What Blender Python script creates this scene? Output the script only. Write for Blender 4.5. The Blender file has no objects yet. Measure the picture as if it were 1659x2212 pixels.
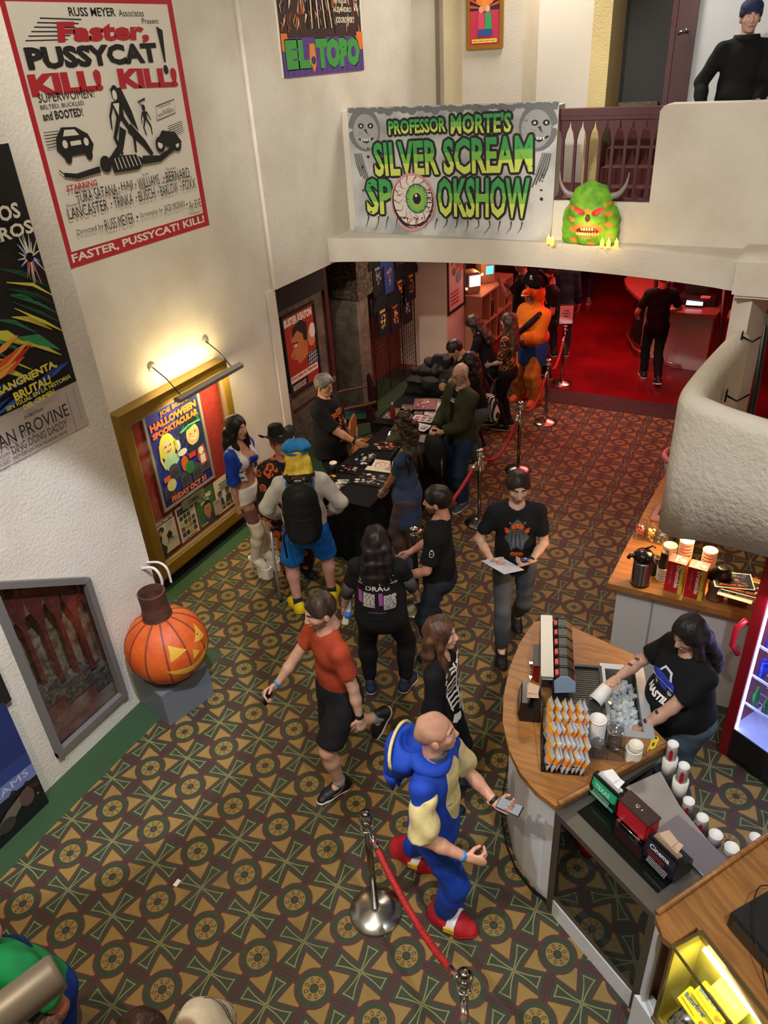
import bpy, bmesh, math, random
import numpy as np
from mathutils import Vector, Matrix
from mathutils.bvhtree import BVHTree
from mathutils.geometry import tessellate_polygon
random.seed(7)
SC = bpy.context.scene
COL = SC.collection
PI = math.pi
S = 0.41                                   # carpet pattern module in metres

# ------------------------------------------------------------------ camera
CAMPOS = Vector((3.33826805, -2.16229318, 4.72614351))
RGT = Vector((0.88354709, 0.46485362, -0.05705824))
DWN = Vector((0.20029808, -0.48518211, -0.85116332))
FWD = Vector((-0.42334999, 0.74061422, -0.52179053))
cd = bpy.data.cameras.new('camera')
cam = bpy.data.objects.new('camera', cd); COL.objects.link(cam)
m4 = Matrix.Identity(4)
for i_, ax_ in enumerate((RGT, -DWN, -FWD)):
    for j_ in range(3): m4[j_][i_] = ax_[j_]
m4.translation = CAMPOS
cam.matrix_world = m4
cd.sensor_fit = 'HORIZONTAL'; cd.sensor_width = 36.0
cd.lens = 36.0 * 1628.74 / 1659.0
cd.clip_start = 0.05; cd.clip_end = 200
SC.camera = cam
SC.view_settings.view_transform = 'Standard'
SC.view_settings.look = 'None'
SC.view_settings.exposure = 0.74
SC.view_settings.gamma = 1.0

# ------------------------------------------------------------------ world and lights
w_ = bpy.data.worlds.new('world'); SC.world = w_; w_.use_nodes = True
w_.node_tree.nodes['Background'].inputs[0].default_value = (1.0, 0.86, 0.72, 1)
w_.node_tree.nodes['Background'].inputs[1].default_value = 0.0

def lamp(name, kind, loc, power, color, tgt=None, size=0.3, sizey=None, spot=60, blend=0.4):
    d = bpy.data.lights.new(name, kind); d.energy = power; d.color = color
    if kind == 'AREA':
        d.size = size
        if sizey: d.shape = 'RECTANGLE'; d.size_y = sizey
    else: d.shadow_soft_size = size
    if kind == 'SPOT': d.spot_size = math.radians(spot); d.spot_blend = blend
    o = bpy.data.objects.new(name, d); COL.objects.link(o); o.location = loc
    if tgt is not None:
        o.rotation_euler = (Vector(tgt) - Vector(loc)).to_track_quat('-Z', 'Y').to_euler()
    return o
WARM = (1.0, 0.78, 0.52); NEUT = (1.0, 0.93, 0.84); COOL = (0.80, 0.88, 1.0); RED = (1.0, 0.04, 0.06)
# lobby ceiling lights and two added fills, high above the camera
lamp('ceiling_light_front', 'AREA', (1.4, -1.2, 7.6), 75, NEUT, (1.0, -.8, 0), 2.4)
lamp('ceiling_light_back', 'AREA', (1.0, 3.0, 7.8), 5, NEUT, (0.9, 3.0, 0), 2.0)
lamp('ceiling_spot_wall', 'SPOT', (2.4, -1.0, 6.9), 900, COOL, (-1.0, 0.35, 0.7), 0.06, spot=24, blend=.3)
lamp('ceiling_spot_floor', 'SPOT', (1.5, -2.6, 6.8), 330, WARM, (0.3, 0.2, 0), 0.08, spot=54, blend=.7)
lamp('ceiling_spot_counter', 'SPOT', (4.6, -1.4, 6.6), 380, COOL, (2.7, 1.2, 0.9), 0.08, spot=46, blend=.5)
lamp('ceiling_spot_alcove', 'SPOT', (1.6, 0.4, 6.9), 240, NEUT, (-2.0, 3.6, 3.9), 0.08, spot=56, blend=.7)
lamp('ceiling_spot_balcony_left', 'SPOT', (0.2, -0.6, 6.4), 560, NEUT, (-.7, 6.7, 3.6), 0.08, spot=36, blend=.5)
lamp('ceiling_spot_balcony_right', 'SPOT', (2.0, -0.6, 6.4), 650, NEUT, (2.4, 6.7, 3.6), 0.08, spot=36, blend=.5)
lamp('counter_front_fill', 'SPOT', (0.4, -2.6, 6.6), 330, COOL, (2.75, .75, .3), 0.08, spot=26, blend=.6)  # added cool fill that brightens the white counter front
lamp('stair_wall_fill', 'SPOT', (3.4, -1.6, 6.6), 150, NEUT, (3.5, 2.5, 2.5), 0.08, spot=34, blend=.7)  # added fill without a fixture, lifts the dark stair wall
lamp('upstairs_light', 'AREA', (0.4, 7.9, 6.9), 85, NEUT, (0.6, 8.6, 3.6), 1.2)
# the red lit bar behind the arch, with added fills
lamp('bar_light_red_near', 'AREA', (1.2, 9.0, 2.6), 38, RED, (1.2, 9.4, 0), 2.2)
lamp('bar_light_red_far', 'AREA', (0.6, 11.8, 2.6), 60, RED, (0.9, 12.0, 0), 2.6)
lamp('carpet_red_fill', 'AREA', (1.2, 7.3, 2.5), 16, (1, .10, .11), (1.2, 4.9, 0), 1.4)  # added red fill under the balcony, tints the lobby carpet
lamp('bar_warm_fill', 'AREA', (0.8, 10.5, 2.6), 45, (1, .50, .42), (0.8, 10.6, 0), 2.0)  # added warm fill to lighten the people near the bar
lamp('merch_light', 'AREA', (-1.0, 7.6, 2.5), 20, (1, .72, .6), (-1.2, 6.6, 0), .8)

# ------------------------------------------------------------------ materials
def lin(c):
    return c / 12.92 if c <= 0.04045 else ((c + 0.055) / 1.055) ** 2.4
def rgb(c):
    if isinstance(c, str): c = [int(c[i:i + 2], 16) for i in (0, 2, 4)]
    return tuple(lin(v / 255.0) for v in c)
MATS = {}
def mat(c, rough=0.6, metal=0.0, emit=0.0, bump=None, noise=None, name=None, spec=0.5, trans=0, alpha=1, scale=None):
    key = (str(c), rough, metal, emit, str(bump), str(noise), name, spec, trans, alpha, scale)
    if key in MATS: return MATS[key]
    m = bpy.data.materials.new(name or 'mat'); m.use_nodes = True
    nt = m.node_tree; b = nt.nodes['Principled BSDF']
    col = (*rgb(c), 1)
    b.inputs['Base Color'].default_value = col
    b.inputs['Roughness'].default_value = rough
    b.inputs['Metallic'].default_value = metal
    b.inputs['Specular IOR Level'].default_value = spec
    if trans: b.inputs['Transmission Weight'].default_value = trans; b.inputs['IOR'].default_value = 1.3
    if alpha < 1: b.inputs['Alpha'].default_value = alpha
    if emit: b.inputs['Emission Color'].default_value = col; b.inputs['Emission Strength'].default_value = emit
    if bump or noise:
        tc = nt.nodes.new('ShaderNodeTexCoord')
        mp = nt.nodes.new('ShaderNodeMapping'); nt.links.new(tc.outputs['Object'], mp.inputs[0])
        if scale: mp.inputs['Scale'].default_value = scale
    if bump:
        n = nt.nodes.new('ShaderNodeTexNoise'); n.inputs['Scale'].default_value = bump[0]
        n.inputs['Detail'].default_value = 3
        nt.links.new(mp.outputs[0], n.inputs['Vector'])
        bp = nt.nodes.new('ShaderNodeBump'); bp.inputs['Distance'].default_value = bump[1]
        bp.inputs['Strength'].default_value = 1.0
        nt.links.new(n.outputs[0], bp.inputs['Height']); nt.links.new(bp.outputs[0], b.inputs['Normal'])
    if noise:       # (scale, second colour, lo, hi)
        n = nt.nodes.new('ShaderNodeTexNoise'); n.inputs['Scale'].default_value = noise[0]
        n.inputs['Detail'].default_value = 4
        nt.links.new(mp.outputs[0], n.inputs['Vector'])
        r = nt.nodes.new('ShaderNodeValToRGB')
        r.color_ramp.elements[0].position = noise[2]; r.color_ramp.elements[1].position = noise[3]
        r.color_ramp.elements[0].color = col; r.color_ramp.elements[1].color = (*rgb(noise[1]), 1)
        nt.links.new(n.outputs[0], r.inputs[0]); nt.links.new(r.outputs[0], b.inputs['Base Color'])
    MATS[key] = m
    return m
def glassmat(tint='ffffff', fac=0.12, rough=0.03):
    key = ('glass', tint, fac)
    if key in MATS: return MATS[key]
    m = bpy.data.materials.new('clear_glass'); m.use_nodes = True; nt = m.node_tree
    nt.nodes.clear()
    o = nt.nodes.new('ShaderNodeOutputMaterial'); mx = nt.nodes.new('ShaderNodeMixShader')
    t = nt.nodes.new('ShaderNodeBsdfTransparent'); g = nt.nodes.new('ShaderNodeBsdfGlossy')
    t.inputs[0].default_value = (*rgb(tint), 1); g.inputs['Roughness'].default_value = rough
    mx.inputs[0].default_value = fac
    nt.links.new(t.outputs[0], mx.inputs[1]); nt.links.new(g.outputs[0], mx.inputs[2]); nt.links.new(mx.outputs[0], o.inputs[0])
    MATS[key] = m; return m

# small expression builder for shader maths
class X:
    nt = None
    def __init__(s, v): s.v = v
    def _b(s, op, o=None, rev=False):
        n = X.nt.nodes.new('ShaderNodeMath'); n.operation = op
        a, b = (o, s) if rev else (s, o)
        for i, q in enumerate((a, b)):
            if q is None: continue
            if isinstance(q, X): X.nt.links.new(q.v, n.inputs[i])
            else: n.inputs[i].default_value = q
        return X(n.outputs[0])
    def __add__(s, o): return s._b('ADD', o)
    def __sub__(s, o): return s._b('SUBTRACT', o)
    def __rsub__(s, o): return s._b('SUBTRACT', o, True)
    def __mul__(s, o): return s._b('MULTIPLY', o)
    __radd__ = __add__; __rmul__ = __mul__
    def __truediv__(s, o): return s._b('DIVIDE', o)
    def __lt__(s, o): return s._b('LESS_THAN', o)
    def __gt__(s, o): return s._b('GREATER_THAN', o)
    def abs(s): return s._b('ABSOLUTE')
    def sqrt(s): return s._b('SQRT')
    def pow(s, e): return s._b('POWER', e)
    def round(s): return s._b('ROUND')
    def floor(s): return s._b('FLOOR')
    def max(s, o): return s._b('MAXIMUM', o)
    def min(s, o): return s._b('MINIMUM', o)
    def atan2(s, o): return s._b('ARCTAN2', o)
def xmix(fac, a, b):
    n = X.nt.nodes.new('ShaderNodeMix'); n.data_type = 'RGBA'
    X.nt.links.new(fac.v, n.inputs['Factor'])
    for k, q in (('A', a), ('B', b)):
        sock = [s_ for s_ in n.inputs if s_.name == k and s_.type == 'RGBA'][0]
        if isinstance(q, tuple): sock.default_value = (*q, 1)
        else: X.nt.links.new(q, sock)
    return [s_ for s_ in n.outputs if s_.type == 'RGBA'][0]

# ------------------------------------------------------------------ mesh builder
def meshobj(name, V, F, mats, MI=None, smooth=False, parent=None, loc=None):
    me = bpy.data.meshes.new(name)
    me.from_pydata([tuple(v) for v in V], [], F)
    for m in mats: me.materials.append(m)
    if MI is not None and len(mats) > 1: me.polygons.foreach_set('material_index', np.asarray(MI, dtype=np.int32))
    if smooth is True: me.polygons.foreach_set('use_smooth', np.ones(len(F), dtype=bool))
    elif smooth is not False: me.polygons.foreach_set('use_smooth', np.asarray(smooth, dtype=bool))
    me.update()
    o = bpy.data.objects.new(name, me); COL.objects.link(o)
    if parent is not None: o.parent = parent
    if loc is not None: o.location = loc
    return o
class MB:
    def __init__(s): s.V = []; s.F = []; s.MI = []; s.SM = []; s.mats = []
    def mi(s, m):
        if m not in s.mats: s.mats.append(m)
        return s.mats.index(m)
    def add(s, V, F, m, smooth=False, M=None):
        b = len(s.V); k = s.mi(m)
        if M is not None: V = [M @ Vector(v) for v in V]
        s.V += [tuple(v) for v in V]
        s.F += [tuple(i + b for i in f) for f in F]
        s.MI += [k] * len(F); s.SM += [smooth] * len(F)
        return s
    def box(s, c, d, m, rz=0, M=None, bev=0):
        x, y, z = (v / 2 for v in d)
        R = Matrix.Translation(c) @ Matrix.Rotation(rz, 4, 'Z')
        if M is not None: R = M @ R
        if bev:
            bm = bmesh.new(); bmesh.ops.create_cube(bm, size=1)
            for v in bm.verts: v.co = Vector((v.co.x * d[0], v.co.y * d[1], v.co.z * d[2]))
            bmesh.ops.bevel(bm, geom=bm.edges[:], offset=min(bev, x * .9, y * .9, z * .9), segments=2, affect='EDGES')
            bm.verts.index_update(); V = [v.co.copy() for v in bm.verts]; F = [[v.index for v in f.verts] for f in bm.faces]; bm.free()
            return s.add(V, F, m, False, R)
        V = [(-x, -y, -z), (x, -y, -z), (x, y, -z), (-x, y, -z), (-x, -y, z), (x, -y, z), (x, y, z), (-x, y, z)]
        F = [(0, 3, 2, 1), (4, 5, 6, 7), (0, 1, 5, 4), (1, 2, 6, 5), (2, 3, 7, 6), (3, 0, 4, 7)]
        return s.add(V, F, m, False, R)
    def bx(s, a, b, m, **k):   # from corner to corner, each a hair larger than the last so that no faces coincide
        s.n = getattr(s, 'n', 0) + 1; e = .0003 * (s.n % 7)
        return s.box([(a[i] + b[i]) / 2 for i in range(3)], [abs(b[i] - a[i]) + e for i in range(3)], m, **k)
    def prism(s, poly, z0, z1, m, M=None, smooth=False):
        n = len(poly); V = [(p[0], p[1], z0) for p in poly] + [(p[0], p[1], z1) for p in poly]
        tr = tessellate_polygon([[Vector((p[0], p[1], 0)) for p in poly]])
        F = [tuple(t) for t in tr] + [tuple(i + n for i in t[::-1]) for t in tr]
        s.add(V, F, m, False, M)
        return s.add(V, [(i, (i + 1) % n, (i + 1) % n + n, i + n) for i in range(n)], m, smooth, M)
    def lathe(s, prof, m, c=(0, 0, 0), n=24, M=None, smooth=True):
        V = []; F = []
        for r, z in prof:
            for k in range(n):
                a = 2 * PI * k / n; V.append((c[0] + r * math.cos(a), c[1] + r * math.sin(a), c[2] + z))
        for i in range(len(prof) - 1):
            for k in range(n):
                a, b = i * n + k, i * n + (k + 1) % n
                F.append((a, b, b + n, a + n))
        F.append(tuple(range(n))[::-1]); F.append(tuple(range((len(prof) - 1) * n, len(prof) * n)))
        return s.add(V, F, m, smooth, M)
    def tube(s, pts, r, m, n=8, M=None, cap=True):
        P = [Vector(p) for p in pts]; N = len(P); V = []; F = []
        rs = r if hasattr(r, '__len__') else [r] * N
        T = [(P[min(i + 1, N - 1)] - P[max(i - 1, 0)]).normalized() for i in range(N)]
        u = T[0].orthogonal().normalized()
        for i in range(N):
            u = (u - T[i] * u.dot(T[i])); u = u.normalized() if u.length > 1e-6 else T[i].orthogonal().normalized()
            v = T[i].cross(u)
            for k in range(n):
                a = 2 * PI * k / n; V.append(P[i] + (u * math.cos(a) + v * math.sin(a)) * rs[i])
        for i in range(N - 1):
            for k in range(n):
                a, b = i * n + k, i * n + (k + 1) % n
                F.append((a, b, b + n, a + n))
        if cap: F.append(tuple(range(n))[::-1]); F.append(tuple(range((N - 1) * n, N * n)))
        return s.add(V, F, m, True, M)
    def sphere(s, c, r, m, n=16, k=10, M=None):
        r = r if hasattr(r, '__len__') else (r, r, r); V = []; F = []
        for i in range(k + 1):
            t = PI * i / k
            for j in range(n):
                a = 2 * PI * j / n
                V.append((c[0] + r[0] * math.sin(t) * math.cos(a), c[1] + r[1] * math.sin(t) * math.sin(a), c[2] - r[2] * math.cos(t)))
        for i in range(k):
            for j in range(n):
                a, b = i * n + j, i * n + (j + 1) % n
                F.append((a, b, b + n, a + n))
        return s.add(V, F, m, True, M)
    def quad(s, pts, m, th=0, M=None): return s.add(pts, [tuple(range(len(pts)))], m, False, M)
    def build(s, name, parent=None, loc=None):
        return meshobj(name, s.V, s.F, s.mats, s.MI, s.SM, parent, loc)

def thing(name, label, cat, loc=(0, 0, 0), rotz=0, group=None):
    o = bpy.data.objects.new(name, None); COL.objects.link(o); o.location = loc; o.rotation_euler = (0, 0, rotz)
    o.empty_display_size = 0.1
    return tag(o, label, cat, group)
def tag(o, label, cat, group=None, kind=None):
    o['label'] = label; o['category'] = cat
    if group: o['group'] = group
    if kind: o['kind'] = kind
    return o
def struct(name, mb, label=None):
    o = mb.build(name) if isinstance(mb, MB) else mb
    o['kind'] = 'structure'
    if label: o['label'] = label; o['category'] = name.split('_')[0]
    return o
def dup(root, loc, rotz=None, label=None):
    r = root.copy(); COL.objects.link(r); r.location = loc
    if rotz is not None: r.rotation_euler = (0, 0, rotz)
    if label: r['label'] = label
    for ch in list(root.children):
        c = ch.copy(); COL.objects.link(c); c.parent = r
        for g_ in ch.children:
            d = g_.copy(); COL.objects.link(d); d.parent = c
    return r

# ------------------------------------------------------------------ lettering and flat art
TCACHE = {}
def text_geo(st, bold=0.0):
    k = (st, bold)
    if k in TCACHE: return TCACHE[k]
    cu = bpy.data.curves.new('lettering', 'FONT'); cu.body = st; cu.size = 1; cu.resolution_u = 2; cu.offset = bold
    o = bpy.data.objects.new('lettering', cu); COL.objects.link(o)
    me = o.to_mesh()
    V = np.array([v.co[:2] for v in me.vertices]) if len(me.vertices) else np.zeros((0, 2))
    F = [tuple(p.vertices) for p in me.polygons]
    o.to_mesh_clear(); bpy.data.objects.remove(o); bpy.data.curves.remove(cu)
    if len(V):
        lo = V.min(0); hi = V.max(0); V = (V - lo) / np.maximum(hi - lo, 1e-6)
    TCACHE[k] = (V, F); return TCACHE[k]
class Art:
    """flat artwork in its own 2-D units, origin bottom left"""
    def __init__(s, w=100., h=100.): s.w = w; s.h = h; s.L = []; s.z = 0
    def poly(s, pts, m):
        tr = tessellate_polygon([[Vector((p[0], p[1], 0)) for p in pts]])
        s.L.append(([tuple(p) for p in pts], [tuple(t) for t in tr], m, s.z)); s.z += 1; return s
    def rect(s, x, y, w, h, m): return s.poly([(x, y), (x + w, y), (x + w, y + h), (x, y + h)], m)
    def ell(s, x, y, rx, ry, m, n=20, a0=0, a1=360, rot=0):
        P = []
        for i in range(n):
            a = math.radians(a0 + (a1 - a0) * i / (n if a1 - a0 >= 360 else n - 1))
            u, v = rx * math.cos(a), ry * math.sin(a); c, q = math.cos(math.radians(rot)), math.sin(math.radians(rot))
            P.append((x + u * c - v * q, y + u * q + v * c))
        return s.poly(P, m)
    def line(s, pts, w, m):
        V = []; F = []; n = len(pts); ws = w if hasattr(w, '__len__') else [w] * n
        for i in range(n):
            a = pts[max(i - 1, 0)]; b = pts[min(i + 1, n - 1)]; dx, dy = b[0] - a[0], b[1] - a[1]; l = math.hypot(dx, dy) or 1
            nx, ny = -dy / l * ws[i] / 2, dx / l * ws[i] / 2
            V += [(pts[i][0] + nx, pts[i][1] + ny), (pts[i][0] - nx, pts[i][1] - ny)]
            if i: F.append((2 * i - 2, 2 * i - 1, 2 * i + 1, 2 * i))
        s.L.append((V, F, m, s.z)); s.z += 1; return s
    def text(s, st, x, y, w, h, m, bold=0.0, rot=0, shear=0):
        V, F = text_geo(st, bold)
        if not len(V): return s
        c, q = math.cos(math.radians(rot)), math.sin(math.radians(rot)); P = []
        for u, v in V:
            a, b = u * w + v * shear, v * h; P.append((x + a * c - b * q, y + a * q + b * c))
        s.L.append((P, F, m, s.z)); s.z += 1; return s
    def outlined(s, st, x, y, w, h, m, mo, o=1.2, bold=0.02, rot=0, shear=0):
        s.halo(st, x, y, w, h, mo, o, min(bold, .03), rot, shear)
        return s.text(st, x, y, w, h, m, bold, rot, shear)
    def halo(s, st, x, y, w, h, m, o, bold=0.02, rot=0, shear=0):
        z = s.z
        for i in range(8): s.z = z; s.text(st, x + o * math.cos(i * PI / 4), y + o * math.sin(i * PI / 4), w, h, m, bold, rot, shear)
        return s
    def star(s, x, y, r, m, n=5, ri=0.4):
        return s.poly([(x + (r if i % 2 == 0 else r * ri) * math.sin(PI * i / n), y + (r if i % 2 == 0 else r * ri) * math.cos(PI * i / n)) for i in range(2 * n)], m)
    def build(s, name, O, U, Vv, parent=None, dz=0.0004, mb=None, d0=0.0006):
        """O origin, U/V full width and height vectors"""
        O, U, Vv = Vector(O), Vector(U), Vector(Vv); N = U.cross(Vv).normalized()
        b = mb or MB(); cl = lambda p: (min(max(p[0], 0), s.w), min(max(p[1], 0), s.h))
        for P, F, m, z in s.L:
            P = [cl(p) for p in P]
            b.add([O + U * (p[0] / s.w) + Vv * (p[1] / s.h) + N * (d0 + dz * z) for p in P], F, m)
        return b if mb else b.build(name, parent)
    def project(s, name, O, U, Vv, bvh, parent=None, maxe=0.02, off=0.003, dz=0.0006, reach=0.6, N=None):
        """lay the art on a curved surface; O,U,V in the surface's own space"""
        O, U, Vv = Vector(O), Vector(U), Vector(Vv); N = N or U.cross(Vv).normalized()
        b = MB()
        for P, F, m, z in s.L:
            P3 = [O + U * (p[0] / s.w) + Vv * (p[1] / s.h) for p in P]
            T = []
            for f in F:
                for i in range(1, len(f) - 1): T.append((P3[f[0]], P3[f[i]], P3[f[i + 1]]))
            out = []
            st = T
            for _ in range(5):
                nx = []
                for t in st:
                    e = [(t[(i + 1) % 3] - t[i]).length for i in range(3)]; k = e.index(max(e))
                    if e[k] <= maxe: out.append(t)
                    else:
                        a, c, d = t[k], t[(k + 1) % 3], t[(k + 2) % 3]; mm = (a + c) / 2
                        nx += [(a, mm, d), (mm, c, d)]
                st = nx
                if not st: break
            out += st
            for t in out:
                Q = []
                for p in t:
                    h = bvh.ray_cast(p + N * reach, -N, reach * 1.6)
                    if h[0] is None: break
                    Q.append(h[0] + N * (off + dz * z))
                if len(Q) == 3: b.add(Q, [(0, 1, 2)], m)
        return b.build(name, parent)
# ================================================================== room shell
def stucco(c, sc=38, dist=0.006, name='stucco'):
    k = ('stucco', c, sc, dist)
    if k in MATS: return MATS[k]
    m = bpy.data.materials.new(name); m.use_nodes = True; nt = m.node_tree; b = nt.nodes['Principled BSDF']
    b.inputs['Roughness'].default_value = 0.75; b.inputs['Specular IOR Level'].default_value = 0.3
    tc = nt.nodes.new('ShaderNodeTexCoord')
    n1 = nt.nodes.new('ShaderNodeTexNoise'); n1.inputs['Scale'].default_value = sc; n1.inputs['Detail'].default_value = 4; n1.inputs['Roughness'].default_value = .6
    n2 = nt.nodes.new('ShaderNodeTexNoise'); n2.inputs['Scale'].default_value = 1.7; n2.inputs['Detail'].default_value = 5
    for n in (n1, n2): nt.links.new(tc.outputs['Object'], n.inputs['Vector'])
    bp = nt.nodes.new('ShaderNodeBump'); bp.inputs['Distance'].default_value = dist; bp.inputs['Strength'].default_value = 1
    nt.links.new(n1.outputs[0], bp.inputs['Height']); nt.links.new(bp.outputs[0], b.inputs['Normal'])
    r = nt.nodes.new('ShaderNodeValToRGB'); r.color_ramp.elements[0].position = .3; r.color_ramp.elements[1].position = .62
    q = rgb(c); r.color_ramp.elements[0].color = (q[0] * .86, q[1] * .84, q[2] * .80, 1); r.color_ramp.elements[1].color = (*q, 1)
    nt.links.new(n2.outputs[0], r.inputs[0]); nt.links.new(r.outputs[0], b.inputs['Base Color'])
    MATS[k] = m; return m
STUC = stucco('dcd6ca'); STUCR = stucco('ded6c6', 26, 0.012)
CONC = mat('7d7362', .9, noise=(9, '4f463a', .3, .7), bump=(30, .01))
DARK = mat('17130f', .8)
MAROON = mat('4e2024', .45, bump=(12, .002))
OAK = None
def woodmat(c1, c2, scale=(1, 9, 1), rough=.35, sc=3):
    k = ('wood', c1, c2, scale)
    if k in MATS: return MATS[k]
    m = bpy.data.materials.new('wood'); m.use_nodes = True; nt = m.node_tree; b = nt.nodes['Principled BSDF']
    b.inputs['Roughness'].default_value = rough
    tc = nt.nodes.new('ShaderNodeTexCoord'); mp = nt.nodes.new('ShaderNodeMapping'); mp.inputs['Scale'].default_value = scale
    mp.inputs['Rotation'].default_value = (0, 0, .5)
    n = nt.nodes.new('ShaderNodeTexNoise'); n.inputs['Scale'].default_value = sc; n.inputs['Detail'].default_value = 5; n.inputs['Distortion'].default_value = 1.2
    r = nt.nodes.new('ShaderNodeValToRGB'); r.color_ramp.elements[0].position = .38; r.color_ramp.elements[1].position = .6
    r.color_ramp.elements[0].color = (*rgb(c1), 1); r.color_ramp.elements[1].color = (*rgb(c2), 1)
    nt.links.new(tc.outputs['Object'], mp.inputs[0]); nt.links.new(mp.outputs[0], n.inputs['Vector']); nt.links.new(n.outputs[0], r.inputs[0]); nt.links.new(r.outputs[0], b.inputs['Base Color'])
    MATS[k] = m; return m
OAK = woodmat('86572a', 'a06c32', rough=.42)

def carpet():
    m = bpy.data.materials.new('patterned_carpet'); m.use_nodes = True; nt = m.node_tree; X.nt = nt
    b = nt.nodes['Principled BSDF']; b.inputs['Roughness'].default_value = .62; b.inputs['Specular IOR Level'].default_value = .45
    tc = nt.nodes.new('ShaderNodeTexCoord'); sp = nt.nodes.new('ShaderNodeSeparateXYZ'); nt.links.new(tc.outputs['Object'], sp.inputs[0])
    px, py = X(sp.outputs[0]), X(sp.outputs[1])
    x = px / S; y = py / S
    u = x - x.round(); v = y - y.round(); au = u.abs(); av = v.abs()
    r = (u * u + v * v).sqrt(); th = v.atan2(u)
    GREEN = rgb('303a26'); RED_ = rgb('522a24'); GOLD = rgb('8c7138'); GOLD2 = rgb('8a8052'); BRN = rgb('3b2924'); DK = rgb('33261c')
    # between the rosettes: brown with thin red lines, crosses sit on green
    a = 0.5 - au; c = 0.5 - av                       # offsets from the cross centre
    col = None
    edge = (au.min(av))                              # distance to rosette grid lines
    col = xmix(edge < 0.085, GREEN, BRN)
    col = xmix((edge - 0.085).abs() < 0.012, col, RED_)
    col = xmix((edge - 0.03).abs() < 0.008, col, RED_)
    # arms of the cross
    tA = a.max(c); wA = a.min(c)                     # along and across the nearest arm
    prof = 0.008 + 0.165 * (tA * tA)         # concave flare
    inside = (wA < prof * 3.0) * (tA < 0.385)
    g_out = (wA < prof * 3.0 + 0.055) * (tA < 0.43)
    g_red = (wA < prof * 3.0 + 0.075) * (tA < 0.45)
    # golden triangles on the diagonals
    mx = au.max(av); mn = au.min(av)
    def tri(e):
        return (r > 0.292 - e) * (((mx - 0.318) - 0.22 * (mn - 0.08)) < e) * (mx < 0.40 + e) * (mn > 0.075 - e)
    col = xmix(tri(0.028), col, RED_)
    col = xmix(inside, col, GREEN)
    line = inside * (((wA - (prof * 3.0 - 0.012)).abs() < 0.0085).max((tA - 0.373).abs() < 0.009).max(wA < 0.0) )
    col = xmix(g_out * (1.0 - tri(0.028)), col, GREEN)
    col = xmix(line, col, GOLD2)
    col = xmix(tri(0.0), col, GOLD)
    # rosette
    col = xmix(r < 0.285, col, RED_)
    col = xmix(r < 0.262, col, GREEN)
    col = xmix(r < 0.172, col, GOLD)
    k = 8 / (2 * PI)
    f = th * k; fa = (f - f.round()).abs()           # position inside one petal
    pw = fa * 0.785 * r
    dr = (r - 0.118).abs()
    pet = (pw * pw * 2.6 + dr * dr).sqrt()
    col = xmix((pet - 0.030).abs() < 0.007, col, DK)
    col = xmix(r < 0.066 , col, DK)
    col = xmix(r < 0.050 , col, GREEN)
    # plain green border along the left walls
    bord = ((px < -0.70) * (py < 1.72)).max(px < -1.70)
    col = xmix(bord, col, rgb('2c4a2c'))
    # wear
    n = nt.nodes.new('ShaderNodeTexNoise'); n.inputs['Scale'].default_value = 2.2; n.inputs['Detail'].default_value = 6
    nt.links.new(tc.outputs['Object'], n.inputs['Vector'])
    n2 = nt.nodes.new('ShaderNodeTexNoise'); n2.inputs['Scale'].default_value = 160; n2.inputs['Detail'].default_value = 2
    nt.links.new(tc.outputs['Object'], n2.inputs['Vector'])
    wr = (X(n.outputs[0]) - 0.55).max(0.0) * 2.2
    col = xmix(wr, col, rgb('3c322c'))
    hs = nt.nodes.new('ShaderNodeHueSaturation'); nt.links.new(col, hs.inputs['Color']); val = 0.8 + 0.4 * X(n2.outputs[0]); nt.links.new(val.v, hs.inputs['Value'])
    nt.links.new(hs.outputs[0], b.inputs['Base Color'])
    bp = nt.nodes.new('ShaderNodeBump'); bp.inputs['Distance'].default_value = .003; nt.links.new(n2.outputs[0], bp.inputs['Height']); nt.links.new(bp.outputs[0], b.inputs['Normal'])
    return m
CARPET = carpet()
REDFLOOR = mat('7c0e14', .22, noise=(1.2, '5c080e', .35, .65), spec=.5)

struct('floor', MB().bx((-3.2, -4.5, -.1), (5.4, 8.37, 0), CARPET))
struct('floor_bar', MB().bx((-3.2, 8.87, -.1), (6.0, 17, 0), REDFLOOR))
struct('trim_1', MB().bx((-3.2, 8.37, -.1), (6.0, 8.87, 0.004), mat('3a2a26', .8, noise=(14, '251a18', .3, .7))))

# ---- left: the front block with the stair window, the poster alcove, the recess under the balcony
wl = MB()
fr = [(-4.5, 0), (1.41, 0), (1.41, 8.2), (-4.5, 8.2)]
WY0, WY1, WZ0, WZ1, WZL = 0.06, 0.80, 0.21, 1.44, 1.90      # opening: bottom, right, slanting top
# face around the opening, in the plane x=-1
def face(pts, m=STUC): wl.quad([(-1.0, y, z) for y, z in pts], m)
face([(-4.5, 0), (WY0 - .0, 0), (WY0, WZL), (WY0, 8.2), (-4.5, 8.2)])
face([(WY0, 0), (WY1, 0), (WY1, WZ0), (WY0, WZ0)])
face([(WY1, 0), (1.41, 0), (1.41, 8.2), (WY1, 8.2), (WY1, WZ1)])
face([(WY0, WZL), (WY1, WZ1), (WY1, 8.2), (WY0, 8.2)])
wl.quad([(-1, 1.41, 0), (-2.3, 1.41, 0), (-2.3, 1.41, 8.2), (-1, 1.41, 8.2)], STUC)
wl.quad([(-1, -4.5, 0), (-2.3, -4.5, 0), (-2.3, -4.5, 8.2), (-1, -4.5, 8.2)], STUC)
struct('wall_left', wl)
wa = MB().bx((-2.5, 1.41, 0), (-2.0, 4.95, 8.2), STUC)
struct('wall_alcove', wa)
wu = MB().bx((-2.6, 4.95, 2.44), (-1.96, 9.3, 8.2), STUC)
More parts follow.
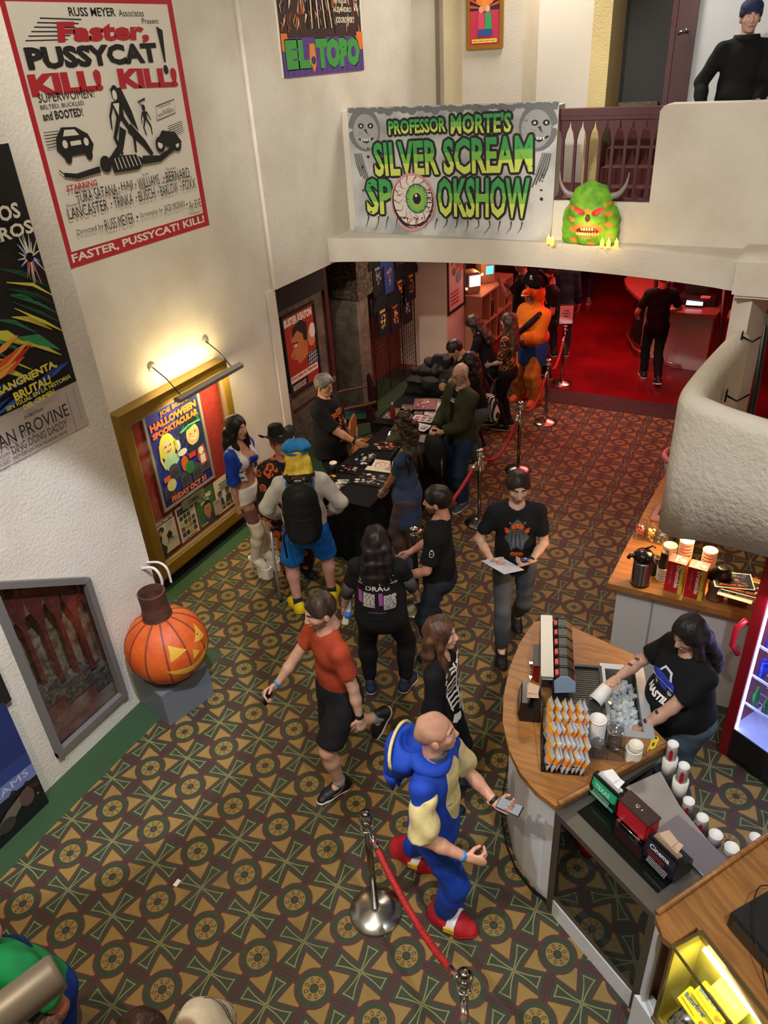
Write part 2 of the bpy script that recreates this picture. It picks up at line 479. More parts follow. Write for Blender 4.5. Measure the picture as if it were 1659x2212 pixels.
struct('wall_left_upper', wu)
struct('trim_2', MB().bx((-2.0, 1.41, 0), (-1.965, 4.9, 0.17), CONC).bx((-1.965, 1.41, 0), (-1.93, 4.9, .05), DARK))
ORG = mat('7e3a22', .7, noise=(3, '6a2e1c', .3, .7), bump=(20, .004)); STONE = mat('6b6150', .85, noise=(6, '4c4436', .35, .65), bump=(18, .02))
wr_ = MB()
wr_.bx((-2.75, 4.95, 0), (-2.55, 9.2, 2.75), ORG)
wr_.bx((-2.58, 5.25, 0), (-2.42, 6.75, 2.5), STONE)                       # old stone surround behind the framed poster
wr_.bx((-2.44, 5.28, 0.3), (-2.38, 5.36, 2.4), MAROON).bx((-2.44, 6.6, 0.3), (-2.38, 6.68, 2.4), MAROON)
wr_.bx((-2.44, 5.3, .62), (-2.36, 6.66, .70), STONE)
wr_.bx((-2.42, 5.36, 1.98), (-2.37, 6.6, 2.4), mat('2a2723', .9))
struct('wall_recess', wr_)
struct('trim_3', MB().bx((-2.6, 7.0, 0), (-2.12, 7.32, 2.1), STONE).bx((-2.6, 6.95, 1.75), (-2.06, 7.4, 2.5), mat('5a4c38', .9, noise=(25, '2c241a', .4, .6), bump=(14, .06))))
struct('trim_4', MB().bx((-2.3, 4.8, 0), (-1.98, 4.95, 2.44), STUC).bx((-2.25, 4.94, 0), (-2.02, 5.05, 1.1), mat('4a3c34', .7)))
struct('wall_pillar', MB().bx((-2.75, 9.1, 0), (-1.66, 9.85, 2.75), stucco('cbb9a6', 40, .003)))

# ---- balcony: curved ledge, parapet, railing opening
def arc(n=24, y0=6.12, y1=6.55, x0=-2.0, x1=2.80):
    P = []
    for i in range(n + 1):
        t = i / n; P.append((x0 + (x1 - x0) * t, y0 + (y1 - y0) * math.sin(PI * t) ** .8))
    return P
A_ = arc(); lg = MB()
lg.prism([(p[0], p[1]) for p in A_] + [(2.8, 6.78), (-2.0, 6.78)], 2.47, 2.75, STUC, smooth=True)
struct('wall_balcony_ledge', lg)
par = MB()
def bb(a, b, mb=par, m=STUC, bev=0.035): mb.bx(a, b, m, bev=bev)
par.prism([(-1.98, 2.7), (5.3, 2.7), (5.3, 4.07), (5.25, 4.10), (1.86, 4.10), (1.80, 4.085), (1.77, 4.04), (1.77, 3.17), (.72, 3.17), (.72, 4.12), (-1.98, 4.12)], -6.98, -6.72, STUC, M=Matrix.Rotation(PI / 2, 4, 'X'))
struct('wall_balcony', par)
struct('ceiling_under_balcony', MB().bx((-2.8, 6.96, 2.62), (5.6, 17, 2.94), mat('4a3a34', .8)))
# upstairs floor, stairs and the wall behind
RC = mat('4a1512', .85, bump=(40, .004), noise=(8, '3a0f0d', .3, .7))
struct('floor_upstairs', MB().bx((-2.0, 6.95, 2.95), (5.3, 9.6, 3.0), RC))
up = MB(); UW = stucco('cfc7b8', 40, .003)
up.bx((-2.1, 8.75, 2.95), (-1.62, 9.4, 8.2), UW); up.bx((-1.64, 8.9, 2.95), (-1.42, 9.4, 8.2), UW)
up.bx((-1.44, 8.62, 2.95), (-.62, 9.4, 8.2), stucco('d8cba8', 40, .004)).bx((-1.12, 8.5, 2.95), (-.30, 9.4, 8.2), UW)
up.bx((-.32, 9.1, 2.95), (.62, 9.4, 8.2), mat('c2bcb2', .8)); up.bx((.60, 8.35, 2.95), (.82, 9.4, 8.2), stucco('d3c08a', 40, .006))
up.bx((1.66, 8.9, 2.95), (5.3, 9.2, 8.2), mat('ccd0d4', .8)); up.bx((.8, 9.0, 6.4), (1.7, 9.3, 8.2), UW)
struct('wall_upstairs', up)
dr_ = MB().bx((.80, 9.05, 3.9), (1.40, 9.1, 6.4), mat('0c0b0b', .5)).bx((.8, 9.1, 2.95), (1.68, 9.4, 6.4), mat('050505', .9))
struct('door_1', dr_)
db = MB().bx((1.40, 8.86, 3.0), (1.46, 9.1, 6.4), MAROON).bx((1.47, 8.84, 3.0), (1.69, 8.9, 6.4), mat('451f26', .4))
d2 = struct('door_2', db)
hb = MB(); hb.tube([(1.60, 8.84, 4.72), (1.60, 8.76, 4.72)], .022, mat('c8c8c8', .15, 1)); hb.tube([(1.60, 8.77, 4.72), (1.50, 8.75, 4.70)], .014, mat('c8c8c8', .15, 1))
o_ = hb.build('door_handle', d2); o_['label'] = 'chrome lever handle'
st = MB()
for i in range(5):
    st.bx((.98 - .02 * i, 7.55 + i * .28, 3.0 + i * .18), (1.76, 9.05, 3.0 + (i + 1) * .18), RC)
st.bx((.86, 8.9, 3.88), (1.34, 8.96, 3.98), CONC)
struct('trim_5', st)
# railing with pointed openings
rl = thing('balcony_railing', 'dark maroon wooden railing with pointed gothic openings in the balcony parapet', 'railing', (1.24, 6.82, 3.15))
mb = MB().bx((-.54, -.05, .86), (.54, .06, .93), MAROON).bx((-.54, -.04, .82), (.54, .04, .87), MAROON); mb.build('handrail', rl)
MB().bx((-.54, -.05, 0), (.54, .05, .045), MAROON).build('bottom_rail', rl)
def baluster():
    P = [(-.016, .04), (.016, .04), (.028, .07), (.016, .11), (.014, .62), (.030, .70), (.052, .745), (.066, .83), (-.066, .83), (-.052, .745), (-.030, .70), (-.014, .62), (-.016, .11), (-.028, .07)]
    M = Matrix.Rotation(PI / 2, 4, 'X')
    return MB().prism(P, -.016, .016, MAROON, M=M)
b0 = None
for i in range(8):
    if b0 is None: b0 = baluster().build('baluster', rl); o = b0
    else: o = b0.copy(); COL.objects.link(o); o.parent = rl
    o.location = (-.47 + i * .134, 0, 0)

# right end of the arch, column and the far shell
struct('wall_right_arch', MB().bx((2.78, 6.05, 2.42), (5.3, 6.9, 2.80), STUC, bev=.03))
struct('wall_column', MB().prism([(2.79, 6.3), (2.98, 6.15), (3.12, 6.6), (2.92, 6.85)], 0, 2.6, STUC))
struct('wall_right', MB().bx((5.3, -4.5, 0), (5.5, 17, 8.2), STUC))
struct('wall_front', MB().bx((-2.5, -4.7, 0), (5.5, -4.5, 8.2), STUC))
struct('wall_back', MB().bx((-3.2, 16.8, 0), (5.5, 17, 3.0), mat('3a1a18', .8)).bx((-2.1, 9.4, 2.95), (5.5, 9.5, 8.2), UW))
struct('wall_bar_left', MB().bx((-3.2, 9.8, 0), (-3.0, 17, 3), mat('5a4036', .8)))
struct('ceiling', MB().bx((-2.6, -4.7, 8.2), (5.5, 9.5, 8.4), mat('d8d0c0', .9)))

# curved stair parapet hanging over the back counter
def stair_wall():
    out = [(2.95, 4.05), (2.88, 3.5), (2.83, 3.0), (2.815, 2.66), (2.85, 2.50), (2.97, 2.40), (3.20, 2.29), (3.7, 2.12), (4.3, 2.0), (5.3, 1.9)]
    P = [Vector((a, b, 0)) for a, b in out]; V = []; F = []; SM = []
    zt = [2.74, 2.76, 2.78, 2.80, 2.80, 2.80, 2.79, 2.78, 2.78, 2.78]; zb = [1.85, 1.83, 1.80, 1.78, 1.80, 1.83, 1.92, 2.0, 2.0, 2.0]
    # refine
    Q = []; 
    for i in range(len(P) - 1):
        p0, p1, p2, p3 = P[max(i - 1, 0)], P[i], P[i + 1], P[min(i + 2, len(P) - 1)]
        for k in range(6):
            t = k / 6
            q = .5 * ((2 * p1) + (p2 - p0) * t + (2 * p0 - 5 * p1 + 4 * p2 - p3) * t * t + (3 * p1 - p0 - 3 * p2 + p3) * t ** 3)
            Q.append((q, zt[i] + (zt[i + 1] - zt[i]) * t, zb[i] + (zb[i + 1] - zb[i]) * t))
    Q.append((P[-1], zt[-1], zb[-1]))
    n = len(Q); TH = .17; prof = []
    for j in range(9):
        a = PI * j / 8; prof.append((TH / 2 - TH / 2 * math.cos(a), .085 * math.sin(a)))   # rounded top
    for i, (q, t, b) in enumerate(Q):
        a = Q[max(i - 1, 0)][0]; c = Q[min(i + 1, n - 1)][0]; T = (c - a).normalized(); N = Vector((-T.y, T.x, 0))
        ring = [(0, b), (0, (t + b) / 2)] + [(d, t - .085 + h) for d, h in prof] + [(TH, (t + b) / 2), (TH, b)]
        for d, z in ring: V.append((q.x + N.x * d, q.y + N.y * d, z))
    m = len(prof) + 4
    for i in range(n - 1):
        for j in range(m):
            k = (j + 1) % m
            F.append((i * m + j, (i + 1) * m + j, (i + 1) * m + k, i * m + k))
    F.append(tuple(range(m)))
    return meshobj('wall_stair', V, F, [STUCR], smooth=[True] * (len(F) - 1) + [False])
struct('wall_stair', stair_wall())
hr = thing('handrail', 'dark round metal handrail bracketed inside the curved stair wall', 'handrail', (3.2, 3.2, 2.7))
BLK = mat('1c1815', .35, .6)
MB().tube([(-.02, .95, .14), (.0, .72, .10), (.03, .2, -.12), (.05, -.35, -.42)], .022, BLK, 10).build('rail', hr)
for y_, z_ in ((.68, .08), (.1, -.16)):
    MB().tube([(-.14, y_, z_ - .03), (-.07, y_, z_ - .06), (0, y_, z_)], .008, BLK, 6).box((-.145, y_, z_ - .03), (.012, .05, .08), BLK).build('bracket', hr)

# ---- window in the front block looking at a buried stair balustrade
wf = MB(); GF = mat('6d6a6a', .5)
def bar(a, b, w=.05, d=.05):
    d += .003 * (len(wf.V) % 5); e_ = .002 * (len(wf.V) // 8)
    A, B = Vector((0, *a)), Vector((0, *b)); T = (B - A).normalized(); N = Vector((1, 0, 0)).cross(T) * w
    V = [A, B, B + N, A + N]; V2 = [v + Vector((d, 0, 0)) for v in V]
    wf.add([(v.x - 1.0 - .01 - e_, v.y, v.z) for v in V + V2], [(0, 3, 2, 1), (4, 5, 6, 7), (0, 1, 5, 4), (1, 2, 6, 5), (2, 3, 7, 6), (3, 0, 4, 7)], GF)
bar((WY0, WZ0), (WY1, WZ0)); bar((WY1, WZ0), (WY1, WZ1)); bar((WY1, WZ1), (WY0, WZL)); bar((WY0, WZL), (WY0, WZ0))
w1 = struct('window_1', wf)
inn = MB(); IN = mat('a8987a', .85, noise=(10, '5e4a34', .35, .65), bump=(25, .01)); PNK = mat('6e4038', .7, noise=(4, '8a7466', .4, .7))
inn.bx((-1.5, WY0 - .1, 0), (-1.46, WY1 + .1, 2.1), IN)
inn.bx((-1.46, WY0 - .02, .1), (-1.02, WY0, 2.1), IN); inn.bx((-1.46, WY1, .1), (-1.02, WY1 + .02, 2.1), IN); inn.bx((-1.46, WY0, .1), (-1.02, WY1, .2), PNK)
for i in range(3):
    inn.bx((-1.30, WY0 + .0 + i * .27, .2), (-1.08, WY0 + .27 + i * .27, .42 + .0 + .10 * (2 - i)), mat('6a3834', .8, noise=(5, '8a7c70', .4, .7)))
    inn.bx((-1.32, WY0 + i * .27, .50 + .11 * (2 - i) - .1), (-1.05, WY0 + .27 + i * .27, .68 + .11 * (2 - i) - .1), mat('3e3a36', .9, noise=(20, '6e6860', .45, .7), bump=(30, .02)))
inn.bx((-1.30, WY0, 1.42), (-1.12, WY1, 1.60), CONC)
inn.V = [(-1.02 + (v[0] + 1.02) * .40, v[1], v[2]) for v in inn.V]; inn.build('stair_niche', w1)
for i in range(6):
    mb = MB(); M = Matrix.Translation((-1.07, WY0 + .03 + i * .14, .62 + .11 * (5 - i) / 2 - .05)) @ Matrix.Rotation(PI / 2, 4, 'Z') @ Matrix.Rotation(PI / 2, 4, 'X')
    mb.prism([(-.022, -.02), (.022, -.02), (.018, .55), (.05, .66), (.068, .76), (.068, .90), (-.068, .90), (-.068, .76), (-.05, .66), (-.018, .55)], -.015, .015, mat('6a2c2a', .6, noise=(14, '4c1e1e', .3, .7)), M=M)
    mb.build('baluster', w1)
pane = MB().quad([(-1.02, WY0, WZ0), (-1.02, WY1, WZ0), (-1.02, WY1, WZ1), (-1.02, WY0, WZL)], glassmat('e8e8e8', .10)); pane.build('window_pane', w1)
# ================================================================== implicit surfaces for bodies and cloth
A3 = lambda *v: np.array(v, dtype=np.float32)
class G:
    def __init__(s, lo, hi, h):
        s.lo = np.array(lo, dtype=np.float32); s.h = h
        n = np.maximum(np.ceil((np.array(hi) - s.lo) / h).astype(int) + 1, 4)
        s.n = n
        s.X = (s.lo[0] + h * np.arange(n[0], dtype=np.float32))[:, None, None]
        s.Y = (s.lo[1] + h * np.arange(n[1], dtype=np.float32))[None, :, None]
        s.Z = (s.lo[2] + h * np.arange(n[2], dtype=np.float32))[None, None, :]
    def rc(s, a, b, ra, rb, ax=None, sc=1.0):
        """round cone between a and b; optional flattening by sc along unit axis ax"""
        a = np.asarray(a, dtype=np.float32); b = np.asarray(b, dtype=np.float32); d = b - a; L = float(d @ d) + 1e-9
        x, y, z = s.X - a[0], s.Y - a[1], s.Z - a[2]
        t = np.clip((x * d[0] + y * d[1] + z * d[2]) / L, 0, 1)
        x = x - t * d[0]; y = y - t * d[1]; z = z - t * d[2]
        q = x * x + y * y + z * z
        if ax is not None: q = q + (x * ax[0] + y * ax[1] + z * ax[2]) ** 2 * (1 / sc ** 2 - 1)
        return np.sqrt(q) - (ra + (rb - ra) * t)
    def el(s, c, r, R=None):
        x, y, z = s.X - c[0], s.Y - c[1], s.Z - c[2]
        if R is not None:
            x, y, z = (x * R[0][0] + y * R[0][1] + z * R[0][2], x * R[1][0] + y * R[1][1] + z * R[1][2], x * R[2][0] + y * R[2][1] + z * R[2][2])
        k0 = np.sqrt((x / r[0]) ** 2 + (y / r[1]) ** 2 + (z / r[2]) ** 2)
        return (k0 - 1) * min(r) * np.where(k0 > 1, 1.0, 1.0)
    def hp(s, p, n):      # half space, negative behind the plane
        n = np.asarray(n, dtype=np.float32); n = n / np.linalg.norm(n)
        return (s.X - p[0]) * n[0] + (s.Y - p[1]) * n[1] + (s.Z - p[2]) * n[2]
    def wob(s, amp, fr, seed=0):
        r = np.random.RandomState(seed); w = 0
        for i in range(3):
            k = r.randn(3); k /= np.linalg.norm(k); f = fr * (.7 + .6 * r.rand())
            w = w + np.sin((s.X * k[0] + s.Y * k[1] + s.Z * k[2]) * f + r.rand() * 6)
        return w * (amp / 2)
def smin(a, b, k):
    h = np.clip(.5 + .5 * (b - a) / k, 0, 1)
    return b + (a - b) * h - k * h * (1 - h)
def smax(a, b, k): return -smin(-a, -b, k)
def union(L, k):
    f = L[0]
    for g_ in L[1:]: f = smin(f, g_, k) if k else np.minimum(f, g_)
    return f
def surf(g, f):
    """naive surface nets -> verts, quads"""
    f = np.broadcast_to(f, tuple(g.n)).astype(np.float32).copy()
    f[0] = f[-1] = 1; f[:, 0] = f[:, -1] = 1; f[:, :, 0] = f[:, :, -1] = 1
    ins = f < 0; c = [n - 1 for n in g.n]
    acc = np.zeros((*c, 3), dtype=np.float32); cnt = np.zeros(c, dtype=np.float32)
    idx = np.stack(np.meshgrid(*[np.arange(k, dtype=np.float32) for k in c], indexing='ij'), -1)
    faces_src = []
    for ax in range(3):
        a = [slice(None)] * 3; b = [slice(None)] * 3; a[ax] = slice(0, -1); b[ax] = slice(1, None)
        f0, f1 = f[tuple(a)], f[tuple(b)]; cr = ins[tuple(a)] != ins[tuple(b)]
        I = np.argwhere(cr)
        if not len(I): continue
        t = f0[cr] / (f0[cr] - f1[cr])
        P = I.astype(np.float32); P[:, ax] += t
        o1, o2 = [k for k in range(3) if k != ax]
        for d1 in (0, 1):
            for d2 in (0, 1):
                J = I.copy(); J[:, o1] -= d1; J[:, o2] -= d2
                ok = (J[:, o1] >= 0) & (J[:, o2] >= 0) & (J[:, o1] < c[o1]) & (J[:, o2] < c[o2])
                np.add.at(acc, tuple(J[ok].T), P[ok]); np.add.at(cnt, tuple(J[ok].T), 1)
        faces_src.append((ax, I, ins[tuple(a)][cr]))
    act = cnt > 0; vid = -np.ones(c, dtype=np.int64); vid[act] = np.arange(act.sum())
    V = acc[act] / cnt[act][:, None] * g.h + g.lo
    F = []
    for ax, I, s0 in faces_src:
        o1, o2 = (ax + 1) % 3, (ax + 2) % 3
        def at(d1, d2):
            J = I.copy(); J[:, o1] -= d1; J[:, o2] -= d2; return vid[tuple(J.T)]
        q = np.stack([at(0, 0), at(1, 0), at(1, 1), at(0, 1)], -1)
        q[~s0] = q[~s0][:, ::-1]
        q = q[:, ::-1]
        F.append(q)
    F = np.concatenate(F) if F else np.zeros((0, 4), dtype=np.int64)
    F = F[(F >= 0).all(1)]
    return V, F
def smooth_mesh(V, F, it=1):
    for _ in range(it):
        s = np.zeros_like(V); n = np.zeros(len(V))
        for i in range(4):
            j = (i + 1) % 4
            np.add.at(s, F[:, i], V[F[:, j]]); np.add.at(n, F[:, i], 1)
            np.add.at(s, F[:, j], V[F[:, i]]); np.add.at(n, F[:, j], 1)
        V = V * .4 + .6 * s / np.maximum(n, 1)[:, None]
    return V
def npobj(name, V, F, mats, MI=None, parent=None, smooth=True):
    me = bpy.data.meshes.new(name); V = np.asarray(V, dtype=np.float32); F = np.asarray(F, dtype=np.int32)
    me.vertices.add(len(V)); me.vertices.foreach_set('co', V.ravel())
    me.loops.add(F.size); me.loops.foreach_set('vertex_index', F.ravel())
    me.polygons.add(len(F)); me.polygons.foreach_set('loop_start', np.arange(len(F), dtype=np.int32) * F.shape[1])
    if smooth: me.polygons.foreach_set('use_smooth', np.ones(len(F), dtype=bool))
    for m in mats: me.materials.append(m)
    if MI is not None: me.polygons.foreach_set('material_index', np.asarray(MI, dtype=np.int32))
    me.update(calc_edges=True)
    o = bpy.data.objects.new(name, me); COL.objects.link(o)
    if parent is not None: o.parent = parent
    return o
def rotm(yaw=0, pitch=0, roll=0):
    a, b, c = (math.radians(v) for v in (yaw, pitch, roll))
    Rz = np.array([[math.cos(a), -math.sin(a), 0], [math.sin(a), math.cos(a), 0], [0, 0, 1]])
    Rx = np.array([[1, 0, 0], [0, math.cos(b), -math.sin(b)], [0, math.sin(b), math.cos(b)]])
    Ry = np.array([[math.cos(c), 0, math.sin(c)], [0, 1, 0], [-math.sin(c), 0, math.cos(c)]])
    return Rz @ Rx @ Ry

# ---- heads (built once per kind in head space: y forward, z up, origin at the middle of the skull)
CACHE = {}
def head_geo(fem, h, beard):
    k = ('head', fem, h, beard)
    if k in CACHE: return CACHE[k]
    g = G((-.115, -.13, -.16), (.115, .15, .15), h)
    jw = .88 if fem else 1.0
    f = g.el((0, -.012, .032), (.076, .097, .092))
    f = smin(f, g.el((0, .020, -.030), (.060 * jw, .068, .075)), .03)
    f = smin(f, g.el((0, .052, -.088), (.026 * jw, .024, .020)), .03)          # chin
    for s_ in (-1, 1):
        f = smin(f, g.el((s_ * .036, .052, -.012), (.026, .026, .024)), .02)   # cheek
        f = smin(f, g.rc((s_ * .010, .080, .034), (s_ * .045, .066, .036), .009, .008), .012)
        f = smax(f, -g.el((s_ * .031, .100, .016), (.017, .016, .011)), .012)  # socket
        f = np.minimum(f, g.el((s_ * .031, .073, .014), (.0135, .0135, .0125)))
        f = smin(f, g.el((s_ * .080, -.012, -.004), (.009, .020, .032), rotm(s_ * 20)), .006)
        f = smin(f, g.rc((s_ * .006, .096, -.030), (s_ * .011, .092, -.030), .008, .007), .006)
    f = smin(f, g.rc((0, .082, .026), (0, .104, -.022), .008, .0115), .012)    # nose
    f = smin(f, g.el((0, .084, -.056), (.024, .011, .0075)), .006)             # lips
    f = smin(f, g.el((0, .083, -.067), (.019, .010, .006)), .006)
    f = smax(f, -g.el((0, .100, -.0605), (.026, .010, .0022)), .004)
    f = smin(f, g.rc((0, -.025, -.03), (0, -.045, -.155), .050 * (.9 if fem else 1.06), .054 * (.88 if fem else 1.08)), .03)
    V, F = surf(g, f); C = V[F].mean(1); MI = np.zeros(len(F), dtype=int)
    x, y, z = C.T; ax = np.abs(x)
    lips = (((x / .025) ** 2 + ((z + .061) / (.012 if fem else .0095)) ** 2) < 1) & (y > .07)
    eye = ((((ax - .031) / .0125) ** 2 + ((z - .014) / .0068) ** 2) < 1) & (y > .06)
    iris = ((((ax - .031) / .006) ** 2 + ((z - .014) / .0065) ** 2) < 1) & (y > .06)
    brow = (np.abs(z - .036 - .10 * (.034 - np.abs(ax - .034)) * .6) < (.0038 if fem else .006)) & (ax > .012) & (ax < .052) & (y > .05)
    MI[lips] = 1; MI[eye] = 2; MI[iris] = 3; MI[brow] = 4
    if beard:
        b = (y > -.01) & (z < -.045 + .35 * np.maximum(.07 - y, -.02)) & (z > -.13) & ~lips & (~((ax < .010) & (z > -.05)))
        MI[b & (y + .3 * z > -.02)] = 5
    CACHE[k] = (V, F, MI); return CACHE[k]

def hand_geo(curl, h, sgn):
    """hand space: wrist at origin, fingers along +y, palm normal +z, thumb on +x for sgn=1"""
    k = ('hand', curl, h, sgn)
    if k in CACHE: return CACHE[k]
    g = G((-.075, -.05, -.035), (.085, .21, .13), h)
    f = g.rc((.0, .030, 0), (.0, .078, 0), .036, .040, (0, 0, 1), .36)
    f = smin(f, g.rc((0, -.04, 0), (0, .03, 0), .027, .028, (0, 0, 1), .72), .02)
    def tip(b, d, L, r, c):
        nonlocal f
        a1, a2 = c * 1.0, c * 2.1
        def dr(a): return np.array([d[0], d[1] * math.cos(a), math.sin(a)])
        p1 = b + dr(a1) * L * .52; p2 = p1 + dr(a2) * L * .48
        f = smin(f, np.minimum(g.rc(b, p1, r * 1.05, r, None), g.rc(p1, p2, r, r * .85)), .005)
    for i, (L, x) in enumerate(((.076, .028), (.084, .0095), (.078, -.009), (.060, -.0265))):
        tip(np.array([x, .085 - abs(x) * .25, 0.002]), (x * 1.6, 1), L, .0086 - .0006 * (i == 3), curl * (1 + .08 * i))
    t0 = np.array([.026, .022, .004]); d = np.array([.62, .62, .35 + curl * .5]); d /= np.linalg.norm(d)
    t1 = t0 + d * .040; d2 = np.array([.30 - curl * .35, .80, .3 + curl * .5]); d2 /= np.linalg.norm(d2)
    f = smin(f, g.rc(t0, t1, .0145, .0105), .010); f = smin(f, g.rc(t1, t1 + d2 * .034, .0105, .0085), .004)
    V, F = surf(g, f)
    if sgn < 0: V = V * np.array([-1, 1, 1], dtype=np.float32); F = F[:, ::-1]
    CACHE[k] = (V, F); return CACHE[k]

def shoe_geo(kind, h=.008):
    k = ('shoe', kind, h)
    if k in CACHE: return CACHE[k]
    g = G((-.09, -.13, -.03), (.10, .28, .26), h)
    big = {'big': 1.45, 'clog': 1.12}.get(kind, 1.0)
    f = g.rc((0, -.04, .045), (.008, .11, .03), .046 * big, .050 * big, (0, 0, 1), .95)
    f = smin(f, g.rc((.008, .12, .028), (.0, .165 * (1.05 if big > 1.2 else 1), .024), .046 * big, .036 * big, (0, 0, 1), .8), .02)
    f = smin(f, g.rc((0, -.035, .04), (0, -.02, .11 if kind != 'clog' else .07), .045 * big, .042 * big), .03)
    if kind == 'boot': f = smin(f, g.rc((0, -.02, .08), (0, -.01, .24), .050, .055), .03)
    up = np.maximum(f, .022 - g.Z)
    so = np.maximum(np.maximum(f - .006, g.Z - .026), -g.Z)
    CACHE[k] = (surf(g, up), surf(g, so)); return CACHE[k]
# ================================================================== people
SKIN = lambda c: mat(c, .5, name='skin', noise=(30, ''.join('%02x' % max(0, int(int(c[i:i+2], 16) * .93)) for i in (0, 2, 4)), .35, .65))
LIP = {}
def hairmat(c, c2=None):
    c2 = c2 or ''.join('%02x' % min(255, int(int(c[i:i+2], 16) * 1.7 + 8)) for i in (0, 2, 4))
    return mat(c, .42, noise=(22, c2, .4, .75), bump=(60, .006), scale=(1, 1, .12), name='hair', spec=.35)
def cloth(c, rough=.85, n=.86):
    return mat(c, rough, noise=(9, ''.join('%02x' % int(int(c[i:i+2], 16) * n) for i in (0, 2, 4)), .35, .65), bump=(90, .0015), name='fabric', spec=.25)

def ik(a, c, l1, l2, pole):
    a, c, pole = (np.asarray(v, dtype=float) for v in (a, c, pole)); d = c - a; L = np.linalg.norm(d)
    mx = (l1 + l2) * .998
    if L > mx: c = a + d / L * mx; d = c - a; L = mx
    x = (l1 * l1 - l2 * l2 + L * L) / (2 * L); hgt = math.sqrt(max(l1 * l1 - x * x, 0)); u = d / L
    pl = pole - u * (pole @ u); pl = pl / (np.linalg.norm(pl) + 1e-9)
    return a + u * x + pl * hgt, c

class Person:
    def __init__(s, label, pos, facing, H=1.75, girth=1.0, fem=False, skin='c99678', fine=1, feet=None, pel=None, lean=(0, 0), twist=0,
                 hands=None, handrot=None, curl=(.35, .35), head=(0, 0, 0), eye='3a2a20', hairc='2a1d16', beard=None, lip='a0584c', z=0, bust=0, group=None, elbows=None):
        """facing: (to the right of the picture, away from the camera)"""
        R2 = np.array([.8850, .4656]); A2 = np.array([-.4963, .8682]); f = R2 * facing[0] + A2 * facing[1]; f /= np.linalg.norm(f)
        s.rz = math.atan2(-f[0], f[1]); s.k = k = H / 1.75; s.fem = fem; s.H = H; s.fine = fine
        s.e = thing('person', label, 'person', (pos[0], pos[1], z), s.rz, group)
        s.h = .013 if fine else .018; s.girth = girth
        J = s.J = {}
        feet = feet or [(-.10, 0, 0, 8), (.10, 0, 0, -8)]           # left, right: x y z yaw
        pel = np.array(pel if pel is not None else (0, 0, .93)) * k
        Rl = rotm(0, -lean[0], lean[1]); Rt = rotm(twist, -lean[0], lean[1])
        s.Rt = Rt; s.Rp = rotm(0, -lean[0] * .3, lean[1] * .3)
        J['pel'] = pel; J['waist'] = pel + Rl @ np.array([0, 0, .17]) * k; J['chest'] = pel + Rl @ np.array([0, .005, .37]) * k
        J['neck'] = pel + Rl @ np.array([0, -.012, .53]) * k
        J['headc'] = J['neck'] + Rl @ np.array([0, .022, .165]) * k
        sw = (.150 if fem else .172) * (1 + (girth - 1) * .35)
        hands = hands or [(-.26, .05, .80), (.26, .05, .80)]
        s.fr = {}
        for i, sd in enumerate((-1, 1)):
            n_ = 'LR'[i]
            sh = J['chest'] + Rt @ np.array([sd * sw, -.012, .092]) * k
            hp_ = pel + s.Rp @ np.array([sd * .092, 0, -.03]) * k
            fx, fy, fz, yaw = feet[i][:4]; pit = feet[i][4] if len(feet[i]) > 4 else 0
            Rf = rotm(yaw, pit); ank = np.array([fx, fy, fz]) * k + Rf @ np.array([0, 0, .085]) * k
            kn, ank = ik(hp_, ank, .44 * k, .415 * k, Rf @ np.array([sd * .06, 1, .25]))
            w_ = np.array(hands[i]) * k
            pole = (elbows[i] if elbows else (sd * .75, -1, -.35))
            el, wr = ik(sh, w_, .295 * k, .255 * k, pole)
            J['sh' + n_], J['hip' + n_], J['kn' + n_], J['an' + n_], J['el' + n_], J['wr' + n_] = sh, hp_, kn, ank, el, wr
            J['ft' + n_] = (ank - Rf @ np.array([0, 0, .085]) * k, Rf)
        s.headR = rotm(0, -lean[0] * .6, lean[1] * .5) @ rotm(head[0], head[1], head[2])
        s.J = J; s.curl = curl; s.handrot = handrot; s.skin = SKIN(skin)
        s.facem = [s.skin, mat(lip, .4), mat('d8d0c8', .3), mat(eye, .3), mat(hairc, .7), mat(beard or hairc, .8) if beard is None else mat(beard, .8)]
        s.beard = beard is not None; s.hairm = hairmat(hairc)
        s.bust = bust
        s.body()
    # --- primitive groups
    def torso(s, g, inf=0., full=1.0):
        J, k, q = s.J, s.k, s.girth; ax = s.Rt[:, 1]; d = .66 + .14 * (q - 1) * 2
        c = .142 if not s.fem else .126; w = .128 if not s.fem else .110; p = .142 if not s.fem else .152
        L = [g.rc(J['chest'] + s.Rt @ np.array([-.045, 0, 0]) * k, J['chest'] + s.Rt @ np.array([.045, 0, 0]) * k, c * k * (1 + (q - 1) * .5) - .02 + inf, c * k * (1 + (q - 1) * .5) - .02 + inf, ax, min(d, .95)),
             g.rc(J['chest'], J['waist'], c * k * (1 + (q - 1) * .6) + inf, w * k * q + inf, ax, min(d, .98)),
             g.rc(J['waist'], J['pel'], w * k * q + inf, p * k * (1 + (q - 1) * .8) + inf, s.Rp[:, 1], min(d + .04, .98)),
             g.rc(J['neck'] + np.array([0, 0, -.03]), J['shL'] + np.array([0, 0, -.005]), .052 * k + inf, .050 * k + inf), g.rc(J['neck'] + np.array([0, 0, -.03]), J['shR'] + np.array([0, 0, -.005]), .052 * k + inf, .050 * k + inf)]
        if q > 1.15:
            b = J['waist'] * .6 + J['pel'] * .4 + s.Rp @ np.array([0, .05 * q, 0]); r = .12 * q * k + inf; L.append(g.el(b, (r * 1.15, r * .95, r)))
        if s.bust:
            for sd in (-1, 1): L.append(g.el(J['chest'] + s.Rt @ np.array([sd * .065, .085, .0]) * k, (s.bust * k + inf,) * 3))
        return union(L, .05)
